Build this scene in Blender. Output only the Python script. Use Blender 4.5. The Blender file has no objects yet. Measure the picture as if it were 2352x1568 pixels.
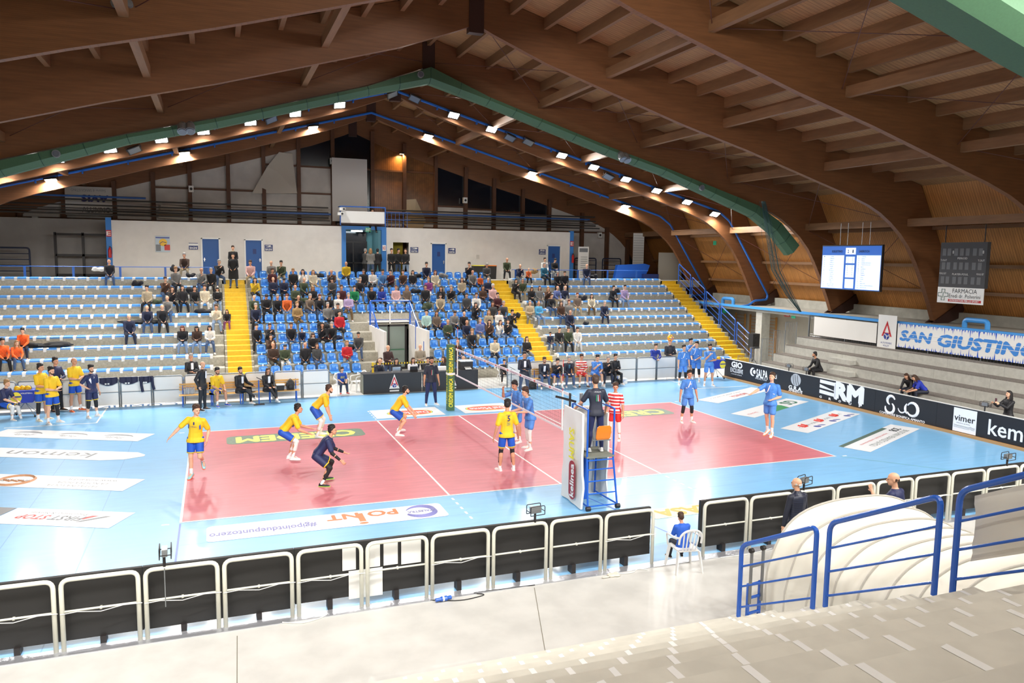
import bpy, bmesh, math, random
from mathutils import Vector, Matrix, Euler, noise

# ------------------------------------------------------------------ camera, world, exposure
SC = bpy.context.scene
COL = SC.collection
CAM = Vector((0.860, -17.489, 5.778))
YAW, PITCH, ROLL, FPX = 0.367262, -0.10921, 0.0136965, 1771.48
_f = Vector((math.sin(YAW)*math.cos(PITCH), math.cos(YAW)*math.cos(PITCH), math.sin(PITCH)))
_r0 = Vector((math.cos(YAW), -math.sin(YAW), 0)); _u0 = _r0.cross(_f)
_r = _r0*math.cos(ROLL) + _u0*math.sin(ROLL)
_u = -_r0*math.sin(ROLL) + _u0*math.cos(ROLL)
cd = bpy.data.cameras.new('camera'); cam = bpy.data.objects.new('camera', cd); COL.objects.link(cam)
cam.matrix_world = Matrix(((_r.x, _u.x, -_f.x, CAM.x), (_r.y, _u.y, -_f.y, CAM.y), (_r.z, _u.z, -_f.z, CAM.z), (0, 0, 0, 1)))
cd.sensor_width = 36.0; cd.lens = FPX*36.0/2352.0; cd.clip_start = 0.05; cd.clip_end = 200
SC.camera = cam
W = bpy.data.worlds.new('night'); SC.world = W; W.use_nodes = True
W.node_tree.nodes['Background'].inputs[0].default_value = (0.02, 0.03, 0.05, 1)
W.node_tree.nodes['Background'].inputs[1].default_value = 0.3
VS = SC.view_settings
VS.view_transform = 'Standard'; VS.look = 'None'; VS.gamma = 1.0; VS.use_curve_mapping = False
VS.exposure = 0.0
LAMP_W = 235.0        # watts of each floodlight head
NEAR_K = 1.0           # the mirrored rows over the near stand

def at(px, py, x=None, y=None, z=None):
    """point of the place seen at a pixel, on a plane x=, y= or z="""
    d = _f + _r*((px-1176)/FPX) - _u*((py-784)/FPX)
    if x is not None: t = (x-CAM.x)/d.x
    elif y is not None: t = (y-CAM.y)/d.y
    else: t = (z-CAM.z)/d.z
    return CAM + d*t
def pix(p):
    d = Vector(p)-CAM; z = d.dot(_f)
    return 1176+FPX*d.dot(_r)/z, 784-FPX*d.dot(_u)/z

# ------------------------------------------------------------------ materials
MT = {}
def lin(c):
    return tuple(((v/255)/12.92 if v/255 <= 0.04045 else ((v/255+0.055)/1.055)**2.4) for v in c)
def mat(name, rgb, rough=0.6, metal=0.0, var=0.0, scale=6.0, bump=0.0, bscale=40.0, stretch=(1, 1, 1), rgb2=None, emit=0.0, alpha=1.0, coat=0.0, spec=0.5, detail=4.0, trans=0.0):
    if name in MT: return MT[name]
    m = bpy.data.materials.new(name); m.use_nodes = True; nt = m.node_tree
    b = nt.nodes['Principled BSDF']; c = lin(rgb)
    b.inputs['Base Color'].default_value = (*c, 1); b.inputs['Roughness'].default_value = rough
    b.inputs['Metallic'].default_value = metal; b.inputs['Specular IOR Level'].default_value = spec
    if coat: b.inputs['Coat Weight'].default_value = coat; b.inputs['Coat Roughness'].default_value = 0.13
    if trans: b.inputs['Transmission Weight'].default_value = trans
    if alpha < 1: b.inputs['Alpha'].default_value = alpha
    if emit: b.inputs['Emission Color'].default_value = (*c, 1); b.inputs['Emission Strength'].default_value = emit
    if var or rgb2 or bump:
        tc = nt.nodes.new('ShaderNodeTexCoord'); mp = nt.nodes.new('ShaderNodeMapping'); mp.inputs['Scale'].default_value = stretch
        nt.links.new(tc.outputs['Object'], mp.inputs[0])
    if var or rgb2:
        n = nt.nodes.new('ShaderNodeTexNoise'); n.inputs['Scale'].default_value = scale; n.inputs['Detail'].default_value = detail
        nt.links.new(mp.outputs[0], n.inputs['Vector'])
        r = nt.nodes.new('ShaderNodeValToRGB'); e = r.color_ramp.elements
        c2 = lin(rgb2) if rgb2 else tuple(min(1, v*(1+var)) for v in c)
        c1 = c if rgb2 else tuple(v*(1-var) for v in c)
        e[0].position = 0.35; e[0].color = (*c1, 1); e[1].position = 0.65; e[1].color = (*c2, 1)
        nt.links.new(n.outputs['Fac'], r.inputs[0]); nt.links.new(r.outputs[0], b.inputs['Base Color'])
    if bump:
        n2 = nt.nodes.new('ShaderNodeTexNoise'); n2.inputs['Scale'].default_value = bscale; n2.inputs['Detail'].default_value = 2
        nt.links.new(mp.outputs[0], n2.inputs['Vector'])
        bp = nt.nodes.new('ShaderNodeBump'); bp.inputs['Strength'].default_value = bump; bp.inputs['Distance'].default_value = 0.02
        nt.links.new(n2.outputs['Fac'], bp.inputs['Height']); nt.links.new(bp.outputs[0], b.inputs['Normal'])
    MT[name] = m; return m
def stripes(name, rgb1, rgb2, axis, period, width, rough=0.6, var=0.12, wobble=0.0, nscale=3.0, stretch=(1, 1, 1)):
    """base colour with thin lines every `period` metres along an object axis"""
    if name in MT: return MT[name]
    m = mat(name, rgb1, rough, var=var, scale=nscale, stretch=stretch); nt = m.node_tree
    b = nt.nodes['Principled BSDF']; src = b.inputs['Base Color'].links[0].from_socket
    tc = nt.nodes.new('ShaderNodeTexCoord'); sx = nt.nodes.new('ShaderNodeSeparateXYZ'); nt.links.new(tc.outputs['Object'], sx.inputs[0])
    s = sx.outputs['XYZ'.index(axis)]
    if wobble:
        nz = nt.nodes.new('ShaderNodeTexNoise'); nz.inputs['Scale'].default_value = 2.0; nt.links.new(tc.outputs['Object'], nz.inputs['Vector'])
        a = nt.nodes.new('ShaderNodeMath'); a.operation = 'MULTIPLY_ADD'; a.inputs[1].default_value = wobble; nt.links.new(nz.outputs['Fac'], a.inputs[0]); nt.links.new(s, a.inputs[2]); s = a.outputs[0]
    d = nt.nodes.new('ShaderNodeMath'); d.operation = 'DIVIDE'; d.inputs[1].default_value = period; nt.links.new(s, d.inputs[0])
    fr = nt.nodes.new('ShaderNodeMath'); fr.operation = 'FRACT'; nt.links.new(d.outputs[0], fr.inputs[0])
    lt = nt.nodes.new('ShaderNodeMath'); lt.operation = 'LESS_THAN'; lt.inputs[1].default_value = width/period; nt.links.new(fr.outputs[0], lt.inputs[0])
    mx = nt.nodes.new('ShaderNodeMixRGB'); nt.links.new(lt.outputs[0], mx.inputs[0]); nt.links.new(src, mx.inputs[1]); mx.inputs[2].default_value = (*lin(rgb2), 1)
    nt.links.new(mx.outputs[0], b.inputs['Base Color']); return m

# ------------------------------------------------------------------ mesh helper
class MB:
    def __init__(s): s.v = []; s.f = []; s.mi = []; s.m = 0
    def add(s, vs, fs, mi=None):
        o = len(s.v); s.v += [tuple(p) for p in vs]; s.f += [tuple(i+o for i in f) for f in fs]; s.mi += [s.m if mi is None else mi]*len(fs); return s
    def box(s, x0, x1, y0, y1, z0, z1, mi=None):
        return s.add([(x0,y0,z0),(x1,y0,z0),(x1,y1,z0),(x0,y1,z0),(x0,y0,z1),(x1,y0,z1),(x1,y1,z1),(x0,y1,z1)],
                     [(0,3,2,1),(4,5,6,7),(0,1,5,4),(1,2,6,5),(2,3,7,6),(3,0,4,7)], mi)
    def obox(s, c, size, M=None, mi=None, taper=1.0):
        a, b, h = (v/2 for v in size); M = M or Matrix.Identity(3); c = Vector(c)
        p = [(-a,-b,-h),(a,-b,-h),(a,b,-h),(-a,b,-h),(-a*taper,-b*taper,h),(a*taper,-b*taper,h),(a*taper,b*taper,h),(-a*taper,b*taper,h)]
        return s.add([c+M@Vector(q) for q in p], [(0,3,2,1),(4,5,6,7),(0,1,5,4),(1,2,6,5),(2,3,7,6),(3,0,4,7)], mi)
    def prism(s, poly, fn, d0, d1, mi=None):
        """poly: list of 2-D points; fn(a,b,d) -> 3-D point"""
        n = len(poly); vs = [fn(a, b, d0) for a, b in poly]+[fn(a, b, d1) for a, b in poly]
        fs = [tuple(range(n))[::-1], tuple(range(n, 2*n))]+[(i, (i+1) % n, n+(i+1) % n, n+i) for i in range(n)]
        return s.add(vs, fs, mi)
    def tube(s, pts, r, n=8, mi=None, closed=False):
        pts = [Vector(p) for p in pts]; N = len(pts); rr = r if isinstance(r, (list, tuple)) else [r]*N
        t0 = (pts[1]-pts[0]).normalized(); a = Vector((0, 0, 1)) if abs(t0.z) < 0.9 else Vector((1, 0, 0))
        nn = (a-t0*a.dot(t0)).normalized(); vs = []
        for i in range(N):
            if closed: t = (pts[(i+1) % N]-pts[i-1]).normalized()
            else: t = ((pts[min(i+1, N-1)]-pts[i]).normalized()+(pts[i]-pts[max(i-1, 0)]).normalized()).normalized()
            nn = (nn-t*nn.dot(t)).normalized(); bb = t.cross(nn)
            k = 1.0
            for j in range(n):
                an = 2*math.pi*j/n; vs.append(pts[i]+(nn*math.cos(an)+bb*math.sin(an))*rr[i]*k)
        fs = []
        for i in range(N if closed else N-1):
            i2 = (i+1) % N
            for j in range(n): fs.append((i*n+j, i*n+(j+1) % n, i2*n+(j+1) % n, i2*n+j))
        if not closed: fs += [tuple(range(n))[::-1], tuple((N-1)*n+j for j in range(n))]
        return s.add(vs, fs, mi)
    def ell(s, c, rad, M=None, n=12, mi=None):
        c = Vector(c); M = M or Matrix.Identity(3); m = max(4, n//2); vs = []
        for i in range(1, m):
            th = math.pi*i/m
            for j in range(n):
                ph = 2*math.pi*j/n; vs.append(c+M@Vector((rad[0]*math.sin(th)*math.cos(ph), rad[1]*math.sin(th)*math.sin(ph), rad[2]*math.cos(th))))
        vs += [c+M@Vector((0, 0, rad[2])), c-M@Vector((0, 0, rad[2]))]; T = len(vs)-2; fs = []
        for j in range(n):
            fs.append((T, j, (j+1) % n))
            for i in range(m-2): fs.append((i*n+j, (i+1)*n+j, (i+1)*n+(j+1) % n, i*n+(j+1) % n))
            fs.append(((m-2)*n+j, T+1, (m-2)*n+(j+1) % n))
        return s.add(vs, fs, mi)
    def cap(s, p0, p1, r0, r1, n=10, flat=1.0, up=None, mi=None):
        """tapered limb with round ends"""
        p0, p1 = Vector(p0), Vector(p1); d = p1-p0; L = d.length
        if L < 1e-6: return s.ell(p0, (r0,)*3, mi=mi)
        t = d/L; a = Vector(up) if up else (Vector((0, 1, 0)) if abs(t.y) < 0.9 else Vector((1, 0, 0)))
        nn = (a-t*a.dot(t)).normalized(); bb = t.cross(nn); rings = []
        for k in (-80, -50, -20): rings.append((math.sin(math.radians(k))*r0, math.cos(math.radians(k))*r0))
        for k in (20, 50, 80): rings.append((L+math.sin(math.radians(k))*r1, math.cos(math.radians(k))*r1))
        vs = [p0+t*h+(nn*math.cos(2*math.pi*j/n)*flat+bb*math.sin(2*math.pi*j/n))*r for h, r in rings for j in range(n)]
        fs = [((i)*n+j, i*n+(j+1) % n, (i+1)*n+(j+1) % n, (i+1)*n+j) for i in range(5) for j in range(n)]
        fs += [tuple(range(n))[::-1], tuple(5*n+j for j in range(n))]
        return s.add(vs, fs, mi)
    def loft(s, rings, mi=None):
        """rings: lists of equal length of points, capped at both ends"""
        n = len(rings[0]); vs = [p for r in rings for p in r]
        fs = [(i*n+j, i*n+(j+1) % n, (i+1)*n+(j+1) % n, (i+1)*n+j) for i in range(len(rings)-1) for j in range(n)]
        fs += [tuple(range(n))[::-1], tuple((len(rings)-1)*n+j for j in range(n))]
        return s.add(vs, fs, mi)
    def mesh(s, name, mats=(), smooth=False):
        me = bpy.data.meshes.new(name); me.from_pydata(s.v, [], s.f)
        for m in mats: me.materials.append(m)
        me.polygons.foreach_set('material_index', s.mi)
        if smooth: me.polygons.foreach_set('use_smooth', [True]*len(s.f))
        me.update(); return me
    def build(s, name, mats, parent=None, smooth=False, loc=None, **kw):
        if not isinstance(mats, (list, tuple)): mats = [mats]
        bm = bmesh.new(); me = s.mesh(name, mats, smooth); bm.from_mesh(me); bmesh.ops.recalc_face_normals(bm, faces=bm.faces); bm.to_mesh(me); bm.free()
        if smooth:
            try: me.set_sharp_from_angle(angle=math.radians(50))
            except Exception: pass
        return link(name, me, parent, loc, **kw)
def link(name, me, parent=None, loc=None, M=None, **kw):
    o = bpy.data.objects.new(name, me); COL.objects.link(o)
    if parent is not None: o.parent = parent
    if M is not None: o.matrix_local = M
    if loc is not None: o.location = loc
    tag(o, **kw); return o
def tag(o, label=None, cat=None, group=None, kind=None):
    if label: o['label'] = label
    if cat: o['category'] = cat
    if group: o['group'] = group
    if kind: o['kind'] = kind
    return o
def empty(name, loc=(0, 0, 0), rz=0.0, label=None, cat=None, group=None, kind=None):
    o = bpy.data.objects.new(name, None); COL.objects.link(o); o.location = loc; o.rotation_euler = (0, 0, rz); o.empty_display_size = 0.1
    return tag(o, label, cat, group, kind)
def kids(o): return [c for c in KID.get(o.name, [])]
def dup(o, loc, rz=None, label=None, group=None):
    """copy of a thing with copies of its parts and sub-parts"""
    def rec(a, par):
        c = a.copy(); COL.objects.link(c); c.parent = par
        for ch in a.children: rec(ch, c)
        return c
    r = rec(o, None); r.location = loc
    if rz is not None: r.rotation_euler = (0, 0, rz)
    if label: r['label'] = label
    if group: r['group'] = group
    return r
def struct(name, mb, mats, smooth=False, **kw): return mb.build(name, mats, smooth=smooth, kind='structure', **kw)

def fillet(pts, r, n=5):
    pts = [Vector(p) for p in pts]; out = [pts[0]]
    for i in range(1, len(pts)-1):
        a, b, c = pts[i-1], pts[i], pts[i+1]; d1 = (a-b).normalized(); d2 = (c-b).normalized()
        q = min(r, (a-b).length*0.49, (c-b).length*0.49)
        for k in range(n+1):
            t = k/n; out.append((b+d1*q)*(1-t)**2+b*2*t*(1-t)+(b+d2*q)*t**2)
    return out+[pts[-1]]

# ------------------------------------------------------------------ temp scene for modifiers and lettering
TMP = bpy.data.scenes.new('tmp')
def fuse(mb, name, voxel=0.02, smooth=3, mats=()):
    me = mb.mesh(name); bm = bmesh.new(); bm.from_mesh(me); bmesh.ops.recalc_face_normals(bm, faces=bm.faces); bm.to_mesh(me); bm.free()
    o = bpy.data.objects.new('t', me); TMP.collection.objects.link(o)
    r = o.modifiers.new('r', 'REMESH'); r.mode = 'VOXEL'; r.voxel_size = voxel; r.use_smooth_shade = True
    if smooth: q = o.modifiers.new('s', 'SMOOTH'); q.iterations = smooth; q.factor = 0.5
    vl = TMP.view_layers[0]; vl.update(); dg = vl.depsgraph
    out = bpy.data.meshes.new_from_object(o.evaluated_get(dg)); out.name = name
    bpy.data.objects.remove(o); bpy.data.meshes.remove(me)
    out.polygons.foreach_set('use_smooth', [True]*len(out.polygons))
    out.materials.clear()
    for m in mats: out.materials.append(m)
    return out
def fix(me):
    bm = bmesh.new(); bm.from_mesh(me); bmesh.ops.recalc_face_normals(bm, faces=bm.faces); bm.to_mesh(me); bm.free(); return me
TXT = {}
def text(s, name, m, c, right, up, w, h, parent=None, bold=0.0, shear=0.0, depth=0.002, **kw):
    """flat lettering stretched to w x h metres centred on c; reads along `right`, stands along `up`"""
    key = (s, shear)
    if key not in TXT:
        cu = bpy.data.curves.new('txt', 'FONT'); cu.body = s; cu.size = 1; cu.shear = shear; cu.resolution_u = 2; cu.align_x = 'CENTER'
        o = bpy.data.objects.new('t', cu); TMP.collection.objects.link(o); TMP.view_layers[0].update()
        me = bpy.data.meshes.new_from_object(o.evaluated_get(TMP.view_layers[0].depsgraph))
        bpy.data.objects.remove(o); TXT[key] = ([v.co.copy() for v in me.vertices], [tuple(p.vertices) for p in me.polygons]); bpy.data.meshes.remove(me)
    vs, fs = TXT[key]
    x0 = min(v.x for v in vs); x1 = max(v.x for v in vs); y0 = min(v.y for v in vs); y1 = max(v.y for v in vs)
    R = Vector(right).normalized(); U = Vector(up).normalized(); N = R.cross(U).normalized(); c = Vector(c)
    pos = [c+R*((v.x-(x0+x1)/2)/(x1-x0)*w)+U*((v.y-(y0+y1)/2)/(y1-y0)*h)+N*depth for v in vs]
    mb = MB().add(pos, fs)
    if bold:       # heavier strokes: the same outline again, shifted, each a hair in front of the last
        kx = w/(x1-x0)*bold; ky = h/(y1-y0)*bold
        for i, (dx, dy) in enumerate(((-1, 0), (1, 0), (0, -1), (0, 1), (.7, .7), (-.7, -.7))): mb.add([p+R*dx*kx+U*dy*ky+N*.0005*(i+1) for p in pos], fs)
    me = mb.mesh(name, [m]); return link(name, me, parent, **kw)
# ------------------------------------------------------------------ colours of the place
concrete = mat('polished_concrete', (204, 203, 198), 0.34, var=0.08, scale=1.7, bump=0.06, bscale=5, detail=8)
conc_old = mat('stand_concrete', (176, 171, 156), 0.85, var=0.14, scale=14, detail=6)
conc_tan = mat('stand_concrete_tan', (206, 203, 190), 0.85, var=0.06, scale=3.5, detail=6)
conc_grey = stripes('block_concrete', (186, 185, 176), (150, 149, 142), 'Y', 2.4, 0.012, 0.9, 0.07, nscale=6)
conc_tread = mat('tread_concrete', (120, 113, 106), 0.95, var=0.22, scale=22)
mat_blue = mat('mat_blue', (122, 182, 226), 0.36, var=0.04, scale=2.5, bump=0.10, bscale=3.0, stretch=(0.5, 2.6, 1), coat=0.2, spec=0.42)
mat_red = mat('mat_red', (204, 112, 122), 0.36, var=0.06, scale=2.5, bump=0.10, bscale=3.0, stretch=(0.5, 2.6, 1), coat=0.2, spec=0.42)
seam_m = mat('mat_seam', (100, 155, 205), 0.4)
seam_r = mat('mat_seam_red', (215, 135, 145), 0.4)
line_w = mat('line_white', (238, 238, 234), 0.35)
white_pl = mat('white_plaster', (222, 218, 212), 0.8, var=0.03, scale=2)
glulam = stripes('glulam', (118, 76, 44), (102, 64, 36), 'Z', 0.04, 0.004, 0.55, 0.13, wobble=0.0, nscale=3.0, stretch=(0.35, 3, 5))
deck_m = stripes('roof_boards', (160, 120, 78), (108, 76, 46), 'Y', 0.14, 0.012, 0.7, 0.16, nscale=2.4, stretch=(0.6, 6, 1))
wallwood = stripes('wall_boards', (184, 126, 64), (112, 72, 38), 'Y', 0.11, 0.014, 0.6, 0.14, nscale=2.0, stretch=(1, 5, 0.5))
purl_m = mat('purlin_wood', (132, 96, 64), 0.6, var=0.10, scale=3, stretch=(3, 0.4, 3))
steel_br = mat('brown_steel', (58, 34, 28), 0.5)
blue_p = mat('blue_paint', (40, 110, 190), 0.35)
blue_d = mat('deep_blue_paint', (40, 96, 194), 0.25, spec=0.6)
dark_fr = mat('dark_frame', (34, 30, 30), 0.5)
grey_pan = mat('grey_panel', (150, 147, 144), 0.8, var=0.06, scale=1.3)
glass_dk = mat('dark_glass', (22, 27, 36), 0.12, spec=0.8)
galv = mat('galvanised', (150, 155, 158), 0.4, metal=0.6)
yellow_p = mat('yellow_paint', (222, 186, 40), 0.55, var=0.06, scale=8)
white_p = mat('white_paint', (232, 232, 228), 0.45)
black_m = mat('black_panel', (38, 37, 36), 0.6, bump=0.1, bscale=300)
pipe_w = mat('cream_pipe', (222, 222, 208), 0.4)
green_dk = mat('duct_green', (60, 94, 66), 0.6, var=0.05, scale=20)
orange_p = mat('orange_plastic', (240, 130, 30), 0.35)
seat_b = mat('seat_blue', (84, 152, 226), 0.22, spec=0.6)
white_plast = mat('white_plastic', (235, 235, 232), 0.35)

# ------------------------------------------------------------------ floor, playing mat, lines
YN, YF, XL, XR = -22.6, 31.6, -14.0, 32.2
struct('floor', MB().box(XL, XR, YN, YF+1, -0.15, 0), [concrete])
b = MB()
for pts in ([(5.95, -5.5), (5.05, -8.2)], [(11.2, -5.5), (9.6, -8.2)], [(1.02, -5.6), (0.95, -8.2)]):
    (x0, y0), (x1, y1) = pts; b.add([(x0, y0, .002), (x0+.012, y0, .002), (x1+.012, y1, .002), (x1, y1, .002)], [(0, 1, 2, 3)])
struct('floor_joints', b, [mat('joint', (120, 116, 100), 0.9)])
struct('court_mat', MB().box(-6.9, 24.12, -5.2, 14.15, 0, 0.006), [mat_blue])
b = MB(); b.box(-6.9, 24.1, -5.42, -5.2, 0, 0.012)
struct('mat_edge_strip', b, [mat('foil_strip', (200, 202, 208), 0.28, metal=0.7, bump=0.4, bscale=18)])
struct('playing_area', MB().box(0, 18, 0, 9, 0.006, 0.009), [mat_red])
b = MB(); z0, z1 = 0.006, 0.0105
def line(x0, x1, y0, y1): b.box(x0, x1, y0, y1, z0, z1)
line(0, 18, 0, 0.05); line(0, 18, 8.95, 9); line(0, 0.05, 0.05, 8.95); line(17.95, 18, 0.05, 8.95)
line(6.0, 6.05, .05, 8.95); line(11.95, 12.0, .05, 8.95); line(8.975, 9.025, .05, 8.95)
for k in range(5):
    for x in (6.0, 11.95):
        line(x, x+.05, -.35-.35*k, -.20-.35*k); line(x, x+.05, 9.20+.35*k, 9.35+.35*k)
for x in (-.35, 18.2): line(x, x+.15, -.05, 0); line(x, x+.15, 9.0, 9.05)
line(-5.7, -3.0, 11.43, 11.48); line(-3.05, -3.0, 11.48, 14.1); line(21.0, 23.7, 11.43, 11.48); line(21.0, 21.05, 11.48, 14.1)
struct('court_lines', b, [line_w])
b = MB(); rb = MB()
for k in range(-3, 10):
    y = -4.4+1.5*k
    if y < -5.1: continue
    if y < -.2 or y > 9.2: b.box(-6.9 if y > 9 else 0.0, 24.1, y, y+.012, .006, .0066)
    if 0 < y < 9: rb.box(.1, 17.9, y, y+.012, .009, .0096)
for x in (-1.65, -3.2, -4.75): b.box(x, x+.02, -5.2, 10.8, .006, .0066)
struct('mat_seams', b, [seam_m]); struct('mat_seams_red', rb, [seam_r])
b = MB(); b.box(0.02, .06, 9.05, 13.9, .006, .0075); b.box(0.0, .04, -4.9, -.06, .006, .0075)
b.add([(9.05, -.8, .0075), (9.08, -.8, .0075), (9.9, -4.8, .0075), (9.86, -4.8, .0075)], [(0, 1, 2, 3)])
struct('blue_tape_lines', b, [mat('blue_tape', (70, 100, 200), 0.4)])
b = MB(); b.add([(18.1, -.05, .0076), (18.1, -.02, .0076), (22.0, -4.6, .0076), (22.0, -4.63, .0076)], [(0, 1, 2, 3)])
struct('green_line', b, [mat('green_line_m', (95, 170, 140), 0.4)])

# ------------------------------------------------------------------ far stand: 11 rows, 0.75 m deep, 0.40 m high, two yellow stairs and one at the end
def ry(k): return 17.25+.75*(k-1)
def rz(k): return .4*k
VX0, VX1, VK = 8.0, 10.1, 6           # opening of the doorway under the middle block
b = MB()
for k in range(1, 12):
    y1 = YF if k == 11 else ry(k+1)
    segs = [(-12.5, 1.15), (2.38, 15.65), (16.82, 27.15)]
    for (x0, x1) in segs:
        parts = [(x0, x1)]
        if x0 == 2.38 and k <= VK: parts = [(2.38, VX0), (VX1, 15.65)]
        if k == 11: parts = [(x0 if x0 < 0 else x0, x1)]
        for (p0, p1) in parts: b.box(p0, p1, ry(k), y1, 0 if k == 1 else rz(k)-.4-.0, rz(k))
b.box(1.15, 2.38, ry(11), YF, 4.0, 4.4); b.box(15.65, 16.82, ry(11), YF, 4.0, 4.4); b.box(27.15, 30.0, ry(11)+.0, YF, 4.0, 4.4)
b.box(VX0, VX1, ry(6), ry(7), 2.3, 2.4)
for k in range(2, 11):      # under-filling so nothing is hollow seen from the side
    b.box(28.35, 28.5, ry(k), ry(11), rz(k)-.4, rz(k)+.0)
struct('far_stand', b, [conc_old])
def stair(x0, x1, name):
    b = MB()
    for i in range(22):
        y0 = 17.25-.375+.375*i; z = .2*(i+1)
        b.box(x0-.1, x1+.1, y0, y0+.40, z-.2, z-.004, 1); b.box(x0, x1, y0-.006, y0+.38, z-.2, z, 0)
    struct(name, b, [yellow_p, conc_old])
stair(1.27, 2.27, 'yellow_stairs'); stair(15.75, 16.72, 'yellow_stairs'); stair(27.2, 28.25, 'yellow_stairs')
# doorway recess under the middle block
b = MB(); b.box(VX0-.02, VX0+.1, 17.3, 21.0, 0, 2.3); b.box(VX1-.1, VX1+.02, 17.3, 21.0, 0, 2.3)
b.box(VX0, VX1, 24.9, 25.0, 0, 4.0); b.box(VX0, VX1, 21.0, 25, 2.36, 2.44)
struct('wall_vomitory', b, [white_pl])
d = empty('door_1', (9.07, 21.0, 0), kind='structure')
b = MB()
for x in (-.98, -.1, .78): b.box(x-.05, x+.05, -.04, .04, 0, 2.28)
b.box(-1.03, .83, -.04, .04, 2.2, 2.3); b.box(-.98, .78, -.03, .03, 0, .12)
b.build('door_frame', dark_fr, d)
b = MB(); b.box(-.93, -.15, -.01, .01, .12, 2.2); b.box(-.05, .73, -.01, .01, .12, 2.2)
b.build('glass_panes', mat('door_glass', (175, 190, 180), 0.05, alpha=0.45), d)
b = MB(); b.box(-.9, -.1, -.09, -.05, 1.0, 1.05); b.box(-.02, .7, -.09, -.05, 1.0, 1.05); b.build('push_bar', mat('green_bar', (60, 110, 80), .4), d)

# ------------------------------------------------------------------ near stand (the photographer's side), mirrored
def ny(k): return -8.25-.75*(k-1)
b = MB()
for k in range(1, 12):
    b.box(-13.8, 8.05, (-22.5 if k == 11 else ny(k+1)), ny(k), rz(k)-.4, rz(k), 0)
    b.box(13.4, 28, (-22.5 if k == 11 else ny(k+1)), ny(k), rz(k)-.4, rz(k), 0)
for k in range(2, 12): b.box(8.05, 8.22, -22.5, ny(k)+.02, 0, rz(k)-.0, 0)
b.box(8.05, 8.22, -22.5, ny(1)+.02, 0, .4, 0)
struct('near_stand', b, [conc_tan])
b = MB(); rnd = random.Random(4)
for k in range(1, 12):
    for n in range(-6, 20):
        x = 3.44+.5*(n-6)+rnd.uniform(-.012, .012)+.02
        if x < 0 or x > 8.0: continue
        j = rnd.uniform(-.02, .02)
        b.add([(x, ny(k)-rnd.uniform(.0, .03), rz(k)+.002), (x+.055, ny(k)-.01, rz(k)+.002), (x+.055+j, ny(k)-.74, rz(k)+.002), (x+j, ny(k)-.74, rz(k)+.002)], [(3, 2, 1, 0)])
struct('seat_marks', b, [line_w])

# ------------------------------------------------------------------ right hand concrete tiers
b = MB()
TX = [25.3, 26.0, 26.7, 27.4, 28.1]
for i, x in enumerate(TX):
    z = .4*(i+1); y1 = 13.4
    b.box(x, TX[i+1] if i < 4 else 30.0, -14, y1, 0, z-.03, 0)
    b.box(x-.0, TX[i+1] if i < 4 else 30.0, -14, y1, z-.03, z, 1)
for i, x in enumerate(TX[1:4]):      # half-height access steps
    z = .4*(i+1)
    b.box(x-.35, x+.0, 9.0+.7*i-1.6, 10.3+.7*i-1.6, z, z+.2, 0)
struct('side_tiers', b, [conc_grey, conc_tread])
# ledge, gutter wall, back walls
def side(sx, nm):
    X = lambda v: v if sx > 0 else 18-v
    def bx(b, x0, x1, *a, **k):
        a0, a1 = sorted((X(x0), X(x1))); b.box(a0, a1, *a, **k)
    b = MB(); bx(b, 28.75, 32.0, YN, YF, 2.95, 3.15); bx(b, 31.5, 31.75, YN, YF, 3.15, 3.6)
    struct('wall_'+nm+'_ledge', b, [mat('ledge_concrete', (172, 170, 160), .9, var=.1, scale=3)])
    b = MB(); bx(b, 30.9, 31.1, YN, YF, 0, 2.95)
    struct('wall_'+nm, b, [mat('side_wall_concrete', (196, 192, 180), .9, var=.06, scale=2)])
    b = MB(); bx(b, 31.95, 32.1, YN, YF, 3.0, 3.8)
    # sloping boarded wall on the outer edge of the frames
    q = [(22.95, 3.5), (19.95, 9.02), (20.1, 9.1), (23.1, 3.55)]
    b.prism([(9+sx*a, z) for a, z in q], lambda a, z, d: (a, d, z), YN, YF)
    struct('wall_'+nm+'_boards', b, [wallwood])
side(1, 'right'); side(-1, 'left')
b = MB()
for y in (17.0, 5.2): b.box(28.8, 29.35, y, y+.5, 0, 2.95)
struct('wall_right_pillar', b, [conc_grey])
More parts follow.
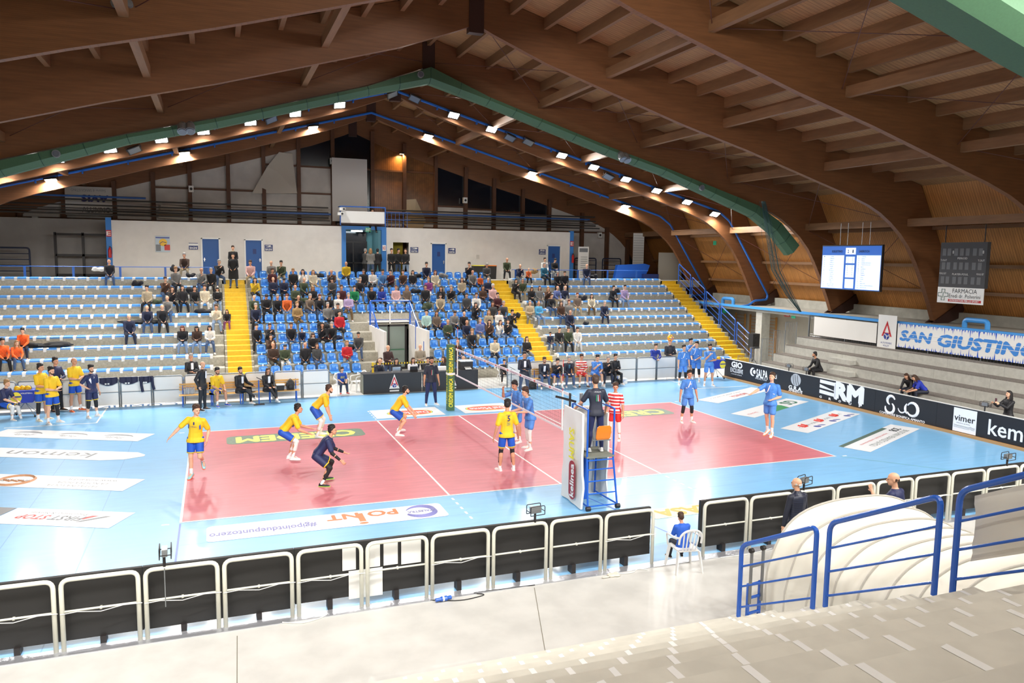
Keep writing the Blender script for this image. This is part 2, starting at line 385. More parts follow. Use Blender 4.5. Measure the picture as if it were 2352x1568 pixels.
# ------------------------------------------------------------------ roof
b = MB()
for s in (1, -1):
    q = [(0, 14.40), (20.15, 8.96), (20.2, 9.1), (0, 14.55)]
    b.prism([(9+s*a, z) for a, z in q], lambda a, z, d: (a, d, z), YN, YF)
struct('ceiling', b, [deck_m])
FR = [31.6-6.05*i for i in range(9)]
INT = [(0.0, 13.28), (0.6, 13.02), (2.5, 12.30), (4.8, 11.62), (8.0, 10.68), (10.9, 9.93), (13.6, 9.15), (16.0, 8.46), (17.1, 8.08), (17.7, 7.80), (18.3, 7.42), (18.9, 6.95), (19.45, 6.38), (19.9, 5.72), (20.4, 4.84), (20.85, 3.95), (21.15, 3.25)]
EXT = [(22.35, 3.25), (22.8, 3.62), (19.9, 8.99), (0.0, 14.38)]
def arch_half(s):
    b = MB(); n = len(INT)
    # strip the profile into quads so that the curved face shades well
    ex = []
    tot = n-1
    for i in range(n):
        a, z = INT[i]
        if a < 16.0: ex.append((a, 14.38-.27*a))
        else:
            t = (i-7)/(tot-7)
            if t < .45: u = t/.45; ex.append((16.0+u*(19.9-16.0), 14.38-.27*(16.0+u*3.9)))
            else: u = (t-.45)/.55; ex.append((19.9+u*2.5, 8.99-u*(8.99-4.0)) if u < .98 else (22.35, 3.25))
    vs = []
    for i in range(n):
        for d in (-.11, .11): vs.append((9+s*INT[i][0], d, INT[i][1])); vs.append((9+s*ex[i][0], d, ex[i][1]))
    fs = []
    for i in range(n-1):
        o, p = 4*i, 4*i+4
        fs += [(o, p, p+1, o+1), (o+2, o+3, p+3, p+2), (o, o+2, p+2, p), (o+1, p+1, p+3, o+3)]
    fs += [(0, 1, 3, 2), (4*n-4, 4*n-2, 4*n-1, 4*n-3)]
    b.add(vs, fs)
    b.add([(9+s*19.9, -.1, 8.99), (9+s*22.8, -.1, 3.62), (9+s*22.35, -.1, 3.25), (9+s*19.9, .1, 8.99), (9+s*22.8, .1, 3.62), (9+s*22.35, .1, 3.25)], [(0, 1, 2), (3, 5, 4), (0, 3, 4, 1), (1, 4, 5, 2)])
    return b.mesh('roof_arch', [glulam])
AM = {1: fix(arch_half(1)), -1: fix(arch_half(-1))}
def foot_mesh(s):
    b = MB(); q = [(20.95, 3.15), (21.3, 3.35), (22.3, 3.9), (22.95, 4.35), (23.0, 3.9), (22.5, 3.35), (21.9, 3.15)]
    for d in (-.2, .13): b.prism([(9+s*a, z) for a, z in q], lambda a, z, e: (a, e, z), d, d+.07)
    return b.mesh('steel_foot', [steel_br])
FM = {1: fix(foot_mesh(1)), -1: fix(foot_mesh(-1))}
b = MB(); b.box(8.75, 9.25, -.15, .15, 13.0, 14.2); HINGE = b.mesh('steel_hinge', [steel_br])
for y in FR:
    for s in (1, -1):
        a = link('roof_arch', AM[s], loc=(0, y, 0), kind='structure'); link('steel_foot', FM[s], a)
    link('steel_hinge', HINGE, loc=(0, y, 0), kind='structure')
# purlins every 1.22 m, deeper struts every 4.9 m, rails on the side walls
b = MB(); b.box(-.07, .07, YN, YF, -.37, 0); PM = b.mesh('roof_purlin', [purl_m])
b = MB(); b.box(-.1, .1, YN, YF, -.32, 0); SM = b.mesh('roof_strut', [purl_m])
for s in (1, -1):
    for i in range(0, 16):
        if i == 0 and s < 0: continue
        a = 1.225*i
        link('roof_purlin', PM, loc=(9+s*a, 0, 14.42-.27*a), kind='structure')
    for a in (4.85, 9.8, 14.7):
        link('roof_strut', SM, loc=(9+s*a, 0, 13.65-.27*a), kind='structure')
    link('roof_strut', SM, loc=(9+s*19.3, 0, 7.6), kind='structure')
    for z in (7.25, 5.65, 4.5):
        a = 22.95-(z-3.5)*.5435
        b2 = MB(); b2.box(-.16, .16, YN, YF, -.07, .07); link('wall_rail', b2.mesh('wall_rail', [purl_m]), loc=(9+s*(a-.12), 0, z), kind='structure')
# tie rods between the frames
rod = mat('rust_rod', (80, 40, 34), .5); rnd = random.Random(2)
for i in range(1, 7):
    y0, y1 = FR[i], FR[i+1]
    for s in (1, -1):
        b = MB()
        for a in (0.2, 4.9, 9.8, 14.7):
            a2 = a+4.75; z0 = 13.5-.27*a; z2 = 13.5-.27*a2
            if a2 > 19.3: z2 = 7.4
            b.tube([(9+s*a, y0, z0), (9+s*a2, y1, z2)], .012, 5); b.tube([(9+s*a2, y0, z2), (9+s*a, y1, z0)], .012, 5)
        b.tube([(9+s*19.4, y0, 7.3), (9+s*22.2, y1, 4.0)], .012, 5); b.tube([(9+s*22.2, y0, 4.0), (9+s*19.4, y1, 7.3)], .012, 5)
        if i % 2 == 1 or i == 2: struct('tie_rods', b, [rod])

# ------------------------------------------------------------------ gable walls
GP = [-12.9, -10.9, -8.9, -6.81, -4.31, -2.31, -.38, 1.71, 3.7, 5.72, 7.74, 10.17, 12.2, 14.25, 16.27, 18.24, 20.3, 22.25, 24.76, 26.73, 28.4]
def gz(x): a = abs(x-9); return (13.39-.305*a) if a < 15.5 else max(4.4, 8.66-(a-15.5)*.48)
b = MB()
for x in GP: b.box(x-.11, x+.11, YF-.35, YF-.02, 4.4, min(gz(x)+.35, 14))
struct('gable_posts', b, [mat('post_wood', (92, 58, 36), .6, var=.1, scale=5)])
rl = MB(); pn = MB(); gl = MB(); am = MB()
for i in range(len(GP)-1):
    x0, x1 = GP[i]+.11, GP[i+1]-.11; za, zb = gz(x0)+.3, gz(x1)+.3; c = (x0+x1)/2
    dark = (5.7 < c < 8.9) or (14.2 < c < 22.3)
    split = {True: (9.75 if c < 8 else 9.0), False: None}[dark]
    if c > 14: split = 9.05-.06*(c-14)
    y = YF-.06
    def panel(m, lo0, lo1, hi0, hi1): m.add([(x0, y, lo0), (x1, y, lo1), (x1, y, hi1), (x0, y, hi0), (x0, y+.06, lo0), (x1, y+.06, lo1), (x1, y+.06, hi1), (x0, y+.06, hi0)], [(0, 1, 2, 3), (7, 6, 5, 4), (0, 4, 5, 1), (3, 2, 6, 7)])
    if 10.1 < c < 14.2: panel(am, 7.9, 7.9, za, zb); panel(pn, 4.4, 4.4, 7.9, 7.9)
    elif 8.9 < c < 10.2 or 7.7 < c < 10.2: panel(gl, 4.4, 4.4, za, zb)
    elif 5.7 < c < 8: panel(pn, 4.4, 4.4, 11.05, 11.05); panel(gl, 11.05, 11.05, za, zb)
    elif dark and min(za, zb) > split+.1: panel(pn, 4.4, 4.4, split, split); panel(gl, split, split, za, zb)
    else: panel(pn, 4.4, 4.4, za, zb)
    for z in ((7.55,) + ((9.45,) if -3 < c < 8 else ()) + ((11.05,) if 3 < c < 14.3 else ()) + ((split,) if dark and c > 14 else ())):
        if z < min(za, zb): rl.box(x0, x1, YF-.2, YF-.06, z-.05, z+.05)
pn_m = mat('insulation_panel', (196, 192, 186), .75, var=.07, scale=1.6, bump=.25, bscale=2.5)
struct('gable_panels', pn, [pn_m]); struct('gable_rails', rl, [MT['post_wood']])
struct('window_1', gl, [glass_dk])
struct('window_2', am, [stripes('amber_panel', (120, 78, 38), (84, 52, 24), 'X', .12, .02, .35, .2)])
b = MB(); b.box(XL, XR, YF, YF+.2, 0, 14.6); struct('wall_far', b, [mat('night_wall', (26, 28, 34), .8)])
b = MB(); b.box(XL, XR, YN-.2, YN, 0, 14.6); struct('wall_near', b, [grey_pan])
b = MB(); b.box(32.1, 32.3, YN, YF, 0, 9.5); b.box(-14.3, -14.1, YN, YF, 0, 9.5); struct('wall_outer', b, [conc_grey])
# torn sheets of insulation on the gable
for nm, pts, lb in (('loose_sheet', [(3.0, 9.3), (3.9, 10.9), (4.6, 12.0-.2), (5.35, 11.75), (5.6, 9.4)], 'curled white insulation sheet peeling between two gable posts'),
                    ('loose_sheet', [(1.0-3.1, 7.7), (-1.9, 8.5), (-.4, 8.35), (.0, 7.6)], 'grey foil sheet hanging loose at the foot of the gable, left'),
                    ('loose_sheet', [(12.3, 9.3), (12.9, 9.35), (13.6, 8.0), (13.2, 7.1), (12.15, 7.7)], 'tan sheet hanging folded below the amber panels')):
    b = MB(); rnd = random.Random(7); n = len(pts)
    fr = [(x, YF-.32-.12*math.sin(i*1.7), z) for i, (x, z) in enumerate(pts)]; cx = sum(p[0] for p in fr)/n; cz = sum(p[2] for p in fr)/n
    vs = fr+[(cx, YF-.42, cz)]+[(x, y+.03, z) for x, y, z in fr]
    fs = [(i, (i+1) % n, n) for i in range(n)]+[(i, n+1+i, n+1+(i+1) % n, (i+1) % n) for i in range(n)]+[tuple(n+1+i for i in range(n))]
    b.add(vs, fs); b.build(nm, mat('sheet_'+lb[:4], (188, 182, 170) if 'tan' not in lb else (176, 160, 132), .6), label=lb, cat='sheet')
# warm lamp behind the amber bays
b = MB(); b.obox((0, 0, 0), (.3, .16, .1)); o = b.build('wall_lamp', dark_fr, label='small warm lamp glowing at the top of the amber gable panel', cat='lamp'); o.location = (12.0, YF-.4, 12.15)
ml = MB(); ml.box(-.12, .12, -.06, .06, -.055, -.05); ml.build('lens', mat('warm_lens', (255, 205, 130), .5, emit=40), o)
ld = bpy.data.lights.new('warm_lamp', 'AREA'); ld.shape = 'RECTANGLE'; ld.size = .3; ld.size_y = .1; ld.energy = 60; ld.color = (1, .62, .25); ld.spread = math.radians(150)
lo = bpy.data.objects.new('warm_lamp', ld); COL.objects.link(lo); lo.location = (12.0, YF-.42, 12.05); lo.rotation_euler = (math.radians(12), 0, 0)

# ------------------------------------------------------------------ white service block on the landing
BY = 28.5
b = MB()
def wallseg(x0, x1, z0, z1): b.box(x0, x1, BY, BY+.15, z0, z1)
DOORS = [(0.19, 1.13, 6.58), (2.44, 3.38, 6.55), (10.84, 11.8, 6.55), (13.18, 14.12, 6.55), (20.9, 21.85, 6.55)]
x = -4.2
for (a, c, z) in DOORS[:2]: wallseg(x, a, 4.4, 7.42); wallseg(a, c, z, 7.42); x = c
wallseg(x, 7.82, 4.4, 7.42); x = 10.43
for (a, c, z) in DOORS[2:]: wallseg(x, a, 4.4, 7.42); wallseg(a, c, z, 7.42); x = c
wallseg(x, 22.5, 4.4, 7.42)
b.box(-4.2, 7.75, BY+.15, YF-.4, 7.3, 7.42); b.box(10.5, 22.5, BY+.15, YF-.4, 7.3, 7.42)
b.box(-4.2, -4.05, BY+.15, YF-.4, 4.4, 7.3); b.box(22.35, 22.5, BY+.15, YF-.4, 4.4, 7.3)
struct('wall_service_block', b, [white_pl])
b = MB(); b.box(-4.47, -4.2, BY-.03, BY+.2, 4.4, 7.55); b.box(22.5, 22.76, BY-.03, BY+.2, 4.4, 7.5)
b.box(7.8, 8.05, BY-.05, BY+.2, 4.4, 7.45); b.box(10.15, 10.43, BY-.05, BY+.2, 4.4, 7.45); b.box(8.05, 10.15, BY-.05, BY+.2, 7.25, 7.45)
struct('trim_1', b, [mat('portal_blue', (52, 124, 200), .5)])
lever = mat('lever_steel', (190, 190, 190), .3, metal=.8)
SIGN = mat('sign_blue', (30, 50, 110), .5)
def door(n, x0, x1, zt, hx, plate=None):
    d = empty('door_%d' % n, ((x0+x1)/2, BY+.02, 4.4), kind='structure'); w = (x1-x0)/2; h = zt-4.4
    MB().box(-w+.05, w-.05, 0, .05, 0, h-.05).build('door_leaf', mat('door_blue', (26, 82, 150), .5), d)
    b = MB(); b.box(-w-.02, -w+.05, -.06, .1, 0, h+.0); b.box(w-.05, w+.02, -.06, .1, 0, h); b.box(-w-.02, w+.02, -.06, .1, h-.05, h+.02); b.build('door_frame', white_p, d)
    b = MB(); b.box(hx-.06, hx+.06, -.07, -.045, 1.0, 1.03); b.box(hx-.02, hx+.02, -.05, 0, .9, 1.1); b.build('door_handle', lever, d)
    if plate: MB().box(-.09+plate, .09+plate, -.015, 0, 1.35, 1.62).build('door_plate', SIGN, d)
    return d
door(2, *DOORS[0], -.33); door(3, *DOORS[1], .33, .05); door(4, *DOORS[3], .33, .02); door(5, *DOORS[4], -.33, -.02)
b = MB(); b.box(10.84, 11.8, BY+1.6, BY+1.65, 4.4, 6.6); struct('wall_yellow_room', b, [mat('ochre_wall', (176, 156, 50), .8)])
b = MB(); b.box(8.05, 10.15, YF-.9, YF-.85, 4.4, 7.3); b.box(10.0, 10.15, BY+.2, YF-.9, 4.4, 7.3); struct('wall_corridor', b, [mat('teal_wall', (120, 176, 186), .8)])
b = MB(); b.box(8.05, 10.15, BY+.2, YF-.9, 7.28, 7.34); struct('ceiling_corridor', b, [white_pl])
d = empty('door_6', (8.75, YF-1.1, 4.4), kind='structure')
b = MB()
for x in (-.7, .05, .85): b.box(x-.04, x+.04, -.04, .04, 0, 2.1)
b.box(-.74, .89, -.04, .04, 2.1, 2.2); b.box(-.74, .89, -.04, .04, .0, .15); b.box(-.74, .89, -.04, .04, .85, .92); b.build('door_frame', dark_fr, d)
MB().box(-.7, .85, -.01, .01, .1, 2.8).build('glass_pane', glass_dk, d)
# tube light inside the corridor
o = MB().box(8.5, 9.15, 29.2, 29.35, 7.15, 7.22).build('tube_light', mat('tube_glow', (230, 245, 255), .5, emit=14), label='lit tube light on the corridor ceiling inside the blue doorway', cat='light')
# press box over the doorway
pb = empty('press_box', (8.95, 27.9, 7.6), label='white fronted press box on blue posts above the central doorway', cat='booth')
MB().box(-1.27, 1.28, 0, .06, 0, .68).build('front_panel', white_p, pb)
b = MB(); b.box(-1.3, 1.3, 0, 1.4, -.08, 0); b.build('deck', steel_br, pb)
b = MB()
for x in (-1.3, 1.3): b.tube([(x, -.03, -.15), (x, -.03, .93)], .035, 6)
b.tube([(-1.3, -.03, .93), (1.3, -.03, .93)], .035, 6); b.tube([(-1.3, -.03, .93), (-1.3, .7, .93)], .03, 6); b.tube([(1.3, -.03, .93), (1.3, .7, .93)], .03, 6)
b.build('railing', mat('railing_blue', (40, 96, 180), .4), pb)
# white projection board behind the press box
MB().box(7.62, 9.75, YF-.75, YF-.69, 7.8, 11.6).build('projection_board', mat('board_white', (205, 203, 200), .7), label='tall white projection board standing behind the press box', cat='board')
# pipes and rails above the block
dkp = mat('dark_pipe', (62, 58, 54), .6)
for z, y, r in ((7.95, 30.2, .05), (8.25, 30.2, .04), (8.55, 30.3, .045), (7.75, 29.6, .04), (8.05, 29.8, .03)):
    for (x0, x1) in ((-12.5, 7.3), (10.6, 25.2)):
        struct('gallery_pipe', MB().tube([(x0, y, z+(.25 if x0 > 0 else 0)*0), (x1, y, z)], r, 6), [dkp])
for (x0, x1, z) in ((-12.5, -2.6, 8.7), (-.4, 7.4, 8.15), (10.5, 24.6, 8.35)):
    struct('gallery_rail', MB().tube([(x0, 29.9, z), (x1, 29.9, z)], .055, 6), [mat('gallery_blue', (40, 84, 150), .5)])
b = MB()
for i in range(6): b.tube([(10.6+.24*i, 28.9, 7.45), (10.6+.24*i, 28.9, 8.35)], .015, 5)
b.tube([(10.45, 28.9, 8.35), (12.0, 28.9, 8.35)], .02, 5); b.tube([(10.45, 28.9, 7.9), (12.0, 28.9, 7.9)], .02, 5)
b.build('roof_ladder_guard', MT['railing_blue'], label='small blue guard grille on the block roof right of the press box', cat='railing')
# dark glazed entrance left of the block
b = MB()
for x in (-7.0, -5.7, -4.55): b.box(x-.06, x+.06, 29.5, 29.6, 4.4, 6.75)
for z in (6.65, 5.55, 4.5): b.box(-7.0, -4.5, 29.5, 29.6, z-.06, z+.06)
struct('door_7', b, [dark_fr])
b = MB(); b.box(-13, -4.5, 30.4, 30.45, 4.4, 7.5); struct('wall_lobby', b, [grey_pan])
for (x0, x1) in ((-9.9, -8.1), (-11.9, -10.1), (23.4, 25.0), (25.5, 26.9)):
    yy = 29.0 if x0 < 0 else 29.6
    b = MB(); b.tube(fillet([(x0, yy, 4.4), (x0, yy, 5.9 if x0 < 0 else 5.75), (x1, yy, 5.9 if x0 < 0 else 5.75), (x1, yy, 4.4)], .15), .045, 6)
    for z in (4.7, 5.0, 5.3, 5.6): b.tube([(x0, yy, z), (x1, yy, z)], .025, 5)
    b.build('guard_rail', mat('navy_rail', (34, 44, 70), .5), label='dark blue tube guard rail on the upper landing, %s' % {-9.9: 'left of the glazed doors', -11.9: 'at the far left edge', 23.4: 'right of the white block', 25.5: 'beside the boarded side wall'}[x0], cat='railing')
# ------------------------------------------------------------------ floodlights on the blue trays
lens_on = mat('lens_on', (255, 252, 245), .4, emit=60.0)
lens_off = mat('lens_off', (120, 128, 138), .2, metal=.4)
cool = (1.0, 0.975, 0.94)
LD = bpy.data.lights.new('flood', 'AREA'); LD.shape = 'RECTANGLE'; LD.size = .42; LD.size_y = .32; LD.energy = LAMP_W; LD.color = cool; LD.spread = math.radians(150)
LD2 = LD.copy(); LD2.energy = LAMP_W*1.25; LD3 = LD.copy(); LD3.energy = LAMP_W*1.6
def flood(x, y, z, sgn, on, label, ang=0):
    tilt = math.radians(-32 if 0 < y < 22 else -10 if y > 0 else 57)
    o = empty('floodlight', (x, y, z), label=label, cat='floodlight', group=('lit floodlights on the blue trays' if on else 'unlit floodlights on the blue trays'))
    o.rotation_euler = (tilt if on else -.5, math.radians(ang), 0)
    MB().obox((0, 0, .05), (.56, .42, .09), taper=.85).build('housing', dark_fr, o)
    MB().box(-.23, .23, -.17, .17, -.006, .0).build('lens', lens_on if on else lens_off, o)
    b = MB(); b.tube([(-.30, 0, .05), (-.30, 0, .28), (.30, 0, .28), (.30, 0, .05)], .014, 5); b.build('bracket', dark_fr, o)
    if on:
        l = bpy.data.objects.new('flood_light', LD if 0 < y < 22 else LD2 if y < 0 else LD3); COL.objects.link(l); l.location = (x, y-.02*(1 if y > 0 else -1), z-.03); l.rotation_euler = (tilt, 0, 0)
ORD = ['first', 'second', 'third', 'fourth', 'fifth', 'sixth', 'seventh', 'eighth', 'ninth', 'tenth', 'eleventh', 'twelfth']
def tz(a): return 13.28-.271*a
for (yy, s, offs, rowname, extra) in (
    (19.15, -1, [2.63, 4.6, 6.52, 8.46, 10.13, 12.1, 14.06, 15.93], 'nearer tray, left slope', []),
    (19.15, 1, [2.79, 4.73, 8.55, 10.38, 12.3, 14.2, 16.15, 17.98], 'nearer tray, right slope', []),
    (25.3, -1, [3.1, 9.42, 15.34], 'farther tray, left slope', []),
    (25.3, 1, [3.16, 9.48, 15.76], 'farther tray, right slope', [])):
    for i, a in enumerate(offs):
        flood(9+s*a, yy, tz(a)-.02-(.1 if a > 17 else 0), s, True, 'lit white floodlight, %s from the ridge on the %s' % (ORD[i], rowname), ang=8*s)
for x, dz, lb in ((-2.17, -.25, 'unlit grey floodlight hanging low between lit ones, left slope'), (3.37, -.1, 'unlit grey floodlight near the top of the left slope'), (8.8, -.02, 'unlit floodlight with pale lens at the ridge under the green duct'), (9.85, .05, 'unlit flat floodlight just right of the ridge'),
                  (14.68, -.12, 'unlit tilted floodlight below the gap in the right slope row'), (15.67, 0, 'unlit flat floodlight on the tray gap, right slope'), (20.21, -.25, 'small unlit floodlight between lit ones low on the right slope')):
    flood(x, 19.1, tz(abs(x-9))+dz, 1, False, lb, ang=20 if x > 9 else -25)
# the same two rows again over the near stand (above and behind the photographer)
for (yy, offs) in ((-10.6, [2.8, 4.7, 6.5, 8.5, 10.4, 12.3, 14.2, 16.1]), (-16.5, [3.1, 9.4, 15.5])):
    for s in (1, -1):
        for i, a in enumerate(offs): flood(9+s*a, yy, tz(a), s, True, 'lit white floodlight over the near stand')
tray = mat('tray_blue', (36, 104, 190), .4)
for yy, nm in ((19.3, 'nearer'), (25.4, 'farther')):
    for s in (1, -1):
        pts = [(9, yy, 13.45), (9+s*18.3, yy, 13.45-.271*18.3), (9+s*19.1, yy, 7.95), (9+s*22.0, yy, 3.75), (9+s*21.9, yy-.05, 3.5), (9+s*20.9, yy-.2, 3.45), (9+s*20.5, yy-.25, 3.2), (9+s*19.9, yy-.3, 3.15)]
        b = MB(); b.tube(fillet(pts, .15, 2), .062, 6)
        for a in range(2, 18, 2): b.box(9+s*a-.03, 9+s*a+.03, yy-.08, yy+.06, tz(a)+.0, tz(a)+.14)
        struct('cable_tray', b, [tray])
# green ventilation duct under the arch
b = MB(); ins = [(-19.0, 6.72), (-17.9, 7.70), (-16.0, 8.38), (-13.6, 9.07), (-10.9, 9.85), (-8, 10.60), (-4.8, 11.54), (-2.5, 12.22), (0, 13.18), (2.5, 12.22), (4.8, 11.54), (8, 10.60), (10.9, 9.85), (13.6, 9.07), (16.0, 8.38), (17.4, 7.60), (18.55, 6.55)]
rings = []; NM = []
for i, (a, z) in enumerate(ins):
    p = ins[max(0, i-1)]; q = ins[min(len(ins)-1, i+1)]; t = Vector((q[0]-p[0], 0, q[1]-p[1])).normalized(); n = Vector((t.z, 0, -t.x))
    if a == 0: n = Vector((0, 0, -1))
    P = Vector((9+a, 0, z-.02))
    g = .12+max(0, abs(a)-11)*.05+max(0, 1.5-abs(a))*.2
    rings.append([P+Vector((0, 12.95, 0)), P+n*g+Vector((0, 12.95, 0)), P+n*(g+.17)+Vector((0, 13.2, 0)), P+n*(g+.17)+Vector((0, 13.5, 0)), P+n*g+Vector((0, 13.75, 0)), P+Vector((0, 13.75, 0))])
b.loft(rings); du = b.build('air_duct', green_dk, label='dark green ventilation duct bent along the middle arch', cat='duct')
b = MB()
for i in range(len(rings)-1):
    for t in (.0, .5):
        R = [rings[i][k].lerp(rings[i+1][k], t) for k in range(5)]
        b.tube([r+(r-(R[0]+R[4])/2)*.02 for r in R[:4]], .012, 4)
b.build('duct_seams', mat('duct_seam', (36, 74, 58), .6), du)
# second big green duct over the near stand, seen at the top right
b = MB(); rings = []
for a, z in [(4.5, 11.62), (8, 10.62), (10.9, 9.87), (13.6, 9.1), (16, 8.4)]:
    P = Vector((9+a, 0, z)); n = Vector((-.27, 0, -1)).normalized()
    rings.append([P+Vector((0, -5.0, 0)), P+n*.5+Vector((0, -5.0, 0)), P+n*.76+Vector((0, -5.4, 0)), P+n*.76+Vector((0, -6.2, 0)), P+n*.5+Vector((0, -6.6, 0)), P+Vector((0, -6.6, 0))])
b.loft(rings); du = b.build('air_duct', green_dk, label='pale green duct panel cut by the top right corner', cat='duct')
# spotlights and loudspeakers fixed to the duct
def cyl_lamp(p, label, name='spotlight', r=.17, m=galv):
    o = empty(name, p, label=label, cat='spotlight' if name == 'spotlight' else 'loudspeaker')
    b = MB(); b.tube([(0, 0, .12), (0, -.12, 0), (0, -.3, -.2)], [r*.6, r, r], 12); b.build('housing', m, o)
    b = MB(); b.tube([(0, -.3, -.2), (0, -.315, -.22)], r*.85, 12); b.build('grille', lens_off, o); return o
for (px, py, lb) in ((419, 292, 'left of a pair of grey spotlights under the left slope of the duct'), (437, 291, 'right of a pair of grey spotlights under the left slope of the duct'), (1424, 357, 'left of a pair of grey spotlights under the right slope of the duct'), (1434, 360, 'right of a pair of grey spotlights under the right slope of the duct')):
    cyl_lamp(at(px, py, y=12.9), lb)
for (px, py, lb) in ((966, 171, 'round grey loudspeaker on the duct at the ridge'), (129, 353, 'round grey loudspeaker on the lower left end of the duct'), (1612, 431, 'round grey loudspeaker on the lower right end of the duct')):
    p = at(px, py, y=12.9); o = empty('loudspeaker', p, label=lb, cat='loudspeaker')
    MB().tube([(0, .05, 0), (0, -.05, 0)], .13, 14).build('housing', galv, o); MB().tube([(0, -.05, 0), (0, -.06, 0)], .1, 14).build('grille', lens_off, o)
for (px, py, lb) in ((263, 9, 'left round lamp on the nearest beam, top left corner'), (298, 10, 'right round lamp on the nearest beam, top left corner')):
    p = at(px, py, y=1.2); o = empty('spotlight', p, label=lb, cat='spotlight'); MB().tube([(0, .1, 0), (0, -.1, 0)], .07, 12).build('housing', galv, o)
cyl_lamp(at(2335, 140, y=-4.9), 'grey spotlight pair on the nearest arch at the right edge', r=.1)
EXT_SIGN = mat('sign_green', (40, 150, 100), .4, emit=.4)
# ------------------------------------------------------------------ benches of the outer blocks (white base strip, blue pads)
b = MB(); q = [(-.05, .03), (-.06, .09), (-.02, .128), (.30, .135), (.34, .10), (.30, .07), (0, .05)]
b.prism(q, lambda y, z, d: (d, y, z), -.18, .18); PAD = fix(b.mesh('seat_pad', [seat_b]))
def bench_row(k, x0, n, label, grp):
    o = empty('bench_row', (x0, ry(k), rz(k)), label=label, cat='bench', group=grp)
    L = .5*n+.12; b = MB(); b.prism([(-.03, .045), (-.045, .10), (0, .115), (.3, .12), (.3, .0), (.02, .0)], lambda y, z, d: (d, y, z), -.0, L)
    for i in range(n+1): b.box(.5*i+.0, .5*i+.11, -.065, -.03, -.05, .10)
    b.build('bench_base', white_plast, o)
    for i in range(n): link('seat_pad', PAD, o, loc=(.06+.5*i+.25, 0, 0))
RW = ['lowest', 'second lowest', 'third lowest', 'fourth lowest', 'fifth lowest', 'sixth', 'fifth highest', 'fourth highest', 'third highest', 'second highest', 'topmost']
for k in range(1, 12):
    bench_row(k, -10.45, 22, 'blue and white bench row, %s tier of the left block' % RW[k-1], 'benches of the left block')
    bench_row(k, 16.95, 20, 'blue and white bench row, %s tier of the right block' % RW[k-1], 'benches of the right block')
# ------------------------------------------------------------------ shell seats of the middle block
def shell_meshes():
    # one moulded pan with raised sides, and a rounded back with a pressed panel
    b = MB(); rings = []
    for y, z, w in ((-.02, .10, .19), (.0, .145, .205), (.10, .135, .205), (.24, .125, .20), (.33, .15, .195)):
        rings.append([(-w, y, z+.02), (-w*.75, y, z), (w*.75, y, z), (w, y, z+.02), (w, y, z-.005), (w*.75, y, z-.03), (-w*.75, y, z-.03), (-w, y, z-.005)])
    b.loft(rings); b.box(-.03, .03, -.06, .3, .0, .11, 1); seat = fix(b.mesh('seat', [seat_b, white_plast], True))
    b = MB(); rings = []
    for y, z, w in ((.33, .13, .195), (.36, .25, .20), (.385, .38, .195), (.395, .44, .17), (.40, .47, .11)):
        rings.append([(-w, y-.03, z), (-w*.7, y, z), (w*.7, y, z), (w, y-.03, z), (w, y+.0, z), (w*.7, y+.025, z), (-w*.7, y+.025, z), (-w, y+.0, z)])
    b.loft(rings); rings = []
    for y, z, w in ((.335, .22, .10), (.36, .36, .10), (.365, .40, .085)):
        rings.append([(-w, y-.02, z), (w, y-.02, z), (w, y+.02, z), (-w, y+.02, z)])
    b.loft(rings); back = fix(b.mesh('backrest', [seat_b], True))
    return seat, back
SEAT, BACK = shell_meshes(); SEATS = []
for k in range(1, 12):
    for i in range(26):
        x = 2.72+.506*i
        if k < 7 and 7.25 < x < 10.75: continue
        o = empty('stadium_seat', (x, ry(k), rz(k)), label='blue plastic shell seat with low back in the middle block', cat='seat', group='shell seats of the middle block')
        link('seat', SEAT, o); link('backrest', BACK, o); SEATS.append((k, x))
# ------------------------------------------------------------------ rails of the doorway and of the stairs
rail_b = MT['deep_blue_paint']
o = empty('railing', (9.05, 20.9, 2.4), label='blue rail around the doorway under the middle block', cat='railing')
b = MB(); b.tube(fillet([(-1.03, 0, -1.0), (-1.03, 0, 1.1), (1.0, 0, 1.1), (1.0, 0, -1.0)], .08), .04, 6)
for z in (.75, .15): b.tube([(-1.03, 0, z), (1.0, 0, z)], .018, 5)
b.build('front_rail', rail_b, o)
MB().box(-.06, 0, -.03, 0, -.05, .85).build('white_post', white_p, o)
for s in (-1, 1):
    x = 1.0*s-.02; b = MB()
    b.tube([(x, 0, 1.05), (x, -3.0, -.65)], .03, 6)
    for dz in (.3, .55, .8): b.tube([(x, 0, 1.05-dz), (x, -3.0, -.65-dz)], .012, 5)
    for y in (-1.4, -3.0): b.box(x-.045, x+.045, y-.04, y+.04, -2.2 if y < -2 else -1.2, 1.05+y*.567)
    b.build('side_rail', rail_b, o)
for i in range(5):
    y0 = 24.78-1.53*i; z0 = 5.48-.80*i-.0
    o = empty('stair_railing', (28.45, y0, z0), label='blue stair railing panel beside the end stair, %s' % ['uppermost', 'second from the top', 'middle one', 'second from the bottom', 'lowest beside the loudspeaker'][i], cat='railing', group='blue railings of the end stair')
    b = MB(); b.tube(fillet([(0, 0, -1.25), (0, 0, 0), (0, -1.34, -.68), (0, -1.34, -1.9)], .06), .035, 6); b.build('frame', rail_b, o)
    for dz in (.35, .68, 1.0): MB().tube([(0, 0, -dz), (0, -1.34, -.68-dz)], .016, 5).build('bar', rail_b, o)
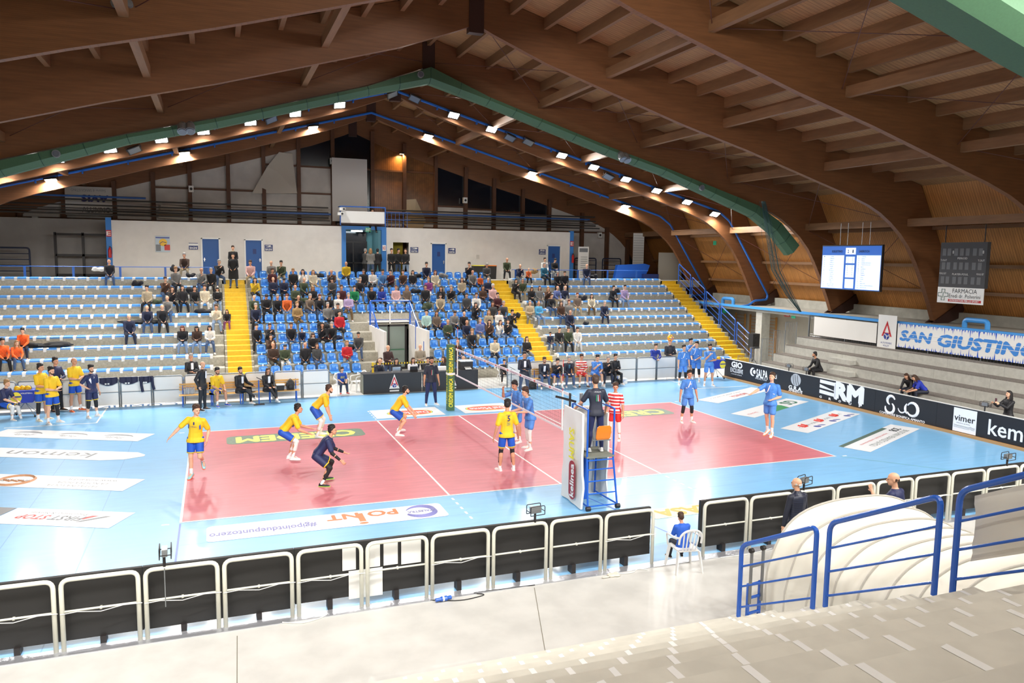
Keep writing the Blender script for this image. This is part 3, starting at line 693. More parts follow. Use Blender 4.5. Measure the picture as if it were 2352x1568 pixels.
# landing rail with thin blue posts
for (x0, x1, lab) in ((-12.0, 1.0, 'left'), (17.3, 26.6, 'right')):
    o = empty('landing_rail', (x0, 25.45, 4.4), label='thin blue handrail along the top of the %s block' % lab, cat='railing')
    MB().tube([(0, 0, .62), (x1-x0, 0, .62)], .018, 5).build('top_rail', MT['railing_blue'], o)
    n = int((x1-x0)/2.05)
    for i in range(n+1): MB().box(i*2.05+.2, i*2.05+.3, -.03, .03, 0, .62).build('post', MT['railing_blue'], o)
# ------------------------------------------------------------------ crowd barriers
def u_frame(w, h, r, n=8): return fillet([(-w/2, 0, 0), (-w/2, 0, h), (w/2, 0, h), (w/2, 0, 0)], .12, 5)
b = MB(); b.tube(u_frame(1.0, 1.075, .03), .034, 8); UF = b.mesh('tube_frame', [pipe_w], True)
b = MB(); b.tube([(-.5, 0, .60), (.5, 0, .60)], .017, 6); b.obox((0, 0, .60), (.03, .05, .04)); UM = b.mesh('mid_rail', [pipe_w], True)
xs_n = [4.12+1.1*k+.55 for k in range(-9, 4)]; xs_r = [10.12+1.1*k for k in range(0, 13)]
ct = 0
for x in xs_n+xs_r:
    if x > 24: continue
    o = empty('crowd_barrier', (x, -5.27, 0), label='cream tube crowd barrier in the near row %s' % ('left of the gap where the child sits' if x < 9 else 'right of the gap where the child sits'), cat='barrier', group='near barriers %s of the gap' % ('left' if x < 9 else 'right'))
    link('tube_frame', UF, o); link('mid_rail', UM, o)
    if x < 3.0 or ct % 3 == 0:
        b = MB(); b.tube([(-.52, -.04, .58), (-.3, -.05, .60), (0, -.05, .56), (.3, -.045, .61), (.55, -.04, .60)], .006, 5); b.build('cable', white_p, o)
    ct += 1
# black backs of the advertising boards just inside the barriers
bm_ = []
xe = [-6.9, -4.68]+[4.12+1.1*k for k in range(-6, 5, 2)]
xe = [4.12+1.1*k for k in (-10, -8, -6, -4, -2, 0, 2)]+[8.50]
for i in range(len(xe)-1):
    x0, x1 = xe[i], xe[i+1]; zb = .10 if x0 < 1.8 else .16
    o = empty('advertising_board', ((x0+x1)/2, -5.12, 0), label='black back of an advertising board behind the near barriers, %s' % ['far left end', 'second at the left', 'third from the left', 'beside the first floodlight', 'with white sheets taped on', 'above the blue plug', 'left of the opening'][i], cat='board', group='black boards along the near barriers, left part')
    MB().box(x0-(x0+x1)/2+.003, x1-(x0+x1)/2-.003, -.02, .05, zb, 1.08).build('board', black_m, o)
    b = MB()
    for t in (.25, .75): xx = (x1-x0)*(t-.5); b.box(xx-.04, xx+.04, -.08, .1, 0, zb+.02)
    b.build('foot', dark_fr, o)
xe = [9.62+2.2*k for k in range(7)]
for i in range(6):
    x0, x1 = xe[i], xe[i+1]
    o = empty('advertising_board', ((x0+x1)/2, -5.12, 0), label='black advertising board back right of the opening, %s' % ['beside the gap', 'behind the man in the quilted vest', 'behind the tunnel cover', 'behind the bald seated man', 'below the right floodlight', 'at the right edge'][i], cat='board', group='black boards along the near barriers, right part')
    MB().box(-1.097, 1.097, -.02, .05, .14, 1.08).build('board', black_m, o)
    b = MB(); b.box(-.6, -.52, -.08, .1, 0, .16); b.box(.52, .6, -.08, .1, 0, .16); b.build('foot', dark_fr, o)
# white sheets taped on the board
sheet_w = mat('paper_white', (238, 238, 234), .7)
for x0, x1, z0, z1, lb in ((2.68, 2.90, .62, 1.05, 'white paper sheet taped on the black board, upper left one'), (2.78, 3.34, .12, .60, 'long white paper sheet taped low on the black board'), (3.10, 3.30, .62, 1.03, 'white paper sheet taped on the board, left of three'), (3.36, 3.60, .62, 1.03, 'white paper sheet between two black tape strips'), (3.66, 4.0, .60, 1.04, 'white paper sheet taped on the board, right of three')):
    o = MB().box(x0, x1, -5.158, -5.15, z0, z1).build('paper_sheet', sheet_w, label=lb, cat='paper', group='white sheets taped on the black board')
# cables, plug and rag on the floor behind the boards
cab = mat('cable_white', (225, 225, 220), .5)
for i, (pts, m, lb) in enumerate((([(7.5, -5.42, .012), (7.9, -5.55, .012), (8.1, -5.38, .012), (8.25, -5.5, .012)], cab, 'white cable looped on the floor left of the gap'),
     ([(1.7, -5.4, .012), (2.0, -5.55, .012), (2.3, -5.45, .012), (2.45, -5.3, .012), (2.2, -5.25, .012)], cab, 'white cable loop under the barrier right of the first floodlight'),
     ([(4.1, -5.4, .01), (4.6, -5.6, .01), (5.1, -5.5, .01), (4.8, -5.36, .01), (6.0, -5.42, .01)], mat('cable_black', (30, 30, 30), .5), 'black cable tangle beside the blue plug'),
     ([(9.9, -5.45, .012), (10.5, -5.5, .012), (11.2, -5.38, .012)], cab, 'white cable on the floor right of the gap'))):
    MB().tube(fillet(pts, .2), .009, 5).build('cable', m, label=lb, cat='cable')
o = empty('plug_connector', (4.3, -5.5, .05), rz=.1, label='blue industrial plug lying on the concrete behind the barriers', cat='plug')
MB().tube([(-.14, 0, 0), (-.05, 0, 0), (-.04, 0, 0), (.06, 0, 0), (.08, 0, 0), (.14, 0, 0)], [.03, .03, .042, .042, .03, .035], 10).build('plug_body', blue_d, o)
MB().tube([(-.02, 0, 0), (.01, 0, 0)], .046, 10).build('white_collar', white_p, o)
b = MB(); rnd = random.Random(5)
for i in range(9): b.ell((rnd.uniform(-.15, .15), rnd.uniform(-.05, .05), .02), (rnd.uniform(.05, .1), rnd.uniform(.03, .06), rnd.uniform(.015, .03)), n=8)
link('rag', fuse(b, 'rag', .012, 2, [mat('rag', (215, 210, 196), .9)]), loc=(7.45, -5.5, 0), label='crumpled cream rag on the floor left of the gap', cat='rag')
# far barriers with white cloth
b = MB(); b.tube(u_frame(1.04, 1.10, .03), .028, 7); FF = b.mesh('tube_frame', [galv], True)
FP = MB().box(-.49, .49, -.012, .012, .08, 1.06).mesh('white_panel', [white_p]); FR2 = MB().tube([(-.52, -.03, .56), (.52, -.03, .56)], .014, 5).mesh('mid_rail', [galv])
fx = [5.12-.55-1.1*k for k in range(12)]+[12.85+.55+1.1*k for k in range(9)]
for x in fx:
    side_ = 'left of' if x < 9 else 'right of'
    o = empty('crowd_barrier', (x, 14.3, 0), label='white panelled crowd barrier in the far row %s the scorer table' % side_, cat='barrier', group='far barriers %s the scorer table' % side_)
    link('tube_frame', FF, o); link('white_panel', FP, o); link('mid_rail', FR2, o)
# ------------------------------------------------------------------ net, posts, antennas
def tennis(): pass
g_post = mat('post_green', (62, 100, 66), .6); y_let = mat('letter_yellow', (235, 225, 50), .5)
for y, lb in ((10.05, 'green padded net post with yellow lettering at the far side'), (-1.02, 'net post hidden inside the white wrap of the referee stand')):
    o = empty('net_post', (9, y, 0), label=lb, cat='net post')
    b = MB(); b.box(-.13, .13, -.12, .12, 0, 2.2); b.build('post_pad', g_post if y > 5 else white_pl, o)
    MB().tube([(0, 0, 2.2), (0, 0, 2.55)], .045, 8).build('pole', galv, o)
    if y > 5:
        MB().box(-.13, .13, -.12, .12, 2.2, 2.5).build('pad_top', g_post, o); MB().box(-.14, .14, -.13, .13, 1.36, 1.44).build('white_strap', white_p, o)
        for i, w in enumerate(('CREDEM BANCA', 'CREDEM BANCA')): text(w, 'lettering', y_let, (-.02, -.122, .68+1.18*i), (.0, 0, 1), (-1, 0, 0), 1.08, .15, o, bold=.02, shear=.2)
        text('CREDEM BANCA', 'lettering', y_let, (-.132, .0, .9), (0, 0, 1), (0, 1, 0), 1.3, .12, o, bold=.02)
o = empty('volleyball_net', (9, 4.5, 0), label='volleyball net with white bands stretched across the court', cat='net')
b = MB(); b.box(-.012, .012, -4.85, 4.85, 2.36, 2.43); b.build('top_band', mat('net_band', (228, 224, 230), .6), o)
MB().box(-.01, .01, -4.85, 4.85, 1.42, 1.47).build('bottom_band', MT['net_band'], o)
b = MB()
for i in range(98): y = -4.85+.1*i; b.tube([(0, y, 1.45), (0, y, 2.38)], .0022, 3)
for i in range(9): z = 1.52+.1*i; b.tube([(0, -4.85, z), (0, 4.85, z)], .0022, 3)
b.build('net_mesh', mat('net_string', (30, 30, 34), .7), o)
MB().tube([(0, -5.3, 2.41), (0, 5.3, 2.41)], .006, 4).build('top_cable', galv, o)
b = MB(); b.box(-.015, .015, -4.93, -4.86, 1.4, 2.44); b.build('side_band', dark_fr, o); b = MB(); b.box(-.015, .015, 4.86, 4.9, 1.4, 2.44); b.build('side_band', dark_fr, o)
vio = mat('net_print', (120, 90, 150), .6)
for i in range(9): text('SUPERLEGA', 'lettering', vio, (-.014, 4.2-1.05*i, 2.395), (0, -1, 0), (0, 0, 1), .62, .035, o)
for i in range(8): MB().box(-.0135, -.012, 3.62-1.05*i, 3.72-1.05*i, 2.37, 2.42).build('logo_mark', mat('net_logo', (200, 90, 90), .6), o)
redp = mat('antenna_red', (215, 50, 40), .5)
for y, lb in ((9.04, 'far red and white antenna on the net'), (-.04, 'near red and white antenna on the net')):
    o = empty('net_antenna', (8.96, y, 1.43), label=lb, cat='antenna')
    MB().box(-.012, .012, -.025, .025, 0, 1.0).build('side_strip', white_p, o)
    for i in range(10): MB().tube([(0, 0, 1.0*0+.18*i), (0, 0, .18*i+.18)], .008, 6).build('rod_band', redp if i > 4 and i % 2 == 1 else white_p, o)
# ------------------------------------------------------------------ ball
o = empty('volleyball', at(1540, 776, y=4.0), label='yellow and violet volleyball in the air above the right half', cat='ball')
b = MB(); b.ell((0, 0, 0), (.107, .107, .107), n=28); ob = b.build('ball', mat('ball_yellow', (245, 190, 30), .35), o, smooth=True)
b = MB()
for th in (90, 210, 330):
    pts = []
    for t in range(13):
        u = -.9+1.9*t/12; a = math.radians(th+28*math.sin(u*2.2)); ph = abs(u)*1.1
        pts.append(Vector((math.cos(a)*math.sin(ph), -math.cos(ph), math.sin(a)*math.sin(ph)))*.1075)
    b.tube(pts, .010, 6)
b.build('violet_seam', mat('ball_violet', (80, 50, 150), .4), o, smooth=True)
# ------------------------------------------------------------------ printed sheets on the floor
def floor_poly(b, pts, z0=.0105, z1=.0125):
    b.prism(pts, lambda x, y, d: (x, y, d), z0, z1)
    return b
stick_w = mat('sticker_white', (232, 234, 236), .4, coat=.2)
grey_t = mat('print_grey', (120, 124, 128), .5); black_t = mat('print_black', (24, 24, 26), .5); red_t = mat('print_red', (205, 60, 50), .5)
green_t = mat('print_green', (40, 140, 80), .5); blue_t = mat('print_blue', (60, 70, 150), .5); orange_t = mat('print_orange', (235, 120, 60), .5); yel_t = mat('print_yellow', (240, 225, 70), .5)
viol_t = mat('print_violet', (130, 130, 185), .5); sage = mat('sticker_sage', (96, 120, 96), .45, var=.12, scale=14)
ZT = .0135
def sticker(name, pts, label, m=stick_w):
    return floor_poly(MB(), pts).build(name, m, label=label, cat='floor sticker', group=None)
def ftext(s, m, c, ang, w, h, par, **k):
    a = math.radians(ang); return text(s, 'lettering', m, (c[0], c[1], ZT), (math.cos(a), math.sin(a), 0), (-math.sin(a), math.cos(a), 0), w, h, par, depth=.0, **k)
uL = Vector((.906, -.43, 0)).normalized(); nL = Vector((-.43, -.906, 0)).normalized()   # along the left strips, and across
A0 = math.degrees(math.atan2(-uL.y, -uL.x))       # reading direction seen from the other side
def strip_pts(tip, L, wd=1.0, lead=.42):
    t = Vector((*tip, 0)); a = t-uL*L; c = t+nL*wd-uL*lead*0; d = a+nL*wd
    return [tuple(v)[:2] for v in (t, a, a+nL*wd, t+nL*wd)]
o = sticker('floor_sticker', strip_pts((-1.07, 9.11), 4.95), 'white floor strip with three small crescent logos, farthest of the left strips')
for i in range(3):
    c = Vector((-1.07, 9.11, 0))-uL*(.95+1.5*i)+nL*.5
    b = MB(); pts = []
    for t in range(9): a = math.pi*t/8; pts.append(c-uL*(.5*math.cos(a))-nL*(.28*math.sin(a)))
    for t in range(9): a = math.pi*(8-t)/8; pts.append(c-uL*(.5*math.cos(a))-nL*(.14*math.sin(a)))
    b.add([(p.x, p.y, ZT) for p in pts], [tuple(range(18))]); b.build('crescent_logo', grey_t, o)
    cc = c+nL*.14; ftext('Palla', grey_t, cc, A0, .6, .2, o, shear=.4)
t = Vector((-1.12, 6.32, 0)); pts = [t-uL*4.9+nL*(-.35)*0, t-uL*.35-nL*.32, t, t+nL*.35+uL*.0, t+nL*.85-uL*.2, t-uL*.9+nL*.95, t-uL*4.9+nL*.95]
pts = [t-uL*4.6-nL*.28, t-uL*.4-nL*.28, t-uL*.05-nL*.05, t+nL*.1, t-uL*.35+nL*.5, t-uL*.95+nL*.68, t-uL*4.6+nL*.68]
o = sticker('floor_sticker', [tuple(v)[:2] for v in pts], 'white floor strip with rounded end reading kemon')
ftext('kemon', grey_t, t-uL*2.75+nL*.22, A0, 2.6, .52, o)
o = sticker('floor_sticker', strip_pts((-.95, 3.75), 4.9), 'white floor strip with round orange brown crest and web address')
c = Vector((-.95, 3.75, 0))-uL*3.1+nL*.5
b = MB(); b.tube([(c.x+.42*math.cos(2*math.pi*i/20), c.y+.42*math.sin(2*math.pi*i/20), ZT) for i in range(20)], .04, 4, closed=True)
for k in (-.2, 0, .2): b.tube([tuple(c+uL*(k-.12)+Vector((0, 0, ZT))), tuple(c+uL*(k+.12)+nL*.1+Vector((0, 0, ZT)))], .03, 4)
b.build('crest', mat('crest_brown', (200, 150, 115), .5), o)
ftext('UNKARD', grey_t, c, A0, .8, .16, o, bold=.02)
for i, w in enumerate(('www.funkard.it', 'LA NOSTRA PIZZA', 'FATTA UNA VOLTA')): ftext(w, grey_t, Vector((-.95, 3.75, 0))-uL*(1.25+.1*i)+nL*(.25+.25*i), A0, 1.3, .13, o)
o = sticker('floor_sticker', strip_pts((-.94, 1.02), 2.75), 'white floor strip reading FIRSTSTOP with red and grey swoosh, nearest left strip')
T4 = Vector((-.94, 1.02, 0))
ftext('FIRST', grey_t, T4-uL*1.25+nL*.52, A0, .75, .26, o, bold=.02, shear=.2); ftext('STOP', red_t, T4-uL*2.02+nL*.52, A0, .7, .26, o, bold=.02, shear=.2)
ftext('Pneumatici & Servizi', grey_t, T4-uL*1.6+nL*.26, A0, 1.3, .13, o)
b = MB(); q = [T4-uL*.35+nL*.3, T4-uL*.8+nL*.7, T4-uL*.95+nL*.72, T4-uL*.5+nL*.3]; b.add([(p.x, p.y, ZT) for p in q], [(0, 1, 2, 3)]); b.build('grey_swoosh', grey_t, o)
b = MB(); q = [T4-uL*.65+nL*.3, T4-uL*.85+nL*.55, T4-uL*1.0+nL*.55, T4-uL*.8+nL*.3]; b.add([(p.x, p.y, ZT) for p in q], [(0, 1, 2, 3)]); b.build('red_swoosh', red_t, o)
T5 = T4-uL*2.78
o = sticker('floor_sticker', [tuple(v)[:2] for v in (T5, T5-uL*1.6, T5-uL*1.6+nL, T5+nL)], 'grey floor strip end beside the tyre service strip at the left edge', m=mat('sticker_grey', (130, 130, 132), .5))
ftext('SC', stick_w, T5-uL*.5+nL*.5, A0, .5, .4, o, bold=.02)
# right end strips
uR = Vector((.905, .42, 0)).normalized(); nR = Vector((.42, -.905, 0)).normalized(); AR = math.degrees(math.atan2(-uR.y, -uR.x))
for (tx, ty), lb in (((19.3, 9.08), 'white floor strip with red letters, farthest of the right strips'), ((18.88, 6.27), 'white floor strip with a green wedge and green monogram'), ((18.97, 3.62), 'white floor strip with repeated red hooks and violet marks'), ((18.97, .95), 'white floor strip edged dark green reading 2OB, nearest right strip')):
    t = Vector((tx, ty, 0)); o = sticker('floor_sticker', [tuple(v)[:2] for v in (t, t+nR*.97, t+nR*.97+uR*4.75, t+uR*4.75)], lb)
    if ty > 9: ftext('NOVATA', red_t, t+uR*2.4+nR*.62, AR, 1.3, .24, o, bold=.02); ftext('MECCANICA SERVICE', grey_t, t+uR*1.9+nR*.25, AR, 2.6, .12, o)
    elif ty > 6:
        b = MB(); q = [t+uR*1.2+nR*.97, t+uR*2.9+nR*.05, t+uR*3.1+nR*.55, t+uR*2.9+nR*.97]; b.add([(p.x, p.y, ZT) for p in q], [(0, 1, 2, 3)]); b.build('green_wedge', green_t, o)
        ftext('GS', mat('print_pine', (30, 110, 80), .5), t+uR*3.9+nR*.5, AR, .9, .5, o, bold=.03); ftext('biovita', red_t, t+uR*.7+nR*.55, AR, .7, .16, o)
    elif ty > 3:
        for i in range(3):
            c = t+uR*(1.1+1.35*i)+nR*.5
            b = MB(); b.tube([tuple(c-uR*.25-nR*.25+Vector((0, 0, ZT))), tuple(c-uR*.3+nR*.0+Vector((0, 0, ZT))), tuple(c+nR*.0-uR*.05+Vector((0, 0, ZT))), tuple(c-uR*.0-nR*.25+Vector((0, 0, ZT)))], .04, 4); b.build('red_hook', red_t, o)
            b = MB(); c = c+nR*.25+uR*.2; b.ell((c.x, c.y, ZT), (.16, .12, .001), n=10); c = c+uR*.35; b.ell((c.x, c.y, ZT), (.2, .06, .001), n=10); b.build('violet_mark', blue_t, o)
        ftext('SOCIAL BISCO LINEA BISCO', grey_t, t+uR*2.4+nR*.42, AR, 3.6, .12, o)
    else:
        b = MB(); q = [t+nR*.0, t+uR*3.9, t+uR*3.9+nR*.16, t+nR*.16]; b.add([(p.x, p.y, ZT) for p in q], [(3, 2, 1, 0)]); b.build('green_edge', mat('print_darkgreen', (80, 104, 92), .5), o)
        ftext('2OB', black_t, t+uR*3.9+nR*.42, AR, .6, .26, o, bold=.03); ftext('BRUSCHINI VENANZIO & FIGLI', mat('print_olive', (70, 90, 80), .5), t+uR*2.5+nR*.72, AR, 3.3, .2, o)
        ftext('impianti idraulici condizionamento', red_t, t+uR*1.9+nR*.42, AR, 2.4, .13, o)
def rrect(x0, x1, y0, y1, r, n=5):
    out = []
    for cx, cy, a0 in ((x1-r, y1-r, 0), (x0+r, y1-r, 90), (x0+r, y0+r, 180), (x1-r, y0+r, 270)):
        for i in range(n+1): a = math.radians(a0+90*i/n); out.append((cx+r*math.cos(a), cy+r*math.sin(a)))
    return out
for (x0, x1, lb) in ((1.05, 5.27, 'green rounded floor panel reading CREDEM in the left half of the court'), (12.72, 16.9, 'green rounded floor panel reading CREDEM in the right half of the court')):
    o = sticker('floor_sticker', rrect(x0, x1, 6.9, 7.98, .22), lb, m=sage); ftext('CREDEM', mat('print_lemon', (242, 232, 96), .5), ((x0+x1)/2, 7.43), 180, 3.6, .74, o, bold=.045, shear=-.0)
for (x0, x1, lb) in ((6.08, 8.6, 'white floor sheet with red oval label left of the net post'), (9.35, 11.35, 'white floor sheet with red oval label right of the net post')):
    o = sticker('floor_sticker', [(x0, 9.28), (x1, 9.28), (x1, 10.8), (x0, 10.8)], lb); cx, cy = (x0+x1)/2+.1, 10.0
    for r, m, z in ((1.0, green_t, .0129), (.97, yel_t, .0131), (.92, mat('label_red', (225, 80, 60), .5), .0133)):
        b = MB(); b.add([(cx+r*.86*math.cos(2*math.pi*i/28), cy+r*.5*math.sin(2*math.pi*i/28)*(1+.12*math.cos(4*math.pi*i/28)), z) for i in range(28)], [tuple(range(28))]); b.build('oval_label', m, o)
    ftext('Del Monte', stick_w, (cx, cy-.02), 180, 1.35, .36, o, bold=.03); ftext('Quality', yel_t, (cx, cy-.3), 180, .6, .14, o)
o = sticker('floor_sticker', rrect(.55, 5.62, -1.4, -.46, .12), 'white floor sheet reading #gipointduepuntozero and POINT along the near sideline')
ftext('#gipointduepuntozero', viol_t, (1.68, -1.0), 180, 2.15, .34, o, bold=.02)
ftext('PO NT', orange_t, (3.78, -.74), 180, 1.55, .34, o, bold=.03); b = MB(); b.box(3.66, 3.8, -1.16, -.62, .0130, .0134); b.ell((3.73, -1.27, .0132), (.1, .06, .0006), n=12); b.build('letter_i', orange_t, o)
b = MB(); b.tube([(5.06+.33*math.cos(a), -.93+.34*math.sin(a), ZT) for a in [math.radians(200+12*i) for i in range(27)]], [.012+.05*math.sin(math.pi*min(1, (i+3)/29)) for i in range(27)], 4)
b.build('ring_logo', viol_t, o); ftext('PALESTRA', viol_t, (5.06, -.90), 180, .56, .12, o, bold=.03)
o = sticker('floor_sticker', [(9.9, -3.1), (12.5, -3.1), (12.5, -2.5), (9.9, -2.5)], 'pale yellow floor sheet reading MIKASA beyond the opening', m=mat('sticker_pale', (238, 226, 190), .45)); ftext('MIKASA', mat('print_ochre', (215, 180, 90), .5), (11.2, -2.8), 180, 2.2, .42, o, bold=.04)
# the old lettering on the sill under the far barriers
text('COMUNE', 'sill_lettering', mat('sill_blue', (130, 160, 200), .5), (-2.2, 14.19, .03), (-1, 0, 0), (0, -.3, 1), 3.2, .12, None, kind='structure')
# ------------------------------------------------------------------ long black board at the right end
led = mat('led_black', (30, 33, 40), .45, bump=.05, bscale=250)
b = MB(); b.box(24.1, 24.22, -6.0, 13.95, 0, .09); struct('trim_2', b, [mat('wood_trim', (190, 146, 96), .5)])
ye = [13.95, 9.97, 7.0, 4.6, 1.9, -1.6, -5.2]; BN = {}
for i, nm in enumerate(('GIO EXCLUSIVE and SALPA', 'G.R.A. AMBIENTE', 'ERM GROUP', 'COPERTURE BONIFICA AMIANTO', 'vimer and kem', 'nothing, right end')):
    y1, y0 = ye[i], ye[i+1]; o = empty('advertising_board', (24.22, (y0+y1)/2, .09), label='black advertising board at the court end, showing %s' % nm, cat='board'); BN[i] = o
    MB().box(0, .12, y0-(y0+y1)/2+.003, y1-(y0+y1)/2-.003, 0, .86).build('board', led, o)
    MB().box(0.0, .13, y0-(y0+y1)/2+.003, y1-(y0+y1)/2-.003, .86, .875).build('top_edge', white_p, o)
PR = mat('board_print', (236, 240, 246), .5, emit=.15)
def btext(s, i, y, z, w, h, m=PR, **k):
    o = BN[i]; return text(s, 'lettering', m, (-.003, y-o.location.y, z-.09), (0, -1, 0), (0, 0, 1), w, h, o, depth=.0, **k)
btext('GIO', 0, 13.0, .75, .8, .26, bold=.05); btext('EXCLUSIVE', 0, 13.0, .47, .95, .2, bold=.02); btext('materiali esclusivi', 0, 13.0, .29, .8, .06)
btext('SALPA', 0, 11.15, .57, .78, .38, bold=.03); btext('SPECIAL FOOD', 0, 11.2, .33, .8, .07); btext('Pati', 0, 10.35, .6, .4, .2, bold=.02)
b = MB(); b.ell((-.002, 0, 0), (.001, .2, .2), n=16); x = b.build('round_logo', PR, BN[0]); x.location = (0, 11.8-BN[0].location.y, .5)
btext('C', 0, 11.72, .6, .28, .3, m=led, bold=.04)
btext('G.R.A.', 1, 8.92, .28, .85, .17, bold=.04); btext('AMBIENTE', 1, 8.92, .145, .85, .08, bold=.03)
b = MB(); b.ell((0, 0, 0), (.002, .31, .27), n=20); x = b.build('round_logo', mat('logo_silver', (190, 196, 204), .4), BN[1]); x.location = (-.002, 8.93-BN[1].location.y, .56)
for dy in (-.14, 0, .14): 
    b = MB(); b.tube([(-.006, dy-.06, -.22), (-.006, dy+.02, 0), (-.006, dy+.06, .22)], .012, 4); b.build('logo_stripe', led, BN[1]).location = (0, 8.93-BN[1].location.y, .56)
oy = BN[2].location.y
def bpoly(i, pts, nm='logo_bar'):
    b = MB(); b.prism(pts, lambda y, z, d: (d, y-BN[i].location.y, z-.09), -.006, -.001); return b.build(nm, PR, BN[i])
bpoly(2, [(7.5, .90), (6.68, .88), (6.68, .74), (7.5, .76)]); bpoly(2, [(7.5, .70), (6.68, .54), (6.68, .52), (7.5, .56)][:4]); bpoly(2, [(7.5, .48), (6.68, .44), (6.68, .30), (7.5, .33)])
btext('RM', 2, 5.92, .58, 1.4, .62, bold=.07); bpoly(2, [(6.66, .88), (6.62, .88), (6.62, .28), (6.66, .29)])
for c, yy in zip('GROUP', (7.42, 6.9, 6.36, 5.82, 5.3)): btext(c, 2, yy, .18, .12, .09, bold=.04)
def arc(i, cy, cz, r, a0, a1, w, n=14):
    pts = [(-.004, cy-BN[i].location.y-r*math.cos(math.radians(a0+(a1-a0)*k/n)), cz-.09+r*math.sin(math.radians(a0+(a1-a0)*k/n))) for k in range(n+1)]
    MB().tube(pts, [w*(.4+.6*math.sin(math.pi*k/n)) for k in range(n+1)], 6).build('logo_curve', PR, BN[i])
arc(3, 3.85, .66, .17, 20, 250, .055); arc(3, 3.9, .38, .2, 60, -190, .055); arc(3, 3.35, .47, .17, 190, 400, .03); arc(3, 2.9, .5, .24, -150, 150, .06); arc(3, 2.95, .5, .26, 140, 230, .045)
btext('COPERTURE BONIFICA AMIANTO', 3, 3.35, .145, 2.0, .085, bold=.03)
b = MB(); b.box(-.006, -.001, .38-BN[4].location.y, 1.24-BN[4].location.y, .02, .82); b.build('white_sign', PR, BN[4])
def vt(s, y, z, w, h, **k): return text(s, 'lettering', black_t, (-.009, y-BN[4].location.y, z-.09), (0, -1, 0), (0, 0, 1), w, h, BN[4], depth=0, **k)
vt('vimer', .81, .58, .76, .2, bold=.01); vt('industrie grafiche', .85, .41, .5, .045)
for dz in (.33, .30, .26): MB().tube([(-.008, 1.2-BN[4].location.y, dz-.09), (-.008, .65-BN[4].location.y, dz-.1), (-.008, .58-BN[4].location.y, dz-.07), (-.008, .5-BN[4].location.y, dz-.1), (-.008, .42-BN[4].location.y, dz-.09)], .004, 4).build('wavy_line', black_t, BN[4])
btext('kemon', 4, -1.0, .5, 1.9, .50, bold=.012)
# ------------------------------------------------------------------ banners on the right tiers
b = MB()
for y in (13.2, 10.8, 8.6, 6.2, 3.8, 1.4, -1, -3.4): b.box(28.62, 28.68, y-.02, y+.02, 2.0, 3.05)
for i in range(120): y = 13.2-.14*i; b.tube([(28.66, y, 2.0), (28.66, y, 3.0)], .006, 3)
for z in (2.05, 2.15, 2.95): b.tube([(28.66, 13.2, z), (28.66, -3.5, z)], .01, 4)
b.build('mesh_fence', galv, label='galvanised bar fence along the top tier behind the banners', cat='fence')
MB().box(28.54, 28.56, 8.85, 12.75, 2.14, 3.04).build('banner', mat('banner_white', (232, 230, 224), .7, bump=.2, bscale=2), label='plain white banner on the top tier fence', cat='banner')
o = empty('club_banner', (28.5, 8.25, 1.95), label='upright white banner with red letter A and blue ball', cat='banner')
MB().box(0, .015, -.5, .5, 0, 1.5).build('cloth', white_p, o)
def A_logo(o, y, z, s, xo=-.004, n=None):
    mk = lambda pts, m, nm: MB().prism(pts, (lambda a, c, d: (xo-d*.001, y-a*s, z+c*s)) if n is None else (lambda a, c, d: (y+a*s, xo-d*.001, z+c*s)), 0, 3).build(nm, m, o)
    rl = mat('logo_red', (200, 40, 50), .5)
    mk([(-.5, -.1), (-.34, -.1), (.02, .85), (0, 1.15)], rl, 'letter_stroke'); mk([(.5, -.1), (.34, -.1), (-.02, .85), (0, 1.15)], rl, 'letter_stroke'); mk([(-.33, .12), (.33, .12), (.3, .2), (-.3, .2)], rl, 'letter_stroke')
    bl = mat('logo_navy', (40, 60, 150), .5)
    b = MB(); f = (lambda a, c: (xo-.006, y-a*s, z+c*s)) if n is None else (lambda a, c: (y+a*s, xo-.006, z+c*s))
    b.add([f(.27*math.cos(2*math.pi*i/18), -.1+.27*math.sin(2*math.pi*i/18)) for i in range(18)], [tuple(range(18))]); b.build('ball_disc', bl, o)
    for a0 in (20, 140, 260):
        b = MB(); p = [f(.25*math.cos(math.radians(a0))*t+.06*math.sin(3*t), -.1+.25*math.sin(math.radians(a0))*t) for t in (0, .35, .7, 1)]
        p = [(q[0]-(.004 if n is None else 0), q[1]-(0 if n is None else .004), q[2]) for q in p]; b.tube(p, .018*s*2, 4); b.build('ball_line', white_p, o)
A_logo(o, 0, .62, .55)
text('ALTOTEVERE', 'lettering', blue_t, (-.004, 0, .27), (0, -1, 0), (0, 0, 1), .6, .08, o, depth=0); text('VOLLEY', 'lettering', blue_t, (-.004, 0, .15), (0, -1, 0), (0, 0, 1), .34, .08, o, depth=0)
o = empty('club_banner', (28.52, 0.0, 2.12), label='long white banner with blue flames reading SAN GIUSTINO', cat='banner')
MB().box(0, .015, -3.5, 7.7, 0, 1.02).build('cloth', white_p, o)
bb = mat('banner_blue', (60, 135, 215), .6)
text('SAN', 'lettering', bb, (-.004, 6.75, .52), (0, -1, 0), (0, 0, 1), 1.55, .42, o, depth=0, bold=.05, shear=.15); text('GIUSTINO', 'lettering', bb, (-.004, 3.55, .50), (0, -1, 0), (0, 0, 1), 4.2, .46, o, depth=0, bold=.05, shear=.15)
for zz in (.43, .60): MB().box(-.009, -.006, 1.3, 7.6, zz, zz+.018).build('white_slit', white_p, o)
rnd = random.Random(9); fb = mat('flame_blue', (40, 90, 200), .6)
b = MB()
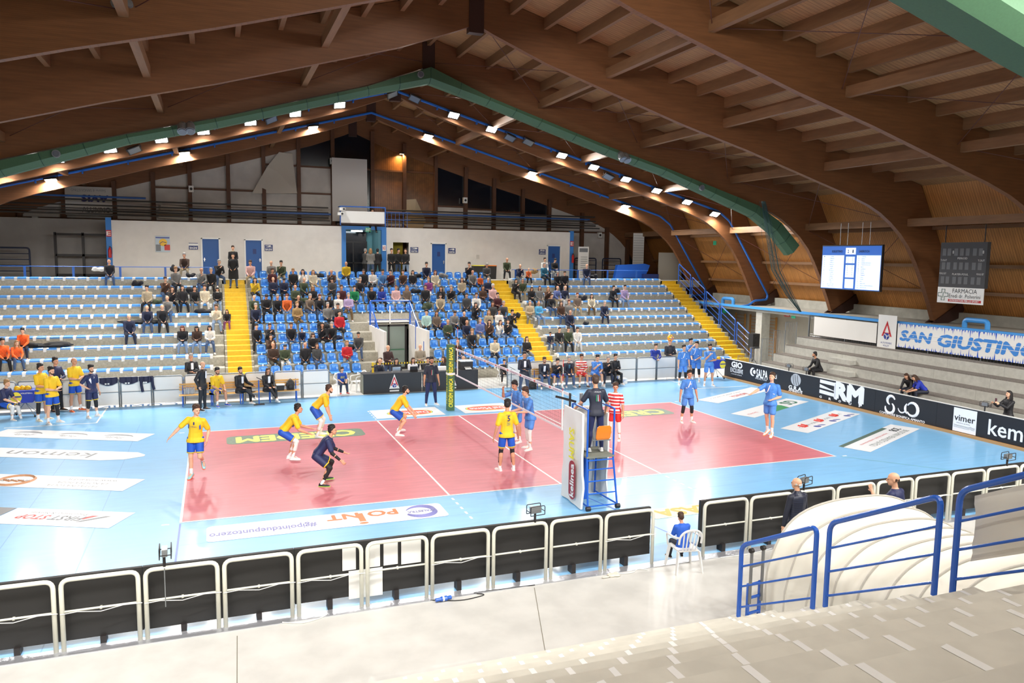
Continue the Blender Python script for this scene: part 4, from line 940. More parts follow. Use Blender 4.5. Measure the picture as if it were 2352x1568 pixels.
for i in range(120):
    y = 7.6-.093*i+rnd.uniform(-.04, .04); h = rnd.uniform(.05, .16)*(2.1 if i % 4 == 0 else 1); w = rnd.uniform(.015, .04)
    for top in (0, 1):
        z0 = 1.02 if top else 0; s = -1 if top else 1
        b.add([(-.003, y-w, z0), (-.003, y+w*.2*(i % 3-1), z0+s*h), (-.003, y+w, z0)], [(0, 1, 2)])
b.build('flame_pattern', fb, o)
# tier end railings
o = None
for i in range(5):
    x = 24.65+.7*i; z = .4*(i) ; o = empty('tier_railing', (x, 13.5, z), label='grey bar railing panel at the end of the side tiers, %s' % ['lowest', 'second', 'third', 'fourth', 'top one'][i], cat='railing', group='grey railings of the side tiers')
    b = MB(); b.tube([(0, 0, 0), (0, 0, 1.12), (.68, 0, 1.12), (.68, 0, 0)], .022, 5); b.build('frame', galv, o)
    for j in range(6): MB().tube([(.1+.095*j, 0, .06), (.1+.095*j, 0, 1.1)], .01, 4).build('bar', galv, o)
# ------------------------------------------------------------------ big screen and the old scoreboard, hung from the struts
o = empty('video_screen', (28.0, 10.1, 4.5), label='lit score screen reading SGIUSTINO 2 1 SARROCH hung by chains', cat='screen')
sw, sh = 3.52, 1.98
MB().box(0, .12, -sw/2-.03, sw/2+.03, -.03, sh+.05).build('case', dark_fr, o)
scr = mat('screen_white', (205, 222, 255), .4, emit=1.0); scb = mat('screen_blue', (40, 90, 170), .4, emit=.8); sct = mat('screen_text', (40, 55, 90), .4)
MB().box(-.004, 0, -sw/2, sw/2, 0, sh).build('display', scb, o)
for (y0, y1) in ((.38, 1.74), (-1.74, -.38)): MB().box(-.008, -.004, y0, y1, .03, sh-.42).build('name_list', scr, o)
MB().box(-.008, -.004, -.3, .3, sh-.38, sh-.08).build('score_box', scr, o)
for (z0, z1) in ((1.2, 1.5), (.55, 1.12), (.06, .48)): MB().box(-.008, -.004, -.26, .26, z0, z1).build('set_box', scr, o)
def st(s, y, z, w, h, m=sct, **k): return text(s, 'lettering', m, (-.012, y, z), (0, -1, 0), (0, 0, 1), w, h, o, depth=0, **k)
st('SGIUSTINO', .82, sh-.24, .66, .1, bold=.03); st('SARROCH', -.78, sh-.24, .6, .1, bold=.03); st('2', .14, sh-.24, .08, .14, bold=.02); st('1', -.14, sh-.24, .05, .14, bold=.02)
N1 = ['TESONE', 'CIPRIANI', 'BIFFI', 'CAPPELLO', 'MARZOLLA', 'FAVARO', 'CARELLI', 'PISCIELLI', 'ALPINI', 'COMPAGNONI', 'SKERRA', 'POCHINI', 'CAPPELLETTI', 'QUARTA', 'BARTOLINI MARCO', 'MONALDI MIRKO']
N2 = ['CURRIDORI', 'CAPELLI', 'LUSCHI', 'MARTINEZ PIER PAOLO', 'STABRAWA PAWEL JAN', 'RICCI', 'GIAFFREDA', 'MATANI', 'SAIBENE', 'FABBIANI', 'ROMOLI', 'GONATI', 'PISU', 'MARACCIONE', 'DENORA CAPORUSSO FRANCESCO', 'VIRDIS NICOLA']
for i in range(16):
    z = sh-.48-.092*i; st(N1[i], 1.12-.0, z, .032*len(N1[i])+.02, .042); st(N2[i], -.78-.014*len(N2[i])+.12, z, .028*len(N2[i])+.02, .042)
    st(str(i+1 if i < 14 else 'Coach'), 1.6, z, .05 if i < 14 else .16, .04); st(str(i+2 if i < 14 else 'Coach'), -.5, z, .05 if i < 14 else .16, .04)
for i in range(8): z = 1.44-.1*i-(.06 if i > 2 else 0); st('0', .14, z, .04, .06); st('0', -.14, z, .04, .06)
for y in (-1.0, -.55, .3, .75): MB().tube([(.06, y, sh), (.06, y, sh+1.05)], .015, 4).build('chain', galv, o)
o = empty('scoreboard', (28.0, 4.4, 4.2), label='old dark scoreboard above a white FARMACIA sign', cat='scoreboard')
MB().box(0, .18, -1.0, 1.0, .62, 2.38).build('case', mat('board_charcoal', (62, 62, 64), .6), o)
MB().box(-.01, .02, -1.0, 1.0, 0, .62).build('white_sign', white_p, o)
dg = mat('digit_grey', (96, 98, 100), .4); wt = mat('score_print', (215, 215, 210), .6)
for z0 in (1.86, 1.32, .76):
    for y in (-.75, -.5, -.2, .05, .3, .6, .82): MB().box(-.006, 0, y-.08, y+.08, z0, z0+.28).build('digit_window', dg, o)
def sb(s, y, z, w, h, m=wt, **k): return text(s, 'lettering', m, (-.013, y, z), (0, -1, 0), (0, 0, 1), w, h, o, depth=0, **k)
sb('PERIOD', .0, 1.76, .42, .075); sb('T.OUT', .82, 1.68, .28, .07); sb('T.OUT', -.8, 1.68, .28, .07); sb('PLAYER-FOUL', .05, 1.14, .7, .075); sb('FOULS SET', .82, 1.16, .3, .07); sb('FOULS SET', -.8, 1.16, .3, .07); sb('8', .42, 2.0, .06, .12); sb('8', -.86, 2.0, .06, .12)
sb('FARMACIA', -.2, .49, 1.05, .17, m=black_t); sb('Eredi dr. Polverini', -.2, .29, 1.35, .15, m=black_t); MB().box(-.013, -.008, -.92, .5, .06, .16).build('red_band', mat('band_red', (190, 50, 55), .5), o); sb('INTEGRATORI PER LO SPORT', -.2, .11, 1.25, .065, m=white_p, bold=.02)
cr = mat('cross_green', (40, 90, 70), .5)
b = MB(); pts = [(a, c) for a, c in ((-.07, -.22), (.07, -.22), (.07, -.07), (.22, -.07), (.22, .07), (.07, .07), (.07, .22), (-.07, .22), (-.07, .07), (-.22, .07), (-.22, -.07), (-.07, -.07))]
b.tube([(-.014, .74+a, .32+c) for a, c in pts], .014, 4, closed=True); b.build('green_cross', cr, o); MB().tube([(-.014, .74, .2), (-.014, .74, .42)], .012, 4).build('staff', cr, o)
for y in (-.8, .9): MB().tube([(.1, y, 2.38), (.1, y, 3.05)], .02, 5).build('hanger', dark_fr, o)
# rolled green net hanging by the right wall
o = empty('divider_net', (0, 0, 0), label='gathered dark teal divider net hanging from the duct end to the ledge', cat='net')
b = MB(); rnd = random.Random(3); top = at(1752, 462, y=12.2); mid = at(1780, 620, y=11.6); bot = at(1838, 716, y=11.2)
for i in range(34):
    s = rnd.uniform(-1, 1); q = rnd.uniform(-1, 1)
    b.tube([top+Vector((.12*s, .1*q, 0)), top.lerp(mid, .5)+Vector((.3*s, .2*q, 0)), mid+Vector((.34*s, .2*q, 0)), mid.lerp(bot, .55)+Vector((.26*s, .15*q, -.1)), bot+Vector((.06*s, .05*q, 0))], .006, 3)
b.build('strands', mat('net_teal', (44, 78, 76), .8), o)
# blue pipes on the ledge, climbing bars and fixtures under it
struct('gutter_pipe', MB().box(28.6, 28.8, YN, 24.0, 3.1, 3.22), [mat('pipe_sky', (70, 150, 220), .4)])
for y, lb in ((4.55, 'blue pipe loop standing on the ledge behind the banner'), (20.6, 'blue pipe loop on the ledge beside the end stair')):
    MB().tube(fillet([(29.2, y+.5, 3.16), (29.2, y+.5, 3.5), (29.2, y-.5, 3.5), (29.2, y-.5, 3.16)], .15), .10, 8).build('pipe_loop', MT['pipe_sky'], label=lb, cat='pipe')
for i, y in enumerate((18.6, 20.0, 21.4)):
    o = empty('climbing_frame', (30.75, y, .1), label='wooden wall bars under the ledge, %s' % ['beside the pillar', 'middle one', 'partly behind the stair railing'][i], cat='wall bars')
    for s in (-.45, .45): MB().box(-.05, .05, s-.03, s+.03, 0, 2.45).build('upright', mat('bar_wood', (190, 140, 80), .5), o)
    for j in range(13): MB().tube([(-.04, -.45, .2+.18*j), (-.04, .45, .2+.18*j)], .018, 5).build('rung', MT['bar_wood'], o)
o = empty('loudspeaker', (27.9, 16.45, 0), label='black loudspeaker on a stand at the foot of the end stair', cat='loudspeaker')
MB().box(-.22, .22, -.2, .2, 1.05, 1.85).build('cabinet', black_m, o); MB().tube([(0, -.2, 1.28), (0, -.215, 1.28)], .14, 14).build('woofer', dark_fr, o); MB().tube([(0, -.2, 1.62), (0, -.215, 1.62)], .07, 12).build('tweeter', dark_fr, o)
b = MB(); b.tube([(0, 0, .2), (0, 0, 1.05)], .02, 6)
for a in (90, 210, 330): b.tube([(0, 0, .5), (.35*math.cos(math.radians(a)), .35*math.sin(math.radians(a)), .02)], .012, 5)
b.build('tripod', dark_fr, o)
def wsign(nm, p, w, h, m, label, ax='y', t=None, tm=None, cat='sign', n=None):
    o = empty(nm, p, label=label, cat=cat)
    if ax == 'y': MB().box(-w/2, w/2, -.02, 0, -h/2, h/2).build('plate', m, o)
    else: MB().box(-.02, 0, -w/2, w/2, -h/2, h/2).build('plate', m, o)
    if t:
        for i, s in enumerate(t if isinstance(t, tuple) else (t,)):
            nn = len(t) if isinstance(t, tuple) else 1; hh = h*.62/nn; z = (h/2-(i+.5)*h/nn)
            if ax == 'y': text(s, 'lettering', tm, (0, -.024, z), (1, 0, 0), (0, 0, 1), w*.78, hh, o, depth=0, bold=.02)
            else: text(s, 'lettering', tm, (-.024, 0, z), (0, -1, 0), (0, 0, 1), w*.78, hh, o, depth=0, bold=.02)
    return o
B5 = 28.5-.005
wsign('restroom_sign', (-.22, B5, 6.12), .46, .36, SIGN, 'navy sign reading BAGNI left of the first blue door', t=('1', 'BAGNI'), tm=white_p)
wsign('restroom_sign', (3.72, B5, 6.1), .44, .34, SIGN, 'navy sign reading BAGNI right of the second blue door', t=('2', 'BAGNI'), tm=white_p)
wsign('room_sign', (12.14, B5, 6.12), .48, .32, SIGN, 'navy sign reading BIGLIETTERIA beside the open ochre doorway', t=('3', 'BIGLIETTERIA'), tm=white_p)
wsign('room_sign', (14.5, B5, 6.1), .46, .32, SIGN, 'navy sign reading SEGRETERIA right of the third blue door', t=('4', 'SEGRETERIA'), tm=white_p)
wsign('room_sign', (20.55, B5, 6.12), .46, .34, SIGN, 'navy sign reading UFFICIO left of the last blue door', t=('5', 'UFFICIO'), tm=white_p)
wsign('fire_sign', (-4.33, B5-.04, 6.72), .24, .34, mat('sign_red', (200, 40, 40), .5), 'red fire hose sign on the left blue column', t='E', tm=white_p)
wsign('fire_sign', (22.63, B5-.04, 6.68), .24, .34, mat('sign_red', (200, 40, 40), .5), 'red fire sign on the right blue column', t='E', tm=white_p)
wsign('no_smoking_sign', (10.29, B5-.06, 6.2), .2, .34, white_p, 'white no smoking sign on the right post of the blue doorway', t='NO', tm=red_t)
wsign('notice', (16.2, B5, 5.75), .18, .26, mat('notice_paper', (200, 196, 188), .7), 'small printed notice on the white block between the doors')
wsign('exit_sign', (9.35, B5-.06, 7.25), .34, .26, mat('exit_green', (50, 150, 110), .4, emit=.35), 'green exit sign above the central blue doorway', t='EXIT', tm=white_p)
p = at(150*0+1642, 556*1, x=30.1); wsign('exit_sign', p, .3, .36, MT['exit_green'], 'green exit sign on the boarded side wall at the top right of the stand', ax='x')
p = at(1664, 713, x=30.8); wsign('exit_sign', p, .34, .3, MT['exit_green'], 'green exit sign under the ledge behind the stair railing', ax='x')
p = at(1823, 725, x=28.9); wsign('exit_sign', p, .3, .26, MT['exit_green'], 'green exit sign at the end of the side tiers', ax='x')
p = at(1808, 722, x=29.2); wsign('fire_hose_sign', p, .4, .22, mat('sign_red', (200, 40, 40), .5), 'red and white hose sign under the ledge', ax='x', t='HOSE', tm=white_p)
for (x, lb) in ((-4.3, 'red fire extinguisher hanging on the left blue column'), (22.66, 'red fire extinguisher hanging on the right blue column')):
    o = empty('fire_extinguisher', (x, 28.33, 5.45), label=lb, cat='fire extinguisher')
    MB().tube([(0, 0, 0), (0, 0, .02), (0, 0, .42), (0, 0, .5), (0, 0, .54)], [.07, .08, .08, .04, .025], 10).build('cylinder', mat('ext_red', (190, 30, 30), .3), o); MB().box(-.03, .05, -.02, .02, .54, .6).build('valve', dark_fr, o)
    MB().tube([(.03, 0, .57), (.11, 0, .5), (.1, -.02, .2)], .012, 5).build('hose', dark_fr, o)
o = empty('poster', (-1.75, 28.49, 5.78), label='volleyball poster with yellow ball and red and white panels on the white block', cat='poster')
MB().box(-.36, .36, -.02, 0, 0, .86).build('sheet', mat('poster_pale', (190, 205, 215), .6), o)
b = MB(); b.add([(.02+.2*math.cos(2*math.pi*i/18), -.024, .52+.2*math.sin(2*math.pi*i/18)) for i in range(18)], [tuple(range(18))]); b.build('ball_print', mat('poster_ball', (240, 190, 50), .5), o)
MB().box(.08, .36, -.024, -.021, .1, .4).build('red_panel', red_t, o); MB().box(-.34, -.1, -.024, -.021, .05, .4).build('grey_panel_print', grey_t, o); MB().box(-.34, .34, -.024, -.021, .74, .8).build('title_bar', blue_t, o)
MB().tube([(-.16, -.03, .44), (.0, -.03, .56), (.18, -.03, .5)], .014, 4).build('ball_stripe', blue_t, o)
for (px, py, lb) in ((439, 434, 'left gable between the panels'), (763, 370, 'gable post left of the projection board'), (1068, 460, 'gable post right of the amber panels'), (1377, 540, 'far right gable rail'), (81, 504, 'far left lobby wall')):
    p = at(px, py, y=31.15); o = empty('wall_loudspeaker', p, label='small white loudspeaker box on the %s' % lb, cat='loudspeaker'); MB().box(-.13, .13, -.12, .12, -.18, .18).build('box', white_p, o); MB().tube([(0, -.12, 0), (0, -.13, 0)], .08, 10).build('cone', dark_fr, o)
# cameras on the press box corner, banner on the gable, rollup, tables on the landing
for p, lb in (((7.7, 27.6, 8.35), 'upper white projector on the left corner of the press box'), ((7.6, 27.55, 8.08), 'lower white projector on the left corner of the press box')):
    o = empty('projector', p, label=lb, cat='projector'); MB().box(-.16, .16, -.2, .2, -.08, .08).build('body', white_p, o); MB().tube([(.08, -.2, 0), (.08, -.24, 0)], .06, 10).build('lens', dark_fr, o)
o = empty('gable_banner', (-5.55, 31.2, 7.75), label='upside down white banner reading AVIS over one reading ALUNNO, left gable', cat='banner')
MB().box(-1.15, 1.15, -.02, 0, .0, 1.55).build('cloth', mat('banner_grey', (196, 194, 190), .7), o)
text('AVIS', 'lettering', mat('avis_blue', (40, 44, 110), .5), (.3, -.025, .92), (-1, 0, 0), (0, 0, -1), 1.3, .34, o, depth=-.002, bold=.05); text('Sezione di SANGIUSTINO', 'lettering', grey_t, (0, -.025, 1.35), (-1, 0, 0), (0, 0, -1), 1.7, .14, o, depth=-.002)
text('ALUNNO', 'lettering', dark_fr, (.35, -.025, .3), (1, 0, 0), (0, 0, 1), 1.4, .3, o, depth=0)
o = empty('rollup_banner', (23.35, 28.2, 4.4), label='white roll up banner with small lettering right of the white block', cat='banner')
MB().box(-.38, .38, -.02, 0, .05, 2.1).build('cloth', white_p, o); MB().box(-.4, .4, -.08, .08, 0, .06).build('base', galv, o)
MB().box(-.3, .3, -.024, -.021, 1.75, 2.0).build('picture', grey_t, o)
for i in range(9): MB().box(-.2, .28, -.024, -.021, .3+.14*i, .33+.14*i).build('text_line', grey_t, o)
o = empty('title_board', (27.9, 29.0, 4.5), label='tall white board with rows of small print near the side wall', cat='board')
MB().box(-.42, .42, -.03, 0, 0, 3.0).build('panel', white_p, o)
for i in range(17): MB().box(-.4, .4, -.034, -.031, .15+.168*i, .165+.168*i).build('row_line', grey_t, o)
MB().box(28.5, 30.3, 27.3, 27.36, 4.4, 6.2).build('partition_board', mat('partition', (196, 190, 176), .8), label='beige partition board at the top of the end stair', cat='board')
o = empty('folded_table', (26.3, 27.2, 4.4), label='blue folded table tennis table on the landing', cat='table')
b = MB(); b.prism([(-1.3, .05), (-1.1, .95), (.9, 1.05), (1.3, .95), (.9, .05)], lambda a, c, d: (a, d, c), -.3, .0); b.build('table_top', blue_d, o); MB().box(-.7, .6, -.5, -.3, 0, .12).build('frame', dark_fr, o)
MB().box(27.0, 28.1, 26.6, 27.0, 4.4, 4.78).build('bench_table', SIGN, label='low dark blue table on the landing beside the beige partition', cat='table')
for n, (x, lb) in enumerate(((15.9, 'left'), (16.7, 'right'))):
    o = empty('waste_bin', (x, 27.6, 4.4), label='black waste bin with coloured lid on the landing, %s of two' % lb, cat='bin'); MB().obox((0, 0, .4), (.62, .45, .8), taper=1.08).build('bin_body', black_m, o); MB().box(-.34, .34, -.25, .25, .8, .85).build('lid', yel_t if n == 0 else orange_p, o)
# ------------------------------------------------------------------ referee stand
RS = empty('referee_stand', (9.08, -1.5, 0), label='blue referee stand with ladder, orange seat and white padded wrap', cat='referee stand')
for sx in (-.34, .34):
    MB().tube([(sx*1.12, -.60, .06), (sx*1.0, -.42, 1.15), (sx, -.42, 2.32)], .024, 7).build('rear_post', blue_d, RS); MB().tube([(sx*1.0, .48, .06), (sx, .40, 2.32)], .024, 7).build('front_post', blue_d, RS)
    MB().tube([(sx, -.42, 2.32), (sx, .40, 2.34)], .022, 7).build('hand_rail', blue_d, RS); MB().tube([(sx*1.12, -.6, .1), (sx, .48, .1)], .022, 6).build('base_bar', blue_d, RS)
    o = MB().tube([(sx*1.12-.05, -.62, .06), (sx*1.12+.05, -.62, .06)], .055, 10).build('wheel', dark_fr, RS)
for i, z in enumerate((.10, .38, .66, .92, 1.13)): y = -.6+(z-.06)*.165; MB().tube([(-.36+.02*i*.5, y, z), (.36-.02*i*.5, y, z)], .016, 6).build('ladder_rung', blue_d, RS)
MB().box(-.36, .36, -.45, .42, 1.19, 1.23).build('platform', mat('platform_grey', (120, 122, 110), .7), RS)
MB().box(-.22, -.1, -.06, .04, .1, 1.19).build('centre_column', blue_d, RS)
b = MB(); rings = []
for z, w, y in ((1.66, .15, -.40), (1.70, .18, -.42), (1.84, .185, -.45), (1.96, .175, -.47), (2.0, .13, -.475)): rings.append([(-w, y-.015, z), (w, y-.015, z), (w, y+.02, z), (-w, y+.02, z)])
b.loft(rings); b.build('seat_shell', orange_p, RS, smooth=False, loc=(.06, 0, -.06)); MB().tube([(-.2, -.4, 1.6), (.26, -.4, 1.58)], .015, 6).build('seat_bar', galv, RS)
def wavy(x0, y0, x1, y1, z0, z1, th, amp, nm, par, m, nx=10, nz=14):
    """padded cloth sheet between two ground points"""
    d = Vector((x1-x0, y1-y0, 0)); L = d.length; d.normalize(); nn = Vector((-d.y, d.x, 0)); vs = []
    for s_ in (-1, 1):
        for i in range(nx+1):
            for j in range(nz+1):
                u, v = i/nx, j/nz; w = amp*(noise.noise(Vector((u*3+x0, v*5, y0*3))))+.0
                vs.append(Vector((x0, y0, z0+(z1-z0)*v))+d*L*u+nn*(s_*th/2+w))
    n = nz+1; N = (nx+1)*n; fs = []
    for i in range(nx):
        for j in range(nz):
            a = i*n+j; fs.append((a, a+1, a+n+1, a+n)); fs.append((N+a, N+a+n, N+a+n+1, N+a+1))
    for i in range(nx): fs += [(i*n, (i+1)*n, N+(i+1)*n, N+i*n), (i*n+nz, N+i*n+nz, N+(i+1)*n+nz, (i+1)*n+nz)]
    for j in range(nz): fs += [(j, N+j, N+j+1, j+1), (nx*n+j, nx*n+j+1, N+nx*n+j+1, N+nx*n+j)]
    return MB().add(vs, fs).build(nm, m, par, smooth=True)
vinyl = mat('white_vinyl', (232, 230, 224), .45, var=.02, scale=2)
wavy(-.50, -.52, -.44, .62, .03, 2.26, .05, .05, 'side_wrap', RS, vinyl); wavy(-.44, .62, .46, .58, .03, 2.2, .05, .08, 'front_wrap', RS, vinyl); wavy(.46, .58, .48, .1, .03, 2.1, .04, .05, 'right_wrap', RS, vinyl)
pill = mat('pill_red', (150, 40, 52), .5)
b = MB(); b.prism(rrect(-.46, .46, -.17, .17, .16), lambda a, c, d: (-.565+c*.0-d, -.12+c, .62+a), 0, .008); b.build('red_badge', pill, RS)
text('kelinea', 'lettering', white_p, (-.575, -.12, .62), (0, 0, 1), (0, 1, 0), .78, .2, RS, depth=.0, bold=.03); text('SAUM', 'lettering', y_let, (-.565, -.05, 1.48), (0, 0, -1), (0, -1, 0), .7, .26, RS, depth=0, bold=.03)
text('kelinea', 'lettering', white_p, (-.575, -.12, .62), (0, 0, 1), (0, 1, 0), .78, .2, RS, depth=.0, bold=.03) if False else None
MB().tube([(-.3, .3, 2.38), (-.55, .42, 2.45), (-.75, .5, 2.5)], .028, 6).build('camera_arm', dark_fr, RS)
# ------------------------------------------------------------------ scorer table and what stands on it
ST = empty('scorer_table', (9.0, 14.35, 0), label='long black fronted scorer table with white and red A badges', cat='table')
blk = mat('table_black', (40, 41, 44), .5)
MB().box(-2.5, -.02, -.03, 0, 0, .82).build('front_panel', blk, ST); MB().box(.02, 2.5, -.03, 0, 0, .82).build('front_panel', blk, ST); MB().box(-2.52, 2.52, -.04, .62, .80, .84).build('table_top', blk, ST); MB().box(-2.52, -2.49, -.03, .6, 0, .8).build('end_panel', MT['platform_grey'], ST); MB().box(2.49, 2.52, -.03, .6, 0, .8).build('end_panel', blk, ST)
for x in (-1.2, 1.32):
    MB().prism([(-.22, .18), (.22, .18), (0, .80)], lambda a, c, d: (x+a, -.034-d, c), 0, .002).build('white_badge', white_p, ST)
    A_logo(ST, x, .34, .32, xo=-.04, n=1); MB().box(x-.2, x+.2, -.037, -.034, .06, .12).build('badge_base', white_p, ST)
def laptop(p, rz_, m, label):
    o = empty('laptop', p, rz_, label=label, cat='laptop'); MB().box(-.17, .17, -.12, .12, 0, .015).build('keyboard', m, o); MB().prism([(-.12, .01), (-.17, .23), (-.16, .235), (-.11, .015)], lambda a, c, d: (d, a, c), -.17, .17).build('lid', m, o); return o
laptop((at(908, 852, y=14.7).x, 14.62, .84), 0, mat('alu', (170, 172, 176), .35, metal=.6), 'silver laptop open on the scorer table'); laptop((at(948, 850, y=14.7).x, 14.62, .84), 0, dark_fr, 'black laptop open on the scorer table')
o = empty('printer', (at(1069, 840, y=14.75).x, 14.75, .84), label='black and white printer with paper at the right end of the scorer table', cat='printer')
MB().obox((0, 0, .17), (.56, .4, .34)).build('printer_body', black_m, o); MB().box(-.3, .3, -.22, .22, .34, .38).build('lid', white_p, o); MB().prism([(-.2, .1), (-.42, .03), (-.42, .035), (-.2, .108)], lambda a, c, d: (d, a, c), -.12, .16).build('paper', sheet_w, o)
MB().box(-.25, .25, -.16, .16, 0, .14).build('white_box', white_p, label='white cardboard box on the scorer table behind the referee', cat='box', loc=(at(1012, 846, y=14.75).x, 14.75, .84))
o = empty('barrier_post', (at(857, 850, y=14.7).x, 14.75, .84), label='yellow post with hazard tape on the left of the scorer table', cat='post')
MB().tube([(0, 0, 0), (0, 0, .42)], .05, 10).build('yellow_tube', yellow_p, o); MB().box(-.06, .06, -.06, .06, .22, .27).build('tape_band', dark_fr, o)
b = MB(); hz = stripes('hazard_tape', (228, 200, 40), (26, 26, 26), 'X', .12, .06, .5, .02); b.box(at(860, 847, y=15.9).x, at(1062, 836, y=15.9).x, 15.9, 15.905, 1.0, 1.07); b.build('hazard_tape', hz, label='black and yellow hazard tape stretched behind the scorer table', cat='tape')
def plastic_chair(p, rz_, label):
    o = empty('plastic_chair', p, math.radians(rz_-90), label=label, cat='chair')
    b = MB(); rings = []
    for y, w in ((.24, .20), (.1, .215), (-.12, .205), (-.2, .19)): rings.append([(-w, y, .41), (w, y, .41), (w, y, .435), (-w, y, .435)])
    b.loft(rings); b.build('seat', white_plast, o)
    for sx in (-1, 1):
        for sy in (-1, 1): b = MB(); b.prism([(-.03, 0), (.03, 0), (.05, .41), (-.05, .41)], lambda a, c, d: (sx*(.20+.05*(1-c/.41)+d), sy*(.19+.06*(1-c/.41))+a*sy, c), 0, .02); b.build('leg', white_plast, o)
        MB().tube(fillet([(sx*.22, .24, .41), (sx*.255, .24, .64), (sx*.26, -.12, .67), (sx*.22, -.25, .70)], .07), .02, 6).build('armrest', white_plast, o)
    pts = [(-.22, -.23, .58), (-.22, -.27, .74), (-.13, -.30, .84), (0, -.31, .86), (.13, -.30, .84), (.22, -.27, .74), (.22, -.23, .58)]
    MB().tube(fillet(pts, .08, 3), .022, 6).build('back_hoop', white_plast, o)
    for i in range(5): x = -.14+.07*i; MB().tube([(x*.9, -.2, .43), (x, -.255, .62), (x*1.05, -.295, .83)], .014, 5).build('back_slat', white_plast, o)
    return o
plastic_chair((8.92, -5.66, 0), 82, 'white plastic armchair under the child in the barrier opening'); plastic_chair((at(785, 880, y=14.4).x, 14.58, 0), 280, 'white plastic armchair under the child left of the scorer table')
plastic_chair((at(1156, 880, y=15.2).x, 15.22, 0), 262, 'white plastic armchair under the child right of the scorer table'); plastic_chair((at(826, 890, y=14.9).x, 15.2, 0), 200, 'empty white plastic armchair at the left end of the scorer table')
# ------------------------------------------------------------------ team benches
slat = mat('bench_slat', (214, 164, 92), .5, var=.08, scale=6, stretch=(.3, 4, 4)); frb = blue_d
def team_bench(x, label, w=1.55, y=13.75):
    o = empty('team_bench', (x, y, 0), label=label, cat='bench')
    for yy in (-.18, -.06, .06): MB().box(-w/2, w/2, yy-.045, yy+.045, .42, .445).build('seat_slat', slat, o)
    for z in (.60, .70, .80): MB().box(-w/2, w/2, .19, .21, z-.035, z+.035).build('back_slat', slat, o)
    for sx in (-w/2+.12, w/2-.12):
        b = MB(); b.tube([(sx, -.2, 0), (sx, -.2, .42), (sx, .16, .42), (sx, .22, .85)], .02, 6); b.tube([(sx, .2, 0), (sx, .17, .42)], .02, 6); b.build('frame', frb, o)
for i, (px, lb) in enumerate(((452, 'wooden slatted bench with blue legs, first of the left team benches'), (520, 'wooden slatted bench, middle of the left team benches'), (588, 'wooden slatted bench, third of the left team benches'), (650, 'wooden slatted bench with backpack, last of the left team benches'))): team_bench(at(px, 890, y=13.75).x, lb, 1.24)
for i, (px, lb) in enumerate(((1258, 'wooden slatted bench, first of the right team benches'), (1322, 'wooden slatted bench, middle of the right team benches'), (1388, 'wooden slatted bench, last of the right team benches'))): team_bench(at(px, 880, y=13.75).x, lb, 1.4)
def pack(px, y, z, w, h, m, label, nm='backpack', d=.24):
    b = MB(); b.ell((0, 0, h*.45), (w*.5, d*.5, h*.46), n=14); b.obox((0, 0, h*.35), (w*.86, d*.8, h*.66)); b.ell((0, -d*.42, h*.3), (w*.32, d*.25, h*.22), n=10)
    o = empty(nm, (at(px, 890, y=y).x, y, z), label=label, cat='bag'); link('bag_body', fuse(b, 'bag_body', .018, 3, [m]), o); MB().tube([(-.05, 0, h*.88), (0, 0, h*.97), (.05, 0, h*.88)], .012, 5).build('handle', m, o); return o
pack(667, 13.7, .445, .34, .46, KKM if 'KKM' in globals() else black_m, 'black backpack standing on the last left bench'); pack(1222, 13.5, 0, .42, .42, black_m, 'black bag on the floor beside the right benches'); pack(1416, 13.6, 0, .38, .3, black_m, 'black bag with white trim at the end of the right benches')
o = empty('cool_box', (at(644, 890, y=13.7).x, 13.7, .445), label='black and white cool box on the last left bench', cat='box'); MB().obox((0, 0, .11), (.26, .2, .2), taper=1.15).build('box_body', black_m, o); MB().box(-.16, .16, -.12, .12, .21, .25).build('lid', white_p, o)
o = empty('cool_box', (at(1431, 880, y=13.7).x, 13.7, 0), label='white medical box with blue handle beside the right benches', cat='box'); MB().box(-.16, .16, -.12, .12, 0, .26).build('box_body', white_p, o); MB().tube([(-.05, -.13, .08), (-.05, -.14, .18), (.05, -.14, .18)], .012, 5).build('handle', blue_d, o)
pla = mat('bottle_clear', (190, 205, 220), .1, alpha=.55)
for i in range(6):
    o = empty('water_bottle', (at(424+i*4.2, 890, y=13.8).x, 13.75+.09*(i % 2), .445), label='clear water bottle standing on the first left bench', cat='bottle', group='water bottles at the left end of the benches')
    MB().tube([(0, 0, 0), (0, 0, .18), (0, 0, .22), (0, 0, .25)], [.035, .035, .014, .014], 8).build('bottle_body', pla, o); MB().tube([(0, 0, .25), (0, 0, .27)], .016, 8).build('cap', blue_d, o)
laptop((at(574, 890, y=13.6).x, 13.65, .45), -.6, dark_fr, 'dark laptop open on the left benches between two seated persons')
for px, lb in ((592, 'blue tablet stand on the floor before the left benches'), (1216, 'grey tablet stand before the right benches')):
    o = empty('tablet_stand', (at(px, 918, z=0).x, 13.25, 0), label=lb, cat='stand'); MB().tube([(0, 0, 0), (0, 0, .95)], .022, 6).build('pole', blue_d if px < 700 else galv, o); MB().box(-.2, .2, -.14, .14, 0, .02).build('foot', dark_fr, o); MB().obox((.04, 0, 1.0), (.26, .18, .015), Matrix.Rotation(.5, 3, 'Y')).build('tablet', dark_fr, o)
